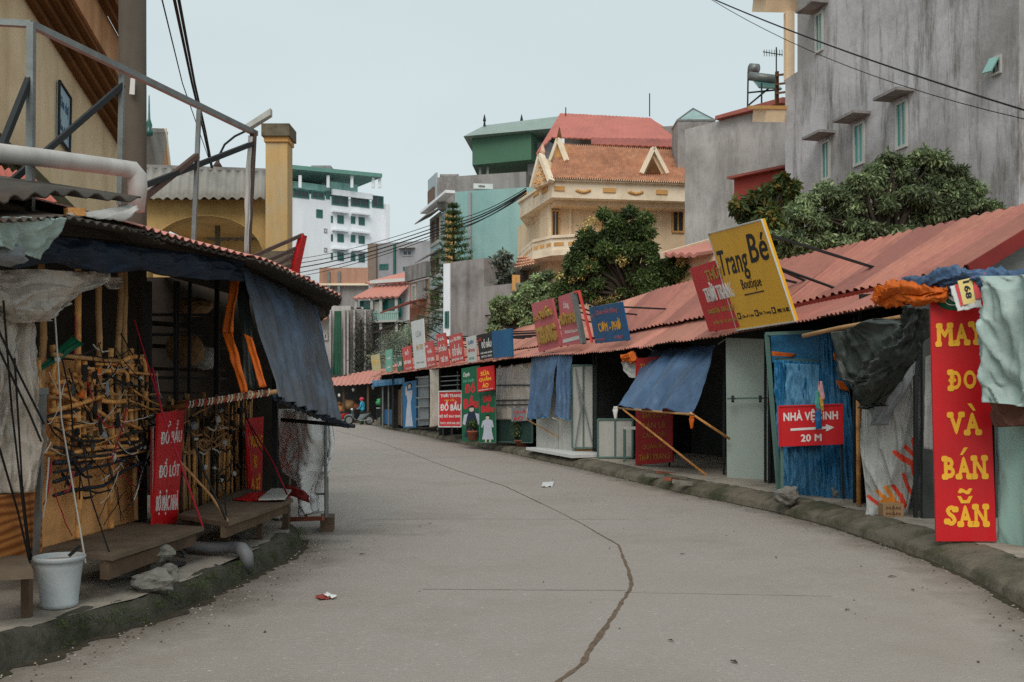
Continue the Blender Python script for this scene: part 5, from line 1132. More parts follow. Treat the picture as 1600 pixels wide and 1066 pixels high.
for i, (pts, seed) in enumerate((([(363,418,9.45),(377,418,9.4),(364,520,9.2),(349,522,9.28)],1),([(348,520,9.25),(364,520,9.2),(388,613,9.05),(377,614,9.1)],2),([(382,522,9.1),(394,528,9.05),(417,604,8.95),(405,606,8.95)],3))):
    single('tarp_strip', cloth([W(*p) for p in pts], 8, 18, .02, 1.5, .015, 3, seed=seed), M['orange'], ('upper orange tarpaulin strip left of the large sooty sheet','lower orange tarpaulin strip folded to the wound rods','right orange tarpaulin strip against the large sooty sheet')[i], 'tarpaulin', 'orange strips', True, solid=.006)
single('tarp_strip', cloth([W(368,425,9.6), W(386,440,9.6), W(408,604,9.2), W(384,612,9.25)], 10, 20, .03, 1.5, .02, 3), M['tarp_black'], 'dark fold of tarpaulin between the orange strips', 'tarpaulin', smooth=True, solid=.006)
single('tarp_patch', cloth([W(487,618,10.1), W(491,616,10.2), W(495,640,10.2), W(481,638,10.0)], 6, 10, .01, 1, .01), M['orange'], 'orange lining showing through a tear in the large sooty tarpaulin', 'tarpaulin', smooth=True, solid=.006)
# ---------------------------------------------------------------- plastic wrapped rack
wr = thing('wrapped_rack', G(480,828), 'steel rack wrapped in clear plastic standing at the corner of the road', 'rack')
obj('plastic_cover', drape([(W(447,640,12.3), W(512,648,11.8)), (W(446,680,12.3), W(517,690,11.8)), (W(448,720,12.3), W(516,718,11.8)), (W(450,738,12.2), W(513,736,11.8)), (W(470,752,12.1), W(505,750,11.9)), (W(480,775,12.05), W(497,772,11.95)), (W(480,805,12.05), W(500,800,11.95))], thick=.22, fold=.05, freq=8, crease=.06, seed=31), M['plastic'], wr, True)
obj('bundle', drape([(W(450,648,12.3), W(508,652,11.95)), (W(452,725,12.3), W(508,725,11.95))], thick=.14, fold=.03, freq=6, crease=.05, seed=33), M['sack'], wr, True)
for px, y0, y1, Y in ((509,640,808,11.75),(511,745,806,11.85),(452,650,818,12.4)): obj('leg', tube(BM(), [W(px,y0,Y), W(px,y1,Y)], .018, 8), M['galv'], wr)
for yy in (738, 772): obj('rail', tube(BM(), [W(452,yy,12.4), W(509,yy,11.8)], .014, 6), M['galv'], wr)
obj('base_beam', bar(BM(), W(440,812,11.9), W(505,810,11.7), .05, .05), M['brick'], wr); obj('strut', bar(BM(), W(478,770,12.0), W(478,812,11.85), .035), M['wood'], wr)
obj('foot_block', hexa(BM(), [G(500,832), G(521,831), G(523,824), G(502,824)]+[p+V(0,0,.17) for p in (G(500,832), G(521,831), G(523,824), G(502,824))]), M['wood'], wr)
dr('red_rag', [((449,758,11.7),(470,765,11.6)),((450,772,11.7),(482,776,11.6)),((474,780,11.65),(484,786,11.6))], M['fascia'], 'dark red rag tied under the plastic wrapped rack', 'rag', thick=.05, fold=.02, freq=4, crease=.02, nu=16)
# ---------------------------------------------------------------- pipe frame above the roof
pf = thing('pipe_frame', W(190,300,7.95), 'galvanised pipe frame standing above the left stall roofs', 'frame')
M['rust'] = mat('rusty pipe', '55413a', .7, var=.2, scale=8, bump=.15)
for a, b, r, m in (((48,38,7.0),(400,209,9.9),.024,'galv'),((-60,32,7.0),(50,38,7.0),.022,'galv'),((49,36,7.0),(47,330,7.0),.024,'galv'),((191,118,7.95),(187,320,7.95),.02,'galv'),((311,172,8.9),(302,392,8.9),.018,'galv'),((396,206,9.85),(386,405,9.85),.028,'rust'),((46,122,7.0),(-10,262,6.6),.02,'steel_dark'),((191,133,7.95),(8,292,7.0),.02,'steel_dark'),((308,243,8.9),(222,312,8.2),.022,'rust'),((396,224,9.85),(226,290,8.2),.022,'steel_dark')):
    obj('pipe', bar(BM(), W(*a), W(*b), r*2), M[m], pf)
obj('peeling_strip', cloth([W(386,212,9.75), W(394,214,9.8), W(388,398,9.8), W(380,398,9.75)], 6, 20, .015, 1, .02), M['pvc'], pf, True, solid=.006)
single('water_pipe', tube(BM(), [W(-60,233,6.3), W(60,246,7.0), W(192,263,7.75), W(206,266,7.82), W(214,276,7.85), W(215,290,7.85), W(213,330,7.85)], [.065,.065,.065,.074,.076,.074,.062], 16), M['pvc'], 'thick white water pipe with an elbow above the near left roof', 'pipe', 'white pipes over the left roof', True)
single('water_pipe', tube(BM(), [W(-40,303,6.2), W(44,302,6.6)], .042, 14), M['pvc'], 'short white pipe end lower at the left picture edge', 'pipe', 'white pipes over the left roof', True)
bd = thing('red_frame_board', W(460,428,10.7), 'red slanting board with dark bars standing on the corner roof', 'board')
obj('board', slab(BM(), Q((474,367,10.7),(480,369,10.9),(467,430,10.9),(457,430,10.7)), .05), M['red'], bd)
for a, b in (((473,367),(388,404)),((463,388),(410,411)),((458,400),(428,416)),((455,414),(438,422))): obj('bar', bar(BM(), W(*a,10.75), W(*b,10.0), .035), M['rust'], bd)
# ---------------------------------------------------------------- utility pole, lamp
up = thing('utility_pole', V(-4.35,11.4,0), 'thick dark concrete utility pole behind the left stalls', 'pole')
obj('shaft', tube(BM(), [V(-4.35,11.4,0), W(207,330,11.4), W(207,-160,11.4)], [.165,.155,.148], 24), M['concrete_pole'], up, True)
obj('paper_notice', slab(BM(), Q((204,122,11.2),(211,123,11.2),(210,148,11.2),(202,147,11.2)), .01), M['white'], up)
lp = thing('street_lamp', V((340-CX)/F*24,24,0), 'curved street lamp with a pale head left of the yellow column', 'street lamp')
obj('pole', tube(BM(), [V((340-CX)/F*24,24,0), W(340,262,24)], [.09,.06], 12), M['galv'], lp, True)
obj('arm', tube(BM(), [W(340,262,24), W(342,244,24), W(351,226,24), W(367,213,24), W(388,203,24)], .028, 8), M['steel_dark'], lp, True)
obj('cap', lathe(BM(), W(340,262,24), [(.13,0),(.05,.13),(.02,.24)], 12), M['rust'], lp, True)
a = W(384,200,24); b = W(424,180,24); obj('head', hexa(BM(), [a+V(0,-.12,-.09), b+V(0,-.1,-.02), b+V(0,.1,-.02), a+V(0,.12,-.09), a+V(0,-.12,.04), b+V(0,-.1,.14), b+V(0,.1,.14), a+V(0,.12,.04)]), M['white_dirty'], lp)

single('tin_flap', cloth([W(103,338,6.35), W(196,346,6.9), W(217,327,7.0), W(205,322,7.05)], 14, 10, .01, 2, .02, 3, n=V(0,0,1)), M['pvc'], 'white curled sheet edge lying on the near left roof', 'sheet', smooth=True, solid=.005)
single('wood_offcut', bar(BM(), W(103,331,6.4), W(131,332,6.5), .05), M['bamboo'], 'short pale wood offcut wedged under the near left roof sheet', 'wood')
single('cloth_bundle', blob(BM(), W(2,398,5.9), (.14,.1,.06), 3, .5, 2, 4), M['sack_grey'], 'grey bundle pushed under the eave at the left picture edge', 'bundle', smooth=True)
# ================================================================ BACKGROUND
class Fac:
    """a flat facade between two pixel columns at two depths; everything on it is given in pixels"""
    def __init__(s, p0, Y0, p1, Y1):
        s.p0, s.Y0, s.p1, s.Y1 = p0, Y0, p1, Y1
        a = W(p0, HY, Y0); b = W(p1, HY, Y1); d = (b-a); d.z = 0; d.normalize(); s.d = d; s.n = V(d.y, -d.x, 0)
    def Y(s, px): t = (px-s.p0)/(s.p1-s.p0); return 1/((1-t)/s.Y0+t/s.Y1)
    def P(s, px, py, off=0.): return W(px, py, s.Y(px))+s.n*off
    def zat(s, px, py): return s.P(px, py).z
    def wall(s, px0, px1, ztop, depth=6., zbot=0., off=0., bm=None):
        a = s.P(px0, HY, off); b = s.P(px1, HY, off); n = -s.n*depth
        return hexa(bm or BM(), [V(p.x, p.y, z) for z in (zbot, ztop) for p in (a, b, b+n, a+n)])
    def plate(s, x0, y0, x1, y1, t=.05, off=0., bm=None):
        """rectangle in pixels of its upper left and lower right; vertical edges stay vertical"""
        z1 = s.P(x0, y0).z; z0 = s.P(x0, y1).z; a = s.P(x0, HY, off); b = s.P(x1, HY, off); n = s.n*t
        return hexa(bm or BM(), [V(p.x, p.y, z) for z in (z0, z1) for p in (a, a+n, b+n, b)])
    def slope(s, x0, yl0, x1, yl1, x0h, yh0, x1h, yh1, dy, bm=None):
        pass
    def win(s, par, x0, y0, x1, y1, fm, gm, fw=.08, proud=.06, sill=False, mull=True, hood=None):
        z1 = s.P(x0, y0).z; z0 = s.P(x0, y1).z; a = s.P(x0, HY); b = s.P(x1, HY); n = s.n
        bm = BM(); w = (b-a).length; d = (b-a).normalized()
        for u0, u1, v0, v1 in ((0,fw,0,1),(w-fw,w,0,1)): hexa(bm, [V(0,0,z)+V(p.x,p.y,0) for z in (z0,z1) for p in (a+d*u0-n*.01, a+d*u0+n*proud, a+d*u1+n*proud, a+d*u1-n*.01)])
        for zz0, zz1 in ((z0, z0+fw), (z1-fw, z1)): hexa(bm, [V(p.x,p.y,z) for z in (zz0,zz1) for p in (a+d*fw-n*.01, a+d*fw+n*proud, b-d*fw+n*proud, b-d*fw-n*.01)])
        f = obj('window', bm, fm, par)
        bm = BM(); hexa(bm, [V(p.x,p.y,z) for z in (z0+fw,z1-fw) for p in (a+d*fw-n*.03, a+d*fw+n*.012, b-d*fw+n*.012, b-d*fw-n*.03)])
        obj('pane', bm, gm, f)
        if mull:
            m_ = (a+b)/2; bm = BM(); hexa(bm, [V(p.x,p.y,z) for z in (z0+fw,z1-fw) for p in (m_-d*fw*.3, m_-d*fw*.3+n*proud*.7, m_+d*fw*.3+n*proud*.7, m_+d*fw*.3)]); obj('mullion', bm, fm, f)
        if hood is not None:
            bm = BM(); e = .25; hexa(bm, [V(p.x,p.y,0)+V(0,0,z) for z in (z1+.1,z1+.17) for p in (a-d*e, a-d*e+n*.5, b+d*e+n*.5, b+d*e)]); obj('hood', bm, hood, f)
        if sill:
            bm = BM(); hexa(bm, [V(p.x,p.y,z) for z in (z0-.12,z0) for p in (a-d*.1, a-d*.1+n*.15, b+d*.1+n*.15, b+d*.1)]); obj('sill', bm, fm, f)
        return f
def bld(name, fac, label, cat='building', group=None):
    c = fac.P((fac.p0+fac.p1)/2, HY); return thing(name, V(c.x, c.y, 0), label, cat, group)
def prism(bm, bottom, top):
    a = [bm.verts.new(p) for p in bottom]; b = [bm.verts.new(p) for p in top]; k = len(a)
    bm.faces.new(a[::-1]); bm.faces.new(b)
    for i in range(k): bm.faces.new((a[i], a[(i+1)%k], b[(i+1)%k], b[i]))
    return bm
def roofq(par, q, t, m, name='roof', period=None):
    """sloping roof sheet from quad TL,TR,BR,BL (3D)"""
    if period: return obj(name, corrug([q[3], q[2]], [q[0], q[1]], period, period*.12, 2, 0), m, par, solid=t)
    n = (q[1]-q[0]).cross(q[3]-q[0]).normalized()*t
    return obj(name, prism(BM(), [q[0], q[1], q[2], q[3]], [p-n for p in (q[0], q[1], q[2], q[3])]), m, par)
M['bwhite'] = mat('white render', 'eceef2', .85, var=.03, scale=.3, bump=.05, dirt='cfd1d3', dscale=.15, damt=.5, streak='b3b5b6', samt=.3, sscale=1.2)
M['bgrey'] = mat('grey render', 'a19fa2', .9, var=.08, scale=.4, bump=.1, dirt='767373', dscale=.3, damt=.6, streak='6f6c69', samt=.4, sscale=1.5)
M['concrete_old'] = mat('stained concrete', 'c8c4c5', .92, var=.10, scale=.7, bump=.5, bscale=9, dirt='827b76', dscale=.6, damt=.7, streak='5f5952', samt=.85, sscale=1.4, sz=.15, sdetail=12, sramp=(.50,.63), grit=.1, big='77716a', bigs=.16, bigamt=.6)
M['concrete_mid'] = mat('pale stained concrete', 'bfbab6', .92, var=.06, scale=.5, bump=.25, bscale=12, dirt='7d7976', dscale=.35, damt=.8, streak='6b655f', samt=.5, sscale=1.5, sz=.2, sramp=(.48,.64), sdetail=10, big='7d7872', bigs=.25, bigamt=.5)
M['concrete_dark'] = mat('dark stained concrete', '98928f', .92, var=.1, scale=.6, bump=.3, dirt='55524f', dscale=.45, damt=.9, streak='46433e', samt=.6, sscale=1.6)
M['teal'] = mat('teal render', '93b6b3', .85, var=.04, scale=.3, bump=.08, dirt='6b9d9b', dscale=.2, damt=.6, streak='6d8f8b', samt=.45, sscale=1.2)
M['cream'] = mat('cream render', 'ecd0ae', .85, var=.05, scale=.5, bump=.1, dirt='c29b70', dscale=.4, damt=.5, streak='a98a66', samt=.3, sscale=2)
M['cream_trim'] = mat('pale trim', 'ecdac0', .8, var=.05, scale=1, bump=.1, dirt='b08f68', dscale=.8, damt=.6)
M['ochre'] = mat('ochre render', 'cf9d5f', .85, var=.08, scale=.8, bump=.1, dirt='9e6f3e', dscale=.7, damt=.5)
M['yellow_wall'] = mat('yellow render', 'bf9d66', .9, var=.08, scale=.8, bump=.15, dirt='8a6b3a', dscale=.6, damt=.6, streak='7d6238', samt=.4, sscale=2)
M['yellow_col'] = mat('weathered yellow column', 'c8a672', .9, var=.08, scale=1.5, bump=.2, dirt='b7ab95', dscale=1.6, damt=.75, streak='8d7448', samt=.4, sscale=3)
M['mold'] = mat('mouldy cement', '6d6352', .95, var=.3, scale=4, bump=.4, dirt='2d2b24', dscale=3, damt=.9)
M['salmon'] = mat('salmon render', 'b58a74', .88, var=.08, scale=.4, bump=.1, dirt='8d6452', dscale=.4, damt=.7, streak='7a5a4b', samt=.5, sscale=1.5)
M['tile'] = mat('clay roof tiles', 'd9ae92', .8, var=.25, scale=5, bump=.2, bscale=8, dirt='9c664c', dscale=.8, damt=.6)
M['asbestos'] = mat('grey roof sheet', '8d8880', .9, var=.12, scale=.8, bump=.15, dirt='5f5a51', dscale=.9, damt=.7)
M['barge'] = mat('brown barge board', '6b4522', .8, var=.25, scale=2, bump=.2, dirt='3c2814', dscale=1.2, damt=.7)
M['gl_green'] = glass('green window glass', '1f5c53'); M['gl_dark'] = glass('dark window glass', '2a3233'); M['gl_blue'] = glass('teal window glass', '3f8f86')
M['gl_tint'] = glass('pale green glazing', '7fb0a6'); M['shutter'] = mat('brown shutter', '6b5348', .7, var=.15, bump=.1)
# ---------------------------------------------------------------- white hotel
f = Fac(437, 87, 606, 93); hb = bld('hotel_building', f, 'tall white building with green windows and a glazed roof terrace')
zt = f.zat(445, 300)+.1
obj('wall', f.wall(437, 604, zt, 14), M['bwhite'], hb)
obj('parapet', f.plate(517, 296, 580, 305, .3, .02), M['bwhite'], hb); obj('corner_pier', f.plate(600, 320, 606, 640, .4, .02), M['bwhite'], hb)
for x in (499, 532, 551.5, 565): 
    for k in range(3):
        if x == 499 and k: continue
        w, h = ((10,13) if x in (499,532) else (7,11.5) if x == 551.5 else (9.5,12.5)); y = 333-6 if x == 499 else 336+29*k+(x-532)*.09
        f.win(hb, x-w/2, y, x+w/2, y+h, M['gl_green'], M['gl_green'], .12, .05)
for k in range(3):
    for x0, x1 in ((518,543),(548,576)): obj('ledge', f.plate(x0, 329.5+29*k+(x0-518)*.09, x1, 332+29*k+(x0-518)*.09, .5), M['bwhite'], hb)
    f.win(hb, 517, 337+29*k, 520, 348+29*k, M['gl_green'], M['gl_green'], .08, .04, mull=False); f.win(hb, 447, 323+29*k, 451.5, 336+29*k, M['bwhite'], M['gl_tint'], .1, .04, mull=False)
for y in (357, 387): f.win(hb, 506, y, 511, y+7, M['bgrey'], M['bwhite'], .1, .05, mull=False)
for x0, x1, y0, y1 in ((447,454.5,294,306),(457,483,294.5,308),(486,507,297,310),(509,515,298,311),(518,544,305,320),(548,577,302,322),(581,599,305,324)):
    f.win(hb, x0, y0, x1, y1, M['gl_green'], M['gl_blue'] if x0 == 447 else M['gl_dark'], .14, .06)
for x0, x1, y in ((440,517,288),(517,560,291)): obj('balustrade', f.plate(x0, y-8, x1, y+3, .06, -.2), M['gl_tint'], hb)
a = f.P(437,267,1.2); b = f.P(588,281,1.2); c = f.P(588,281,-8); d = f.P(437,267,-8)
obj('roof', prism(BM(), [a,b,c,d], [p+V(0,0,.35) for p in (a,b,c,d)]), mat('green canopy', '6a9488', .6, var=.1), hb)
for x in (463.5, 507, 544, 577, 587): obj('post', bar(BM(), f.P(x, 296, .8), f.P(x, 277, .8), .25), M['bwhite'], hb)
obj('terrace_wall', f.wall(440, 545, f.zat(445,275), 6, zt, -3), M['bgrey'], hb)
ut = thing('roof_unit', f.P(526,270,-3), 'grey machine box on the roof of the white building', 'roof unit'); bm = BM(); p = f.P(526,270,-3); box(bm, p.x-.9, p.x+.9, p.y-1, p.y+1, p.z-.1, p.z+1.0); obj('casing', bm, M['bgrey'], ut)
bm = BM()
for i in range(5): box(bm, p.x-.8+.35*i, p.x-.6+.35*i, p.y-1.04, p.y-1.0, p.z+.1, p.z+.85)
obj('vent', bm, M['concrete_dark'], ut)
# ---------------------------------------------------------------- grey blocks behind the street end
f = Fac(576, 84, 672, 82); t = bld('apartment_building', f, 'grey concrete block right of the white building')
obj('wall', f.wall(576, 672, f.zat(600,380), 9), M['bgrey'], t); obj('pilaster', f.plate(577, 382, 590, 640, .3), mat('brown grey render', '857468', .9, var=.1), t); obj('pilaster', f.plate(616, 383, 619, 640, .2), M['gl_green'], t)
f.win(t, 593, 413, 607, 422, M['gl_green'], M['gl_green'], .12, .05); f.win(t, 629, 391, 645, 401, M['bgrey'], M['gl_dark'], .12, .05, hood=M['white_dirty']); f.win(t, 630, 417, 645, 423, M['gl_green'], M['gl_dark'], .12, .05)
f = Fac(495, 78, 577, 78); t = bld('parapet_house', f, 'salmon parapet house with stained grey storey at the street end')
obj('wall', f.wall(495, 577, f.zat(520,446), 7), M['concrete_dark'], t); obj('parapet', f.plate(500, 419, 576, 445, .25, .0), M['salmon'], t); obj('ledge', f.plate(498, 444, 577, 447, .5), M['cream_trim'], t)
for x in (515, 531): obj('pipe', bar(BM(), f.P(x,425,.35), f.P(x,600,.35), .2), M['galv'], t)
f = Fac(572, 74, 642, 72); t = bld('balcony_house', f, 'pink roofed house with green glazed balcony at the street end')
obj('wall', f.wall(576, 642, f.zat(600,445), 6), M['bwhite'], t)
roofq(t, [f.P(592,421,-3), f.P(642,420,-3), f.P(642,443,.5), f.P(577,444,.5)], .12, M['roof_pink'], period=.5)
roofq(t, [f.P(590,449,.3), f.P(642,447,.3), f.P(642,467,1.6), f.P(572,470,1.6)], .12, M['roof_pink'], period=.5)
obj('gutter', f.plate(588, 440, 642, 445, .25, .5), M['white'], t)
obj('balcony_glazing', f.plate(575, 472, 640, 500, .08, .9), M['gl_green'], t)
for x in (574, 598, 612, 636): obj('post', bar(BM(), f.P(x,468,1.3), f.P(x,520,1.3), .2), M['white_dirty'], t)
obj('lattice', f.plate(599, 474, 612, 500, .08, 1.05), M['white_dirty'], t)
obj('balcony_floor', f.plate(572, 505, 640, 508, 1.6), M['white_dirty'], t)
for x in np.arange(600, 640, 3): obj('baluster', bar(BM(), f.P(x,492,1.4), f.P(x,506,1.4), .12), M['mint'], t)
obj('rail', bar(BM(), f.P(572,491,1.4), f.P(640,490,1.4), .14), M['mint'], t)
obj('lower_front', f.plate(598, 509, 642, 600, .4), mat('pale mint render', 'a9bdb5', .8, var=.05, dirt='7f938b'), t)
for x in (602, 610): f.win(t, x, 516, x+5.5, 547, M['white'], M['gl_dark'], .12, .5, mull=False)
roofq(t, [f.P(614,512,.4), f.P(640,505,.4), f.P(634,515,2.2), f.P(612,524,2.2)], .08, M['tin_dark'], 'awning')
f = Fac(492, 72, 580, 72); t = bld('old_house', f, 'stained grey house with tall green netting closing the street end')
obj('wall', f.wall(494, 548, f.zat(520,478), 6), M['concrete_mid'], t); obj('wall', f.wall(548, 582, f.zat(560,484), 6, 0, .3), M['concrete_dark'], t)
roofq(t, [f.P(496,470,-1), f.P(516,474,-1), f.P(514,502,1.0), f.P(494,506,1.0)], .12, M['salmon'])
obj('netting', cloth([f.P(527,488,1), f.P(537,488,1), f.P(537,600,1), f.P(523,600,1)], 12, 40, .1, 3, .1, 3, n=f.n), mat('green netting', '2c5442', .85, var=.3, scale=.8, bump=.2), t, True, solid=.05)
for x0, y0, x1, y1 in ((505,520,513,532),(540,490,543,500),(554,480,568,484)): f.win(t, x0, y0, x1, y1, M['concrete_mid'], M['gl_dark'], .15, .15, mull=False)
for x in (519, 541, 546, 556, 573): obj('pilaster', f.plate(x-1.5, 486, x+1.5, 640, .5, .3), M['concrete_mid'], t)
M['vine'] = mat('vine leaves', '4c5049', .7, var=.3, scale=.6, bump=0, attr=True, trans=.15)
LT = ((1,1,1),(.75,.85,.75),(1.3,1.25,1.0),(.55,.62,.55))
def plant(name, centres, n, size, m, label, cat, seed, trunk=None, group=None, tints=LT, base=None, **k):
    c = centres[0][0]; t = thing(name, base or V(c.x, c.y, 0), label, cat, group)
    if trunk: obj('trunk', trunk, M['bark'], t, True)
    leaf_obj('crown', centres, n, size, m, t, seed, tints, **k); return t
plant('climbing_vine', [(W(562,540,71.2), (.7,.3,2.6), 1), (W(566,575,71.2), (.9,.3,1.6), .6), (W(583,535,71.5), (.4,.3,2.4), .5)], 4200, .13, M['vine'], 'dark vines climbing the stained wall at the street end', 'plant', 3, tube(BM(), [W(564,655,71.3), W(564,500,71.3)], .08, 6))
plant('leafy_bush', [(W(622,535,60), (1.1,.8,.8), 1), (W(650,520,58), (1.0,.8,.6), .7), (W(668,505,57), (.9,.6,.5), .4), (W(604,560,62),(1.2,.8,.6),.5)], 4500, .14, mat('dull leaves', '82897a', .6, var=.2, bump=0, attr=True, trans=.2), 'pale leafy bushes behind the tall white roof sign', 'bush', 8, tube(BM(), [W(640,640,59), W(640,530,59)], .1, 6))
# ---------------------------------------------------------------- narrow salmon house and teal building
f = Fac(638, 66, 672, 63); t = bld('narrow_house', f, 'narrow salmon house with a grey parapet left of the teal building')
obj('wall', f.wall(640, 672, f.zat(650,440), 6), M['salmon'], t); obj('parapet', f.plate(639, 418, 672, 441, .3), M['concrete_dark'], t)
f.win(t, 645, 445, 652, 474, M['white_dirty'], M['gl_blue'], .15, .1); obj('side_panel', f.plate(655, 441, 668, 470, .15), M['concrete_dark'], t)
roofq(t, [f.P(638,478,.2), f.P(668,468,.2), f.P(672,478,1.8), f.P(634,492,1.8)], .1, M['roof_dull'], 'awning')
f.win(t, 660, 495, 667, 520, M['white_dirty'], M['shutter'], .15, .1)
f = Fac(711, 55, 850, 53.5); t = bld('teal_building', f, 'tall building with a blank teal side wall')
zt = f.zat(711, 300)
obj('wall', f.wall(711, 850, zt, 8, 0), M['teal'], t)
g = Fac(672, 61, 711, 55.05); obj('front_wall', g.wall(672, 711, zt-.6, .3), mat('pale front render', 'a9b9bc', .85, var=.05, dirt='8b999b'), t)
obj('cornice', g.plate(670, 331, 711, 335, .55), M['bwhite'], t)
obj('downpipe', bar(BM(), f.P(735,300,.12), f.P(735,640,.12), .12), M['bgrey'], t); obj('ochre_strip', g.plate(703, 335, 711, 640, .25), M['ochre'], t)
for y0, y1 in ((343,388),(404,440),(458,492)): 
    g.win(t, 674, y0, 690, y1, M['white_dirty'], M['shutter'], .2, .1)
    z_ = g.P(674,y0).z; a, b = g.P(673,HY), g.P(692,HY); n_ = g.n; obj('awning', hexa(BM(), [V(p.x,p.y,z) for p, z in ((a,z_+.2),(b,z_+.2),(b+n_*1.0,z_-.35),(a+n_*1.0,z_-.35),(a,z_+.28),(b,z_+.28),(b+n_*1.0,z_-.28),(a+n_*1.0,z_-.28))]), M['concrete_dark'], t)
h_ = Fac(682, 57.5, 822, 56); obj('roof_terrace_wall', h_.wall(683, 822, h_.zat(690,277), 6, zt-.5), M['concrete_dark'], t); obj('upper_front', g.plate(671, 282, 684, 330, .1), mat('pale blue grey', 'a8b3b7', .8, var=.04), t)
obj('shade_panel', g.plate(673, 300, 682, 326, .2), M['shutter'], t)
wt = thing('water_tank', h_.P(692,276,-1), 'small horizontal water tank on the roof corner of the teal building', 'tank')
p = h_.P(693,271,-1); obj('drum', tube(BM(), [p-V(.55,0,0), p+V(.55,0,0)], .17, 14), M['concrete_dark'], wt, True); obj('stand', bar(BM(), p-V(.5,0,.18), p+V(.5,0,-.18), .25, .1), M['galv'], wt)
bx = thing('roof_billboard', h_.P(760,300,.5), 'small white lettered box on the roof edge of the teal building', 'sign'); q = [h_.P(745,290,.6), h_.P(775,291,.6), h_.P(775,299,.6), h_.P(745,298,.6)]
obj('board', slab(BM(), q, .3), M['white'], bx); letter(q, 'VINA', (.25,.3,.6,.75), M['black'], bx, .02, .02)
# green hut on stilts
f = Fac(738, 60, 872, 58); t = bld('rooftop_hut', f, 'green tin hut on stilts above the teal building', 'hut')
a, b = f.P(738,213), f.P(830,215); dpt = -f.n*4; zl = f.zat(738,258)
obj('wall', hexa(BM(), [V(p.x,p.y,z) for z in (zl, a.z) for p in (a, b, b+dpt, a+dpt-V(1.2,0,0))]), mat('green tin', '4a6f58', .6, var=.06, scale=.8, bump=.05), t)
zr_ = W(753,196,61).z; ze = W(724,213,59.5).z
e4 = [W(724,0,59.5), W(874,0,57.6), W(880,0,62.5), W(742,0,64.5)]; r4 = [W(757,0,61), W(874,0,59), W(874,0,59.6), W(757,0,61.6)]
obj('roof', prism(BM(), [V(p.x,p.y,ze) for p in e4], [V(p.x,p.y,zr_) for p in r4]), mat('grey green roof', '8b9a93', .6, var=.08, bump=.05), t)
for x in (745, 757): obj('stilt', bar(BM(), f.P(x,257,-.5), f.P(x,300,-.5), .14), M['galv'], t)
for x in (757, 815): obj('finial', lathe(BM(), W(x,197,60.6), [(.08,0),(.05,.25),(.1,.32),(.02,.7)], 8), M['steel_dark'], t)
obj('tower_wall', f.wall(815, 850, f.zat(820,218), 4, 0, -1), M['bgrey'], t)
# ---------------------------------------------------------------- cream villa
f = Fac(858, 44, 1072, 44.9); g = Fac(812, 49, 858, 44.02); t = bld('villa', f, 'cream villa with orange tiled roof, gables and a balcony', 'house')
zc = f.zat(870, 304)
obj('wall', f.wall(856, 1072, zc, 9), M['cream'], t); obj('side_wall', g.wall(843, 858, zc, .3, off=-.02), M['cream'], t)
g2 = Fac(812, 47.5, 862, 42.6); f2 = Fac(862, 42.6, 1072, 43.5)
zb, ztp = f2.zat(862, 300), f2.zat(862, 283)
A, B, C_ = g2.P(812,HY), f2.P(862,HY), f2.P(1072,HY); D_ = C_+V(1,8,0); E_ = A+V(1.2,8,0)
pr = lambda pts, z0, z1: prism(BM(), [V(p.x,p.y,z0) for p in pts], [V(p.x,p.y,z1) for p in pts])
zs = f2.zat(862,303)-.15
obj('cornice', pr([A,B,C_,D_,E_], zs, ztp), M['cream_trim'], t)
ins = lambda k: [A+(E_-A)*0+V(k,k*.8,0), B+V(k*.3,k,0), C_+V(0,k,0), D_, E_]
obj('soffit_moulding', pr(ins(.55), zs-.22, zs+.0), M['cream'], t)
obj('gutter', pr([A-V(.1,.1,0),B-V(0,.15,0),C_-V(0,.15,0),D_,E_], ztp, ztp+.12), M['cream_trim'], t)
for x0, x1 in ((866,882),(942,962),(1025,1043)): obj('frieze_panel', f2.plate(x0, 291+(x0-862)*.035, x1, 298+(x0-862)*.035, .05), M['ochre'], t)
for x0 in (900, 982):
    bm = BM()
    for k in range(7): c = f2.P(x0+2+k*3.0, 297+(x0-862)*.03-2.5*math.sin(k/6*PI)*(-1), .03); bmesh.ops.create_icosphere(bm, subdivisions=1, radius=.09, matrix=Matrix.Translation(c)@Matrix.Diagonal((1.2,.5,.8,1)))
    obj('ornament', bm, M['ochre'], t, True)
for x0, x1 in ((815,825),(834,842),(848,856)): obj('frieze_panel', g2.plate(x0, 308-(x0-812)*.3, x1, 315-(x0-812)*.3, .05), M['ochre'], t)
# tiled roof : rows of real tiles
def tiled(par, q, nu, nv, m):
    rows = []
    n = (q[1]-q[0]).cross(q[3]-q[0]).normalized()
    if n.z < 0: n = -n
    for j in range(nv):
        for e in (0, 1):
            v = (j+e*.98)/nv; r = []
            for i in range(nu*4+1):
                u = i/(nu*4); p = quadpt(q, u, v); r.append(p+n*(.05*math.sin(2*PI*i/4)+(.15 if e else .0)+.015*noise.noise(p*1.5)))
            rows.append(r)
    return obj('roof', grid(rows), m, par)
zr = f2.zat(880, 226)
tiled(t, [W(872,226,47.0), W(1078,237,47.9), f2.P(1075,292,.2), f2.P(855,284,.2)], 64, 15, M['tile'])
obj('roof_body', prism(BM(), [f2.P(866,286,-.3), f2.P(1072,292,-.3), D_+V(0,0,ztp), E_+V(0,0,ztp)], [W(880,230,47.2), W(1074,240,48.1), W(1074,240,51), W(880,230,50)]), M['ochre'], t)
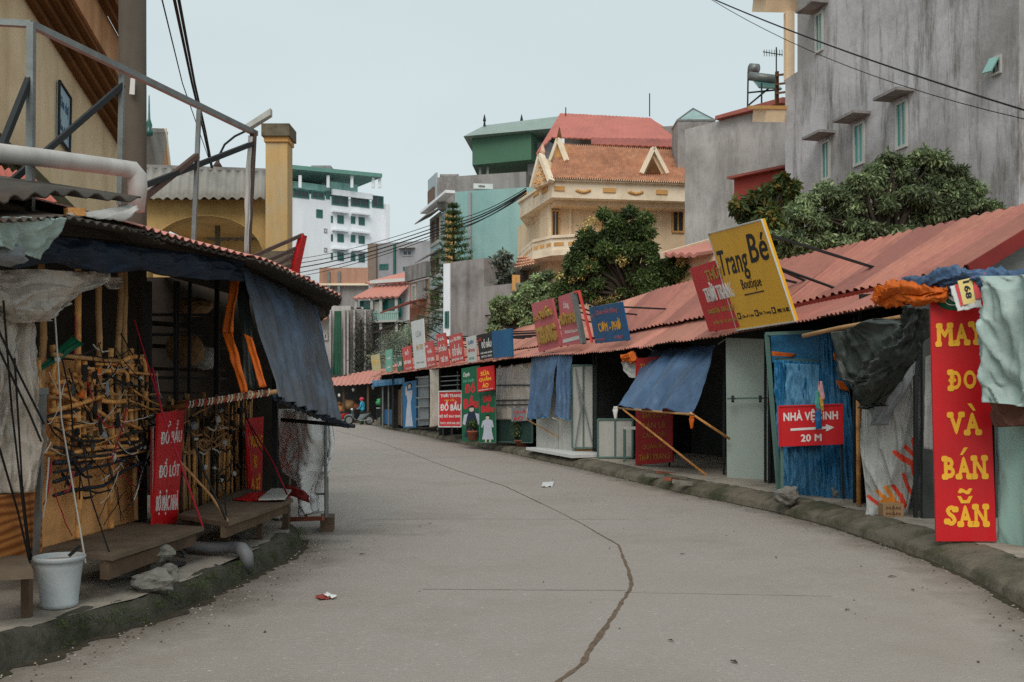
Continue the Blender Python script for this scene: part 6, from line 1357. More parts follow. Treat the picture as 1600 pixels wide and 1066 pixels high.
def gable(par, q3, dpt, trim, fill, w=.2):
    """triangular gable: q3 = left foot, apex, right foot"""
    L_, Ap, R_ = q3; bm = BM(); prism(bm, [L_, R_, Ap], [p+dpt for p in (L_, R_, Ap)]); gg = obj('gable', bm, fill, par)
    n = (R_-L_).cross(Ap-L_).normalized(); n = n if n.y < 0 else -n
    bm = BM(); bar(bm, L_+n*.06, Ap+n*.06, .16, w, n); obj('rake_trim', bm, trim, gg)
    bm = BM(); bar(bm, R_+n*.06, Ap+n*.06, .16, w, n); obj('rake_trim', bm, trim, gg)
    return gg, n
gg, n = gable(t, (W(834,294,43.6), W(847,243,43.4), W(863,284,42.3)), V(1.5,4,0), M['cream_trim'], M['cream'], .28)
obj('finial', lathe(BM(), W(848,243,43.4), [(.08,0),(.12,.15),(.02,.5)], 8), M['tile'], gg)
bm = BM()
for k in range(14):
    a = random.random(); b = random.random()*(1-a); c = W(838,290,43.4)*(a)+W(847,256,43.3)*b+W(858,284,42.5)*(1-a-b); bmesh.ops.create_icosphere(bm, subdivisions=1, radius=.07, matrix=Matrix.Translation(c+n*.1))
obj('ornament', bm, M['ochre'], gg)
gg, n = gable(t, (W(862,252,45.2), W(874,218,45), W(887,252,44.6)), V(1,3,0), M['cream_trim'], M['ochre'], .22); obj('finial', lathe(BM(), W(874,218,45), [(.07,0),(.1,.15),(.015,.55)], 8), M['barge'], gg)
gg, n = gable(t, (W(1001,272,43.9), W(1020,232,44.0), W(1041,272,44.1)), V(.1,2.5,.2), M['cream_trim'], M['cream'], .3)
obj('dark_opening', prism(BM(), [W(1009,271,43.78), W(1033,271,43.9), W(1020,246,43.82)], [p+V(0,.1,0) for p in (W(1009,271,43.78), W(1033,271,43.9), W(1020,246,43.82))]), M['barge'], gg)
f.win(t, 861, 329, 874, 372, M['ochre'], M['gl_dark'], .06, .1); f.win(t, 1049, 326, 1069, 364, M['ochre'], M['gl_dark'], .08, .1); f.win(t, 936, 330, 950, 368, M['ochre'], M['gl_dark'], .12, .1)
for x in (857, 888, 1000): obj('pilaster', f.plate(x, 308, x+4, 372, .12), M['cream_trim'], t); obj('capital', f.plate(x-2, 305, x+6, 313, .22), M['ochre'], t)
# balcony
zb0, zb1 = f2.zat(890,393), f2.zat(890,371); bp = [W(810,HY,47.4), W(832,HY,43.4), W(862,HY,42.2), W(930,HY,41.6), W(930,HY,44), W(815,HY,49)]
obj('balcony_floor', pr(bp, zb0-.25, zb0), M['cream_trim'], t); obj('balcony_rail', pr([p+(V(.0,-.04,0)) for p in bp[:4]]+[p+V(0,.25,0) for p in bp[3::-1]], zb1-.12, zb1), M['cream_trim'], t)
for a, b in zip(bp[:3], bp[1:4]):
    k = max(3, int((b-a).length/.55))
    obj('balcony_panel', prism(BM(), [V(p.x,p.y,zb0) for p in (a+V(0,.05,0), b+V(0,.05,0), b+V(0,.18,0), a+V(0,.18,0))], [V(p.x,p.y,zb1-.12) for p in (a+V(0,.05,0), b+V(0,.05,0), b+V(0,.18,0), a+V(0,.18,0))]), M['cream_trim'], t)
    for i in range(k):
        p, q_ = a.lerp(b, (i+.15)/k), a.lerp(b, (i+.85)/k); obj('balcony_inset', hexa(BM(), [V(r.x,r.y+o,z) for z in (zb0+.15, zb1-.3) for r, o in ((p,.03),(q_,.03),(q_,.08),(p,.08))]), M['ochre'], t)
tiled(t, [W(812,402,46.6), W(840,399,43.9), W(838,415,42.6), W(808,421,45.5)], 8, 4, M['tile'])
f.win(t, 800, 430, 812, 455, M['ochre'], M['gl_dark'], .15, .1)
obj('lower_side', g.wall(812, 858, zb0-.2, .4, 0, -.1), M['cream'], t)
ac = thing('air_conditioner', f.P(1057,318,.3), 'air conditioner under the cornice of the cream villa', 'air conditioner'); p = f.P(1056,313,.35); bm = BM(); box(bm, p.x-.42, p.x+.42, p.y-.25, p.y+.1, p.z-.25, p.z+.25); obj('casing', bm, M['white'], ac)
bm = BM(); tube(bm, [p+V(.1,-.26,0), p+V(.1,-.24,0)], .19, 16); obj('fan', bm, M['black'], ac)
# big red roof behind the villa
f = Fac(840, 54, 1055, 52); t = bld('red_roofed_house', f, 'house with a broad plain red metal roof behind the villa', 'house')
obj('wall', f.wall(866, 1062, f.zat(900,188), 7, 0, -2.5), M['concrete_dark'], t); 
a, b, c, d = W(884,178,56), W(1015,185,55), W(1042,222,51.2), W(860,214,52)
obj('roof', corrug([W(838,241,51.5), W(862,215,51.8), c], [a-V(.3,0,0), a, b], .3, .015, 4, 0), M['roof'], t, solid=.06); obj('roof', corrug([c, W(1075,222,56)], [b, b+V(.3,.6,0)], .3, .02, 3, 0), M['roof'], t, solid=.06)
obj('lower_roof', corrug([W(924,226,50.6), W(1052,230,49.6)], [W(924,216,51.6), W(1052,218,50.6)], .3, .02, 2, 0), M['roof_dull'], t, solid=.06)
for x, y in ((884,177),(1015,178)): obj('finial', tube(BM(), [W(x,y+4,55.6), W(x,y-32 if x > 1000 else y-9,55.6)], .03, 6), M['steel_dark'], t)
# ---------------------------------------------------------------- pale concrete block, red shed, pink roof
f = Fac(1070, 38.5, 1228, 35.2); t = bld('concrete_block_house', f, 'plain stained concrete house left of the big grey building')
zt = f.zat(1080, 200)
obj('wall', f.wall(1070, 1228, zt, 9), M['concrete_mid'], t)
obj('roof', prism(BM(), [f.P(1124,HY,.3)+V(0,0,zt-H), f.P(1229,HY,.3)+V(0,0,zt-H), f.P(1229,HY,-8)+V(0,0,zt-H), f.P(1124,HY,-8)+V(0,0,zt-H)], [f.P(1124,HY,.25)+V(0,0,zt-H+.14), f.P(1229,HY,.25)+V(0,0,zt-H+.2), f.P(1229,HY,-8)+V(0,0,zt-H+1.3), f.P(1124,HY,-8)+V(0,0,zt-H+1.3)]), M['roof_dull'], t)
sk = thing('roof_skylight', f.P(1082,192,-5), 'pyramid skylight of grey glass behind the stained concrete house', 'skylight'); c = W(1083,170,46); r = 1.5
pts = [c+V(-.85,-.8,-.75), c+V(.85,-.8,-.75), c+V(.85,.8,-.75), c+V(-.85,.8,-.75)]; bm = BM(); vs = [bm.verts.new(p) for p in pts]; tp = bm.verts.new(c)
for i in range(4): bm.faces.new((vs[i], vs[(i+1)%4], tp))
bm.faces.new(vs[::-1]); obj('glazing', bm, glass('grey glazing', '8fa7a4'), sk)
bm = BM()
for p in pts: bar(bm, p, c, .07)
for i in range(4): bar(bm, pts[i], pts[(i+1)%4], .07)
obj('frame', bm, M['galv'], sk)
obj('base', prism(BM(), [p*1+V(0,0,-4) for p in pts], [p-V(0,0,.02) for p in pts]), M['concrete_dark'], sk)
sh = thing('solar_heater', W(1195,150,37), 'solar water heater with two tanks on a steel stand on the red roof', 'solar heater')
obj('tank', tube(BM(), [W(1170,119,37), W(1212,124,36.6)], .16, 14), M['galv'], sh, True); obj('tank', tube(BM(), [W(1172,107,37.6), W(1184,108,37.4)], .19, 14), M['galv'], sh, True)
obj('collector', slab(BM(), [W(1176,124,37.1), W(1212,129,36.7), W(1222,138,36.0), W(1186,136,36.2)], .05), glass('collector glass', '5d7f7a'), sh)
for a, b in (((1169,112,37),(1168,172,37)),((1211,120,36.6),(1212,165,36.6)),((1190,130,36.2),(1190,168,36.2)),((1169,145,37),(1220,140,36.5)),((1169,165,37),(1211,130,36.6))): obj('strut', bar(BM(), W(*a), W(*b), .05), M['steel_dark'], sh)
an = thing('tv_antenna', W(1213,165,36), 'thin television antenna beside the solar water heater', 'antenna'); obj('mast', tube(BM(), [W(1213,172,36), W(1213,74,36)], .025, 6), M['steel_dark'], an); obj('boom', tube(BM(), [W(1192,81,36), W(1223,86,36)], .018, 6), M['steel_dark'], an)
for x in np.arange(1194, 1224, 4): obj('element', tube(BM(), [W(x,78,36.2), W(x,88,35.8)], .012, 5), M['steel_dark'], an)
f = Fac(1147, 33.8, 1228, 32.5); t = bld('red_shed', f, 'red tin shed in front of the stained concrete house', 'shed'); obj('wall', f.wall(1147, 1228, f.zat(1147,279), 1.2, f.zat(1147,340)), mat('red tin', '9a3d31', .6, var=.08, bump=.05), t); obj('roof', prism(BM(), [f.P(1143,282,.3), f.P(1230,264,.3), f.P(1230,252,-1.3), f.P(1146,276,-1.3)], [p+V(0,0,.08) for p in (f.P(1143,282,.3), f.P(1230,264,.3), f.P(1230,252,-1.3), f.P(1146,276,-1.3))]), M['roof_dull'], t)
f = Fac(1028, 34, 1115, 32); t = bld('pink_roofed_outbuilding', f, 'low outbuilding with a faded pink roof behind the dark tree', 'house'); roofq(t, [f.P(1032,364,-3), f.P(1112,368,-3), f.P(1118,402,.8), f.P(1064,402,.8)], .1, M['roof_pink'], period=.35); obj('wall', f.wall(1030, 1116, f.zat(1060,405), 4), M['cream'], t)
obj('rake_trim', bar(BM(), f.P(1030,362,-2.9), f.P(1064,403,.9), .12, .2), M['cream_trim'], t)
# ---------------------------------------------------------------- big grey building on the right
f = Fac(1227, 30, 1592, 20.5); t = bld('grey_building', f, 'big stained bare concrete building with small hooded green windows')
obj('wall', f.wall(1227, 1592, 11.2, 9, 4.9), M['concrete_old'], t); obj('wall', f.wall(1246, 1592, 16.5, 9, 11.2), M['concrete_old'], t)
obj('lower_wall', f.wall(1227, 1560, 4.9, 9, 0), M['concrete_old'], t)
obj('end_block', hexa(BM(), [V(p.x,p.y,z) for z in (5.7,16.5) for p in (f.P(1592,HY,-.35), f.P(1592,HY,-.35)+V(3.5,.8,0), f.P(1592,HY,-.35)+V(3.5,7,0), f.P(1592,HY,-.35)+V(0,7,0))]), M['concrete_dark'], t)
obj('recess', f.wall(1560, 1650, 5.7, 6, 0, -1.2), M['dark'], t)
for x0, y0, x1, y1 in ((1275,24,1287,86),(1285,223,1298,284),(1335,196,1352,262),(1401,162,1419,236)):
    f.win(t, x0, y0, x1, y1, M['white_dirty'], M['gl_blue'], .07, .05, hood=M['concrete_dark'])
w_ = f.win(t, 1550, 92, 1566, 121, M['white_dirty'], M['gl_dark'], .05, .05, mull=False); obj('sash', slab(BM(), [f.P(1552,92,.1), f.P(1566,90,.1), f.P(1564,112,.25), f.P(1550,116,.25)], .03), M['gl_tint'], w_)
bl = thing('cream_balcony', f.P(1225,200,-1), 'cream balcony stack on the far corner of the big grey building', 'balcony'); 
for yy, hh in ((6,.5),(180,.42)): obj('slab', bar(BM(), W(1208,yy,31.4), W(1230,yy,30.0), 1.3, hh), M['cream'], bl); obj('moulding', bar(BM(), W(1205,yy-12,31.5), W(1230,yy-12,29.9), 1.5, .1), M['ochre'], bl)
for yy in (118, 132, 146): obj('rail', bar(BM(), W(1213,yy,31.2), W(1228,yy-2,30.1), .06), M['barge'], bl)
obj('column', bar(BM(), W(1233,20,30.1), V(W(1233,0,30.1).x,30.1,11.2), .26, .26, V(0,1,0)), M['cream'], bl); obj('rail_post', bar(BM(), W(1214,112,31.2), W(1214,165,31.2), .1, .1, V(0,1,0)), M['barge'], bl)
# old concrete wall block in mid-ground
f = Fac(694, 47, 800, 44); t = bld('old_concrete_wall', f, 'stained old concrete wall block under the araucaria', 'wall'); obj('wall', f.wall(704, 756, f.zat(720,408), 3), M['concrete_dark'], t); obj('low_wall', f.wall(756, 815, f.zat(770,447), 3, 0, .1), M['concrete_dark'], t); obj('pale_edge', f.wall(694, 704, f.zat(700,412), 3, 0, .05), M['bwhite'], t); f.win(t, 697, 487, 703, 513, M['gl_green'], M['bwhite'], .1, .1)
# ---------------------------------------------------------------- trees
def tree(name, base, fork, cl, n, size, m, label, seed, r0, tints=LT, group='trees behind the market row', **k):
    bm = BM(); limbs(bm, base, fork, [c[0]+V(0,0,.1) for c in cl], r0, seed)
    t = thing(name, Vector(base), label, 'tree', group); obj('trunk', bm, M['bark'], t, True)
    leaf_obj('crown', cl, n, size, m, t, seed, tints, **k); return t
def clumps(lst, Y, seed, n_sub=14, spread=.85):
    """each (px,py,radius_px) becomes several overlapping leaf clusters in depth"""
    rnd = random.Random(seed); o = []
    for px, py, rp in lst:
        r = rp/F*Y; c = W(px, py, Y)
        for i in range(n_sub):
            d = V(rnd.gauss(0,1), rnd.gauss(0,1), rnd.gauss(0,1)).normalized()*r*spread*rnd.uniform(.4,1); s = r*rnd.uniform(.26,.52)
            s *= rnd.uniform(.75,1.1); d = d*rnd.uniform(1,1.35); o.append((c+V(d.x,d.y,d.z*.95), (s,s,s*.7), s*s))
    return o
tree('longan_tree', (5.2,33.5,0), W(985,470,33.5), clumps([(965,345,26),(1000,372,30),(930,375,26),(960,400,40),(910,415,32),(1010,420,36),(940,448,42),(890,450,26),(1045,410,20),(1062,440,30),(1000,455,34),(880,470,20),(1090,420,22)], 33.5, 3), 95000, .14, M['leaf_dark'], 'tall dark round tree in front of the cream villa', 5, .15, ((1,1,1),(.7,.8,.75),(.5,.62,.55),(1.3,1.2,.9),(.85,.95,.8)))
leaf_obj('blossom', clumps([(925,350,20),(955,395,30),(900,420,25),(935,455,30),(1060,415,20),(1080,450,25)], 33.0, 9, 5, 1.0), 1500, .09, mat('ochre blossom', 'a89763', .8, var=.2, bump=0, attr=True), bpy.data.objects['longan_tree'], 12, ((1,1,1),(1.2,1,.7),(.8,.8,.6)))
tree('acacia_tree', (.4,38,0), W(820,520,38), clumps([(850,440,20),(815,462,24),(860,462,22),(790,480,24),(830,490,26),(780,505,20),(868,490,18),(850,505,22)], 38, 4), 40000, .15, M['leaf_pale'], 'pale green tree left of the tall dark tree', 6, .2, ((1,1,1),(.75,.85,.7),(1.2,1.2,1.0),(.55,.65,.5)))
tree('mango_tree', (6.6,25,0), W(1205,400,25), clumps([(1225,300,24),(1195,315,28),(1165,330,20),(1235,330,24),(1200,350,34),(1170,372,24),(1225,380,30)], 25, 6), 22000, .19, M['leaf_dark'], 'mango tree with reddish new leaves left of the big crown', 7, .16, ((1,1,1),(.7,.8,.7),(1.3,1.1,.8),(1.9,.9,.55)), droop=.9)
tree('shade_tree', (8.2,19.6,0), W(1380,400,19.6), clumps([(1395,262,30),(1350,285,34),(1440,265,34),(1480,285,34),(1300,305,34),(1260,340,36),(1400,310,50),(1460,325,46),(1330,345,50),(1515,300,28),(1530,335,26),(1240,385,30),(1290,385,46),(1400,365,46),(1480,355,40)], 19.6, 8), 100000, .105, M['leaf_mid'], 'broad grey green tree crown before the big grey building', 8, .1, ((1,1,1),(.7,.78,.68),(.45,.52,.45),(1.25,1.25,1.1),(.85,.95,.8)), droop=.7, aspect=.34)
tree('shrub_tree', (-1.1,46,0), W(775,450,46), clumps([(770,420,16),(785,405,14),(760,440,14),(790,430,14)], 46, 5), 2600, .2, mat('grey leaves', '7b827a', .7, var=.2, bump=0, attr=True, trans=.2), 'small grey bush growing above the old concrete wall', 9, .07)
# araucaria: whorls of drooping-up branches
ar = thing('araucaria_tree', V(-2.9,48.5,0), 'slender tiered araucaria before the teal building', 'tree', 'trees behind the market row')
bp_ = V(W(712,HY,48.5).x,48.5,0); tp_ = W(708,318,48.5); cl = []; bmb = tube(BM(), [bp_, tp_], [.16,.03], 8); rnd = random.Random(3)
for k in range(18):
    z = tp_.z-.15-k*.33; L_ = .22+.085*k; 
    for j in range(7):
        a = j*2*PI/7+k*.4; d = V(math.cos(a), math.sin(a), .15); b = V(bp_.x+(tp_.x-bp_.x)*z/tp_.z, 48.5, z); e = b+d*L_*rnd.uniform(.85,1.1)
        tube(bmb, [b, e], [.025,.012], 4)
        for q_ in (.35,.6,.82,1.0): cl.append((b.lerp(e, q_)+V(0,0,.03), (.1,.1,.06), 1))
obj('trunk', bmb, M['bark'], ar)
leaf_obj('crown', cl, 12000, .13, M['leaf_dark'], ar, 4, ((.75,.9,.8),(.5,.65,.6),(.9,1,.8)), aspect=.25)
# ---------------------------------------------------------------- left background: yellow gabled hall
t = thing('gabled_hall', V(-7,14,0), 'big yellow market hall with brown barge boards at the left edge', 'building')
def zr1(Y): return 7.36-.36*(Y-14.4)
bm = BM(); prism(bm, [V(-7,Y,z) for Y, z in ((7,0),(18.4,0),(18.4,zr1(18.4)),(12.5,zr1(12.5)),(7,5.5))], [V(-7.4,Y,z) for Y, z in ((7,0),(18.4,0),(18.4,zr1(18.4)),(12.5,zr1(12.5)),(7,5.5))]); M['hall'] = mat('hall render', 'd8c2a0', .9, var=.06, scale=.8, bump=.12, dirt='a5834f', dscale=.5, damt=.5, streak='94764a', samt=.5, sscale=2.2)
obj('wall', bm, M['hall'], t)
for k in range(4): obj('barge_board', bar(BM(), V(-6.93+.11*k,11.5,zr1(11.5)-.02+.10*k), V(-6.93+.11*k,18.1-.28*k,zr1(18.1-.28*k)-.02+.10*k), .10, .13), M['barge'], t)
M['peel'] = mat('peeling salmon paint', 'b98a63', .9, var=.1, scale=1, bump=.1, dirt='7a5230', dscale=.9, damt=.7, streak='6b4a2c', samt=.6, sscale=3)
bm = BM(); hexa(bm, [V(-6.5,12.5,zr1(12.5)+.3), V(-6.5,17.2,zr1(17.2)+.3), V(-6.62,17.2,zr1(17.2)+.3), V(-6.62,12.5,zr1(12.5)+.3), V(-6.5,12.5,zr1(12.5)+.95), V(-6.5,17.2,zr1(17.2)+.95), V(-6.62,17.2,zr1(17.2)+.95), V(-6.62,12.5,zr1(12.5)+.95)]); obj('fascia', bm, M['peel'], t)
for k in range(2): obj('barge_board', bar(BM(), V(-6.42+.1*k,12.5,zr1(12.5)+.98+.1*k), V(-6.42+.1*k,16.9-.25*k,zr1(16.9-.25*k)+.98+.1*k), .10, .14), M['barge'], t)
obj('roof', bar(BM(), V(-7.2,12.5,zr1(12.5)+1.27), V(-7.2,16.4,zr1(16.4)+1.27), 2.0, .06), M['tin_dark'], t)
for k in range(2): obj('lower_rake', bar(BM(), V(-6.9+.08*k,11.,5.45+.1*k), V(-6.9+.08*k,15.9,4.35+.1*k-.1), .12, .16), mat('green brown beam', '4e4a33', .9, var=.2), t)  # lower rake: two dark green-brown bars
q = [V(-6.96, 6.96*F/(CX-px), H+(HY-py)/F*6.96*F/(CX-px)) for px, py in ((92,126),(110,154),(108,238),(91,214))]
s = thing('wall_sign', q[3], 'pale blue notice board high on the yellow hall wall', 'sign'); M['notice'] = flat('notice blue', '8fa9b5', .5)
obj('board', slab(BM(), q, .03), M['notice'], s); bm = BM(); n = qnorm(q)
for a, b in ((0,1),(1,2),(2,3),(3,0)): bar(bm, q[a]+n*.01, q[b]+n*.01, .03, .03, n)
obj('frame', bm, M['steel_dark'], s); letter(q, 'Khu chợ', (.15,.2,.85,.45), flat('notice letters', '3c5d78', .5), s, .01, .004); letter(q, 'ẩm thực', (.15,.62,.85,.85), MATS['notice letters'], s, .01, .004)
tn = thing('tin_awning', W(40,300,9.5), 'red and white ribbed tin awning behind the white pipe', 'awning'); obj('sheet', corrug([W(-40,312,8.8), W(90,318,9.6)], [W(-40,250,10.3), W(50,276,11.3)], .12, .02, 3, 0), M['roof'], tn, solid=.006); obj('strut', bar(BM(), W(-20,312,8.9), W(-20,330,10.5), .05), M['galv'], tn)
# ---------------------------------------------------------------- arcade
t = thing('arched_hall', V(-6.6,21,0), 'yellow arcade wall with a wide arch and grey ribbed roof', 'building')
Yf = 20.8
def archwall(Y, thick, px0, px1, cx, hw, zs, rise, ztop, m, name='wall'):
    x0, x1, c, w = W(px0,0,Y).x, W(px1,0,Y).x, W(cx,0,Y).x, hw/F*Y; bm = BM(); N_ = 28; pts = [(c-w*math.cos(PI*i/N_), zs+rise*math.sin(PI*i/N_)) for i in range(N_+1)]
    cols = [(x0, 0.)]+[(c-w, 0.)]+pts+[(c+w, 0.)]+[(x1, 0.)]
    for (xa, za), (xb, zb_) in zip(cols, cols[1:]):
        if abs(xb-xa) < 1e-6: continue
        hexa(bm, [V(xa,Y,za), V(xb,Y,zb_), V(xb,Y+thick,zb_), V(xa,Y+thick,za), V(xa,Y,ztop), V(xb,Y,ztop), V(xb,Y+thick,ztop), V(xa,Y+thick,ztop)])
    bmesh.ops.remove_doubles(bm, verts=bm.verts, dist=.0005)
    return obj(name, bm, m, t)
zt_ = H+(HY-312)/F*Yf; zcr = H+(HY-337)/F*Yf; zsp = H+(HY-405)/F*Yf
archwall(Yf, .35, 190, 416, 322, 92, zsp, zcr-zsp, zt_, M['yellow_wall']); archwall(Yf+5, .3, 215, 414, 333, 70, zsp-.6, zcr-zsp, zt_, M['yellow_wall'])
c = W(322,0,Yf).x; w = 92/F*Yf; obj('arch_trim', tube(BM(), [V(c-w*1.0*math.cos(PI*i/24), Yf-.03, zsp+(zcr-zsp)*math.sin(PI*i/24)) for i in range(25)], .02, 6), M['yellow_wall'], t, True)
obj('soffit', hexa(BM(), [V(x,y,z) for z in (zt_,zt_+.1) for x, y in ((-8.5,Yf+.35),(W(414,0,Yf).x,Yf+.35),(W(412,0,Yf+5).x,Yf+5),(-8.5,Yf+5))]), M['yellow_wall'], t)
obj('roof', corrug([W(200,310,Yf-.4), W(414,310,Yf-.4)], [W(205,260,Yf+2.2), W(415,267,Yf+2.2)], .19, .03, 3, .03, 4), M['asbestos'], t, True, solid=.01); obj('roof', corrug([W(200,310,Yf-.4)+V(0,5.4,0), W(414,310,Yf-.4)+V(-1.2,5.4,0)], [W(205,260,Yf+2.2), W(415,267,Yf+2.2)], .19, .03, 3, .03, 5), M['asbestos'], t, True, solid=.01); obj('ridge_cap', bar(BM(), W(205,260,Yf+2.2), W(415,267,Yf+2.2), .14, .08), M['concrete_dark'], t)
cl_ = thing('square_column', V(W(432,0,19.6).x,19.6,0), 'weathered square yellow column with a mouldy cap', 'column'); xc = W(432,0,19.6).x; zc_ = H+(HY-195)/F*19.6
bm = BM(); box(bm, xc-.215, xc+.215, 19.6, 20.05, 0, zc_-.22); obj('shaft', bm, M['yellow_col'], cl_); bm = BM(); box(bm, xc-.24, xc+.24, 19.56, 20.09, zc_-.34, zc_-.24); obj('moulding', bm, M['ochre'], cl_); bm = BM(); box(bm, xc-.275, xc+.275, 19.5, 20.14, zc_-.24, zc_); obj('capital', bm, M['mold'], cl_); bm = BM(); box(bm, xc-.3, xc+.34, 19.45, 20.2, 0, H+(HY-394)/F*19.6); obj('pedestal', bm, M['mold'], cl_)
tu = thing('gabled_turret', W(245,258,30), 'small steep grey roofed turret right of the utility pole', 'turret')
L_, R_, A_ = W(205,262,30), W(263,262,32), W(232,200,30); A2 = W(257,201,33)
obj('roof', prism(BM(), [W(200,262,29.6), W(246,262,30.6), A2, A_], [p+V(-.05,.5,.0) for p in (W(200,262,29.6), W(246,262,30.6), A2, A_)]), M['asbestos'], tu); obj('gable_wall', prism(BM(), [W(246,262,30.6), W(264,262,33), A2], [p+V(-.4,.6,0) for p in (W(246,262,30.6), W(264,262,33), A2)]), M['peel'], tu); obj('rake_trim', bar(BM(), W(264,262,33), A2, .12), M['cream_trim'], tu); obj('base', hexa(BM(), [V(p.x,p.y,z) for z in (0, W(245,262,31).z) for p in (W(204,262,30.2), W(246,262,30.8), W(262,262,33), W(215,262,33))]), M['hall'], tu)
obj('finial', lathe(BM(), W(233,212,29.8), [(.1,0),(.14,.1),(.07,.2),(.1,.3),(.04,.5),(.015,1.2)], 10), M['gl_green'], tu, True)
# ---------------------------------------------------------------- overhead wires
def wire(pts, r, label, n=14, sag=.0):
    P = [W(*p) for p in pts]; Q_ = []
    for a, b in zip(P, P[1:]):
        for i in range(n): t_ = i/n; Q_.append(a.lerp(b, t_)-V(0,0,sag*4*t_*(1-t_)))
    Q_.append(P[-1]); return single('overhead_wire', tube(BM(), Q_, r, 6), M['rope_dark'], label, 'wire', 'overhead wires')
wire([(1090,-12,26),(1600,172,17),(1700,212,15.5)], .016, 'thick black wire crossing the big grey building', sag=.12); wire([(1090,-14,26),(1600,186,17),(1700,216,15.5)], .008, 'thin wire below the thick one on the big grey building', sag=.35)
wire([(262,-50,8),(300,130,13),(318,205,17),(330,262,22.5)], .016, 'left strand of the twisted black cables over the arcade roof'); wire([(270,-50,8),(304,130,13),(321,205,17),(332,262,22.5)], .016, 'right strand of the twisted black cables over the arcade roof'); wire([(246,-30,8),(285,130,13),(332,265,22.4)], .007, 'thin wire left of the twisted black cables')
for i, (y0, y1, r) in enumerate(((405,300,.03),(412,302,.04),(420,306,.03),(426,303,.022),(398,297,.02))): wire([(455,y0+8,80),(690,(352,357,362,366,346)[i],58),(822,y1-3,43.5)], r, ('middle','thickest','lowest','second lowest','topmost')[i]+' wire of the bundle between white building and villa', sag=.3)
wire([(640,470,62),(700,478,52),(790,488,42)], .03, 'cable along the old concrete wall', sag=.3); wire([(560,505,70),(640,500,60),(705,497,50),(800,495,42)], .025, 'cable just above the roof signs', sag=.3)
# ---------------------------------------------------------------- far street end: canopy, market goods, rider
t = thing('market_shed', V(-12,66,0), 'pink roofed open market shed closing the street end', 'market shed')
obj('roof', corrug([W(500,603,63), W(545,602,62), W(640,594,60)], [W(505,592,70), W(590,577,68), W(645,573,66)], .35, .03, 3, .05, 3), M['roof_pink'], t, solid=.02)
obj('back_wall', obox(BM(), W(480,640,70), W(625,640,66), .2, 0, 3.2), M['dark'], t)
for px, Y in ((506,63.5),(537,63),(575,61.8)): obj('post', bar(BM(), V(W(px,0,Y).x,Y,0), W(px,600,Y), .12, .12, V(0,1,0)), M['wood'], t)
for i, (px, py) in enumerate(((519,612),(552,609),(530,618),(583,606))):
    c = W(px, py, 62.5); b_ = thing('light_bulb', c, ('white bulb hanging at the left of the market shed','white bulb near the middle of the market shed','small bulb low in the market shed','white bulb at the right of the market shed')[i], 'bulb', 'bulbs in the market shed'); obj('glass', lathe(BM(), c, [(.02,.12),(.07,.06),(.09,0),(.06,-.08),(.01,-.11)], 10), M['white'], b_, True); obj('cord', tube(BM(), [c+V(0,0,.1), c+V(0,0,.6)], .012, 5), M['rope_dark'], b_)
M['greenbag'] = mat('green bags', '2f8f55', .5, var=.3, scale=4, bump=.2); M['fruit'] = mat('orange goods', 'b5763f', .7, var=.3, scale=5, bump=.2)
st = thing('goods_table', V(W(603,0,59).x,59,0), 'low table under the green bags', 'table'); p0 = W(588,637,59.5); p1 = W(616,637,58.5); obj('tabletop', obox(BM(), p0, p1, .9, p0.z-.06, p0.z), M['white_dirty'], st)
for px, dy in ((589,0),(615,-.9),(592,.8),(614,0)): a = W(px,638,59.4+dy); obj('leg', bar(BM(), V(a.x,a.y,0), V(a.x,a.y,p0.z-.06), .05), M['steel_dark'], st)
rnd = random.Random(2)
for i in range(14):
    low = i >= 8; c = W(592+rnd.uniform(0,20), (634 if not low else 655)-rnd.uniform(0,9)*(1 if not low else .6), 58.9+rnd.uniform(-.2,.3)); bm = BM(); blob(bm, c, (.22,.2,.16), 2, .35, 2, i)
    single('vegetable_bag', bm, M['greenbag'], 'green bag in the heap under the goods table' if low else 'green bag in the heap on the goods table', 'bag', 'green bags under the goods table' if low else 'green bags on the goods table', True)
for i, (px, py, r, m, lb) in enumerate(((531,640,.35,'fruit','orange heap of goods left of the rider'),(545,632,.42,'cardboard','brown heap of goods behind the motorbike'),(556,636,.3,'brick','reddish heap of goods behind the motorbike'),(527,652,.3,'orange','orange crate heap at the street end'),(596,656,.25,'sack','white sack below the goods table'))):
    bm = BM(); blob(bm, W(px,py,63.5), (r,r,r*.8), 2, .4, 2.2, i+20); single('goods_heap', bm, M[m], lb, 'goods', 'goods at the street end', True)
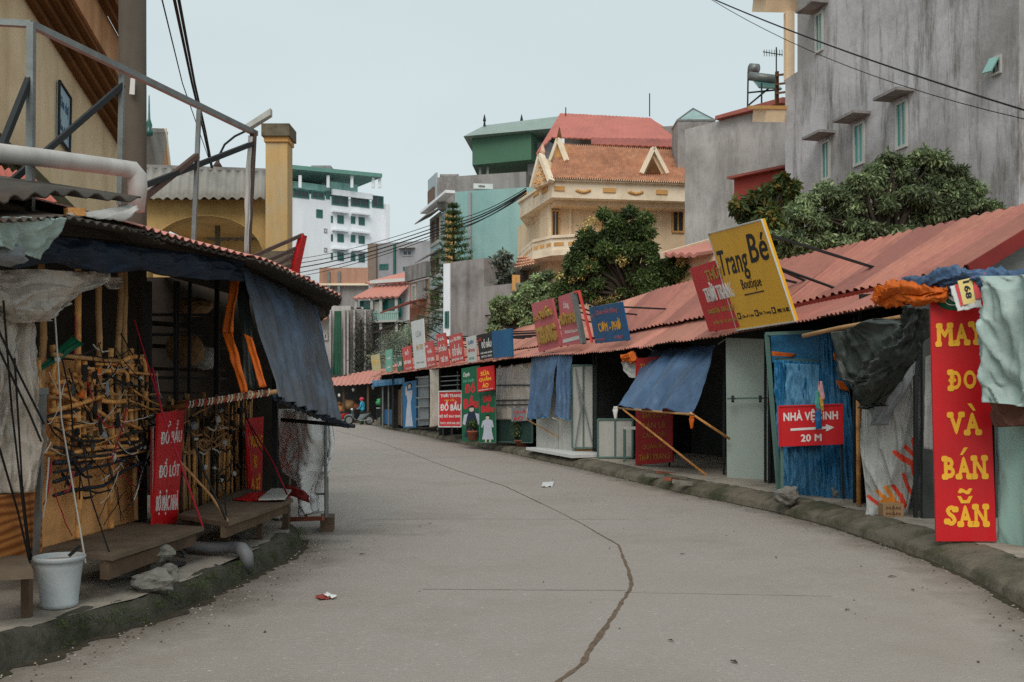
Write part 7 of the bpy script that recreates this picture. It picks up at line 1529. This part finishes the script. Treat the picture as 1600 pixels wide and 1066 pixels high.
# bodies: one skinned surface
def body(name, loc, ht, pose, heading, mats, label, extra=None):
    """pose: joint dict in body units (x right, y forward, z up; height 1)"""
    t = thing(name, loc, label, 'person'); R = Matrix.Rotation(heading, 3, 'Z')
    J = {k: Vector(loc)+R@(Vector(v)*ht) for k, v in pose.items()}
    ed = [('pel','sp'),('sp','ch'),('ch','nk'),('nk','hd'),('ch','ls'),('ls','le'),('le','lw'),('lw','lh'),('ch','rs'),('rs','re'),('re','rw'),('rw','rh'),('pel','lhp'),('lhp','lk'),('lk','la'),('la','lt'),('pel','rhp'),('rhp','rk'),('rk','ra'),('ra','rt')]
    rad = dict(pel=.085,sp=.078,ch=.088,nk=.034,hd=.052,ls=.045,rs=.045,le=.03,re=.03,lw=.022,rw=.022,lh=.024,rh=.024,lhp=.062,rhp=.062,lk=.042,rk=.042,la=.028,ra=.028,lt=.03,rt=.03)
    ks = list(J); me = bpy.data.meshes.new('body'); me.from_pydata([tuple(J[k]-Vector(loc)) for k in ks], [(ks.index(a), ks.index(b)) for a, b in ed], [])
    o = bpy.data.objects.new('body', me); COL.objects.link(o); sk_ = o.modifiers.new('skin', 'SKIN'); me.skin_vertices.new() if not me.skin_vertices else None
    for i, k in enumerate(ks): sv = me.skin_vertices[0].data[i]; sv.radius = (rad[k]*ht, rad[k]*ht); sv.use_root = (k == 'pel')
    o.modifiers.new('sub', 'SUBSURF').levels = 2; o.modifiers['sub'].render_levels = 2
    dg = bpy.context.evaluated_depsgraph_get(); dg.update(); m2 = bpy.data.meshes.new_from_object(o.evaluated_get(dg)); bpy.data.objects.remove(o)
    for m in mats: m2.materials.append(m)
    zhip = (J['pel'].z-loc.z)+.02*ht; hd = J['hd']-Vector(loc)
    for p in m2.polygons:
        c = p.center; p.material_index = 0
        if c.z < zhip: p.material_index = 1
        if (c-hd).length < .09*ht or min((c-(J[k]-Vector(loc))).length for k in ('lh','rh')) < .035*ht: p.material_index = 2
        p.use_smooth = True
    b_ = bpy.data.objects.new('body', m2); COL.objects.link(b_); b_.parent = t
    return t, J, R
def motorbike(loc, heading, label, paint, grp):
    t = thing('motorbike', loc, label, 'motorbike', grp); R = Matrix.Rotation(heading, 3, 'Z'); L = lambda *v: Vector(loc)+R@Vector(v)
    for x in (-.62, .62):
        bm = BM(); c = L(x,0,.28); tube(bm, [c+R@V(.25*math.cos(a),0,.25*math.sin(a)) for a in np.linspace(0,2*PI,25)], .04, 8); w = obj('wheel', bm, M['black'], t, True)
        bm = BM(); tube(bm, [c+R@V(0,-.02,0), c+R@V(0,.02,0)], .19, 18); obj('rim', bm, M['galv'], w)
    obj('body_shell', drape([(L(-.75,0,.72), L(-.05,0,.62)), (L(-.6,0,.6), L(0,0,.52)), (L(-.4,0,.42), L(.1,0,.36)), (L(-.2,0,.28), L(.15,0,.28))], thick=.14, fold=0, crease=0), paint, t, True)
    obj('leg_shield', drape([(L(.34,-.14,.95), L(.34,.14,.95)), (L(.42,-.2,.7), L(.42,.2,.7)), (L(.36,-.16,.4), L(.36,.16,.4)), (L(.2,-.1,.3), L(.2,.1,.3))], thick=.05, fold=0, crease=0), paint, t, True)
    obj('seat', drape([(L(-.72,0,.80), L(-.02,0,.76)), (L(-.74,0,.74), L(0,0,.68))], thick=.12, fold=0, crease=0), M['black'], t, True)
    obj('front_fork', tube(BM(), [L(.62,0,.28), L(.42,0,.75), L(.36,0,.98)], .03, 8), M['galv'], t); obj('handlebar', tube(BM(), [L(.26,-.33,1.0), L(.36,-.1,.98), L(.36,.1,.98), L(.26,.33,1.0)], .018, 8), M['black'], t)
    obj('fender', tube(BM(), [L(.62+.31*math.cos(a),0,.28+.31*math.sin(a)) for a in np.linspace(.3,2.6,12)], .05, 8), paint, t, True)
    bm = BM(); blob(bm, L(.44,0,.92), (.09,.08,.08), 2, 0, 1, 0); obj('headlight', bm, M['white'], t, True); obj('exhaust', tube(BM(), [L(-.05,.14,.25), L(-.7,.16,.3)], [.03,.045], 8), M['galv'], t)
    for s_ in (-1, 1):
        obj('mirror', tube(BM(), [L(.3,.25*s_,1.0), L(.28,.3*s_,1.16), L(.26,.34*s_,1.18)], [.008,.008,.04], 8), M['black'], t)
    return t, L
lc = G(567,663.5); M['bike_red'] = flat('red bike paint', 'a32b2e', .35); M['bike_dark'] = flat('grey bike paint', '6d7375', .3)
motorbike(V(lc.x-.1,lc.y-.75,0), math.radians(172), 'dark scooter standing beside the person in the teal jacket', M['bike_dark'], 'motorbikes at the street end')
motorbike(V(lc.x-1.5,lc.y-.1,0), math.radians(195), 'red scooter parked to the left of the dark one at the street end', M['bike_red'], 'motorbikes at the street end')
stand = dict(pel=(0,0,.52),sp=(0,.0,.62),ch=(0,.01,.74),nk=(0,.015,.85),hd=(0,.03,.925),ls=(-.115,.01,.80),le=(-.15,.03,.65),lw=(-.10,.15,.58),lh=(-.08,.20,.585),rs=(.115,.01,.80),re=(.15,.03,.65),rw=(.1,.15,.58),rh=(.08,.20,.585),lhp=(-.055,0,.5),lk=(-.06,.02,.28),la=(-.06,0,.045),lt=(-.065,.08,.02),rhp=(.055,0,.5),rk=(.06,.03,.28),ra=(.065,.0,.045),rt=(.07,.08,.02))
M['jacket'] = mat('teal jacket', '3a9dbd', .8, var=.15, bump=.1); M['trousers'] = mat('dark green trousers', '22403a', .85, var=.15, bump=.1); M['helmet'] = flat('pink red helmet', 'c8324a', .3); M['maroon'] = mat('maroon shirt', '8a2636', .8, var=.15, bump=.1); M['strawhat'] = mat('straw hat', 'c08a4e', .8, var=.15, bump=.1)
pt, J, R = body('person', V(lc.x,lc.y-.1,0), 1.62, stand, math.radians(75), [M['jacket'], M['trousers'], M['skin']], 'person in teal jacket and pink red helmet standing beside the scooter')
hd = J['hd']; bm = BM(); blob(bm, hd+V(0,0,.035), (.135,.135,.115), 3, .03, 1, 1); obj('helmet', bm, M['helmet'], pt, True); bm = BM(); bar(bm, hd+R@V(-.08,.1,.03), hd+R@V(.08,.1,.03), .09, .02); obj('helmet_peak', bm, M['helmet'], pt)
bm = BM(); blob(bm, hd+R@V(0,.06,-.045), (.06,.05,.045), 2, .05, 1, 2); obj('face_mask', bm, M['white'], pt, True)
sit = dict(stand); sit.update(pel=(0,0,.30),sp=(0,.03,.40),ch=(0,.06,.52),nk=(0,.08,.63),hd=(0,.1,.70),ls=(-.115,.06,.58),le=(-.14,.14,.45),lw=(-.09,.25,.42),lh=(-.07,.3,.42),rs=(.115,.06,.58),re=(.14,.14,.45),rw=(.09,.25,.42),rh=(.07,.3,.42),lhp=(-.055,.02,.29),lk=(-.09,.22,.33),la=(-.08,.2,.045),lt=(-.085,.28,.02),rhp=(.055,.02,.29),rk=(.09,.22,.33),ra=(.08,.2,.045),rt=(.085,.28,.02))
c = G(519,660); pt, J, R = body('person', V(c.x,c.y+.3,0), 1.75, sit, math.radians(-80), [M['maroon'], M['trousers'], M['skin']], 'seated vendor in a maroon shirt at the left of the street end')
hd = J['hd']; bm = BM(); blob(bm, hd+V(0,0,.05), (.12,.12,.085), 3, .03, 1, 1); obj('cap', bm, M['maroon'], pt, True)
c = G(528,661); pt, J, R = body('person', V(c.x+.1,c.y+.9,0), 1.7, sit, math.radians(60), [M['brick'], M['trousers'], M['skin']], 'seated vendor in a straw hat beside the goods at the street end')
hd = J['hd']; obj('straw_hat', lathe(BM(), hd+V(0,0,.03), [(.26,-.02),(.25,.0),(.1,.11),(.02,.16)], 20), M['strawhat'], pt, True)
# ---------------------------------------------------------------- litter
single('wrapper', cloth([G(492,932,.012), G(512,926,.03), G(526,932,.02), G(500,938,.005)], 8, 8, .012, 2, .01, n=V(0,0,1)), flat('dull wrapper', '8e3f36', .7), 'dull red wrapper lying on the road near the left kerb', 'litter', smooth=True, solid=.003)
single('wrapper', cloth([G(510,926,.04), G(527,931,.03), G(520,934,.02), G(505,930,.03)], 6, 6, .01, 2, .01, n=V(0,0,1)), M['white'], 'white piece of the wrapper on the road near the left kerb', 'litter', smooth=True, solid=.003)
single('paper_scrap', cloth([G(848,754,.02), G(866,752,.03), G(864,760,.01), G(846,761,.015)], 8, 8, .012, 2, .012, n=V(0,0,1)), M['white'], 'white paper scrap lying in the middle of the road', 'litter', smooth=True, solid=.003)
M['leaf_fallen'] = flat('fallen leaf', '3b2f22', .8)
lv = [(1394,901),(1426,922),(1066,866),(1147,1034),(1324,953),(1048,1001),(566,866),(672,818),(1213,871)]
for i, (px, py) in enumerate(lv):
    c = G(px, py, .008); a = i*1.7; r = .028 if i % 3 else .04; d = V(math.cos(a), math.sin(a), 0)*r; e = V(-d.y, d.x, 0)*.4
    single('fallen_leaf', cloth([c-d, c+e+V(0,0,.01), c+d, c-e+V(0,0,.006)], 4, 4, .002, 1, .002, n=V(0,0,1)), M['leaf_fallen'], 'small dark dry leaf lying on the open road', 'leaf', 'fallen leaves on the road', solid=.002)

# grit and dry bits gathered along the gutters
rnd = random.Random(77); bm = BM(); bm2 = BM()
for i in range(1300):
    if i % 2: y = rnd.uniform(6.5, 34)**1.0; p = atY(K, y)+V(-abs(rnd.gauss(0,.16))-.02, 0, 0)
    elif i % 4 == 0: y = rnd.uniform(5.2, 11.2); p = atY(KL, y)+V(abs(rnd.gauss(0,.25))+.05, 0, 0)
    elif rnd.random() < .6: continue
    else: y = rnd.uniform(6, 22); p = V(rnd.uniform(-1.8, 3.6), y, 0)
    r = rnd.uniform(.004, .013)*(1.4 if rnd.random() < .08 else 1); b_ = bm if rnd.random() < .6 else bm2
    vs = [b_.verts.new((p.x+r*a*rnd.uniform(.6,1.3), p.y+r*b*rnd.uniform(.6,1.3), max(.001, .004+r*c*.6))) for a, b, c in ((1,0,0),(-.5,.8,0),(-.5,-.8,0),(.1,.1,1.3))]
    for f_ in ((0,1,3),(1,2,3),(2,0,3)): b_.faces.new([vs[k] for k in f_])
tag(obj('grit', bm, mat('dark grit', '4a4238', .95, var=.3, bump=0)), kind='stuff'); tag(obj('grit', bm2, mat('pale grit', 'a39a8e', .95, var=.3, bump=0)), kind='stuff')
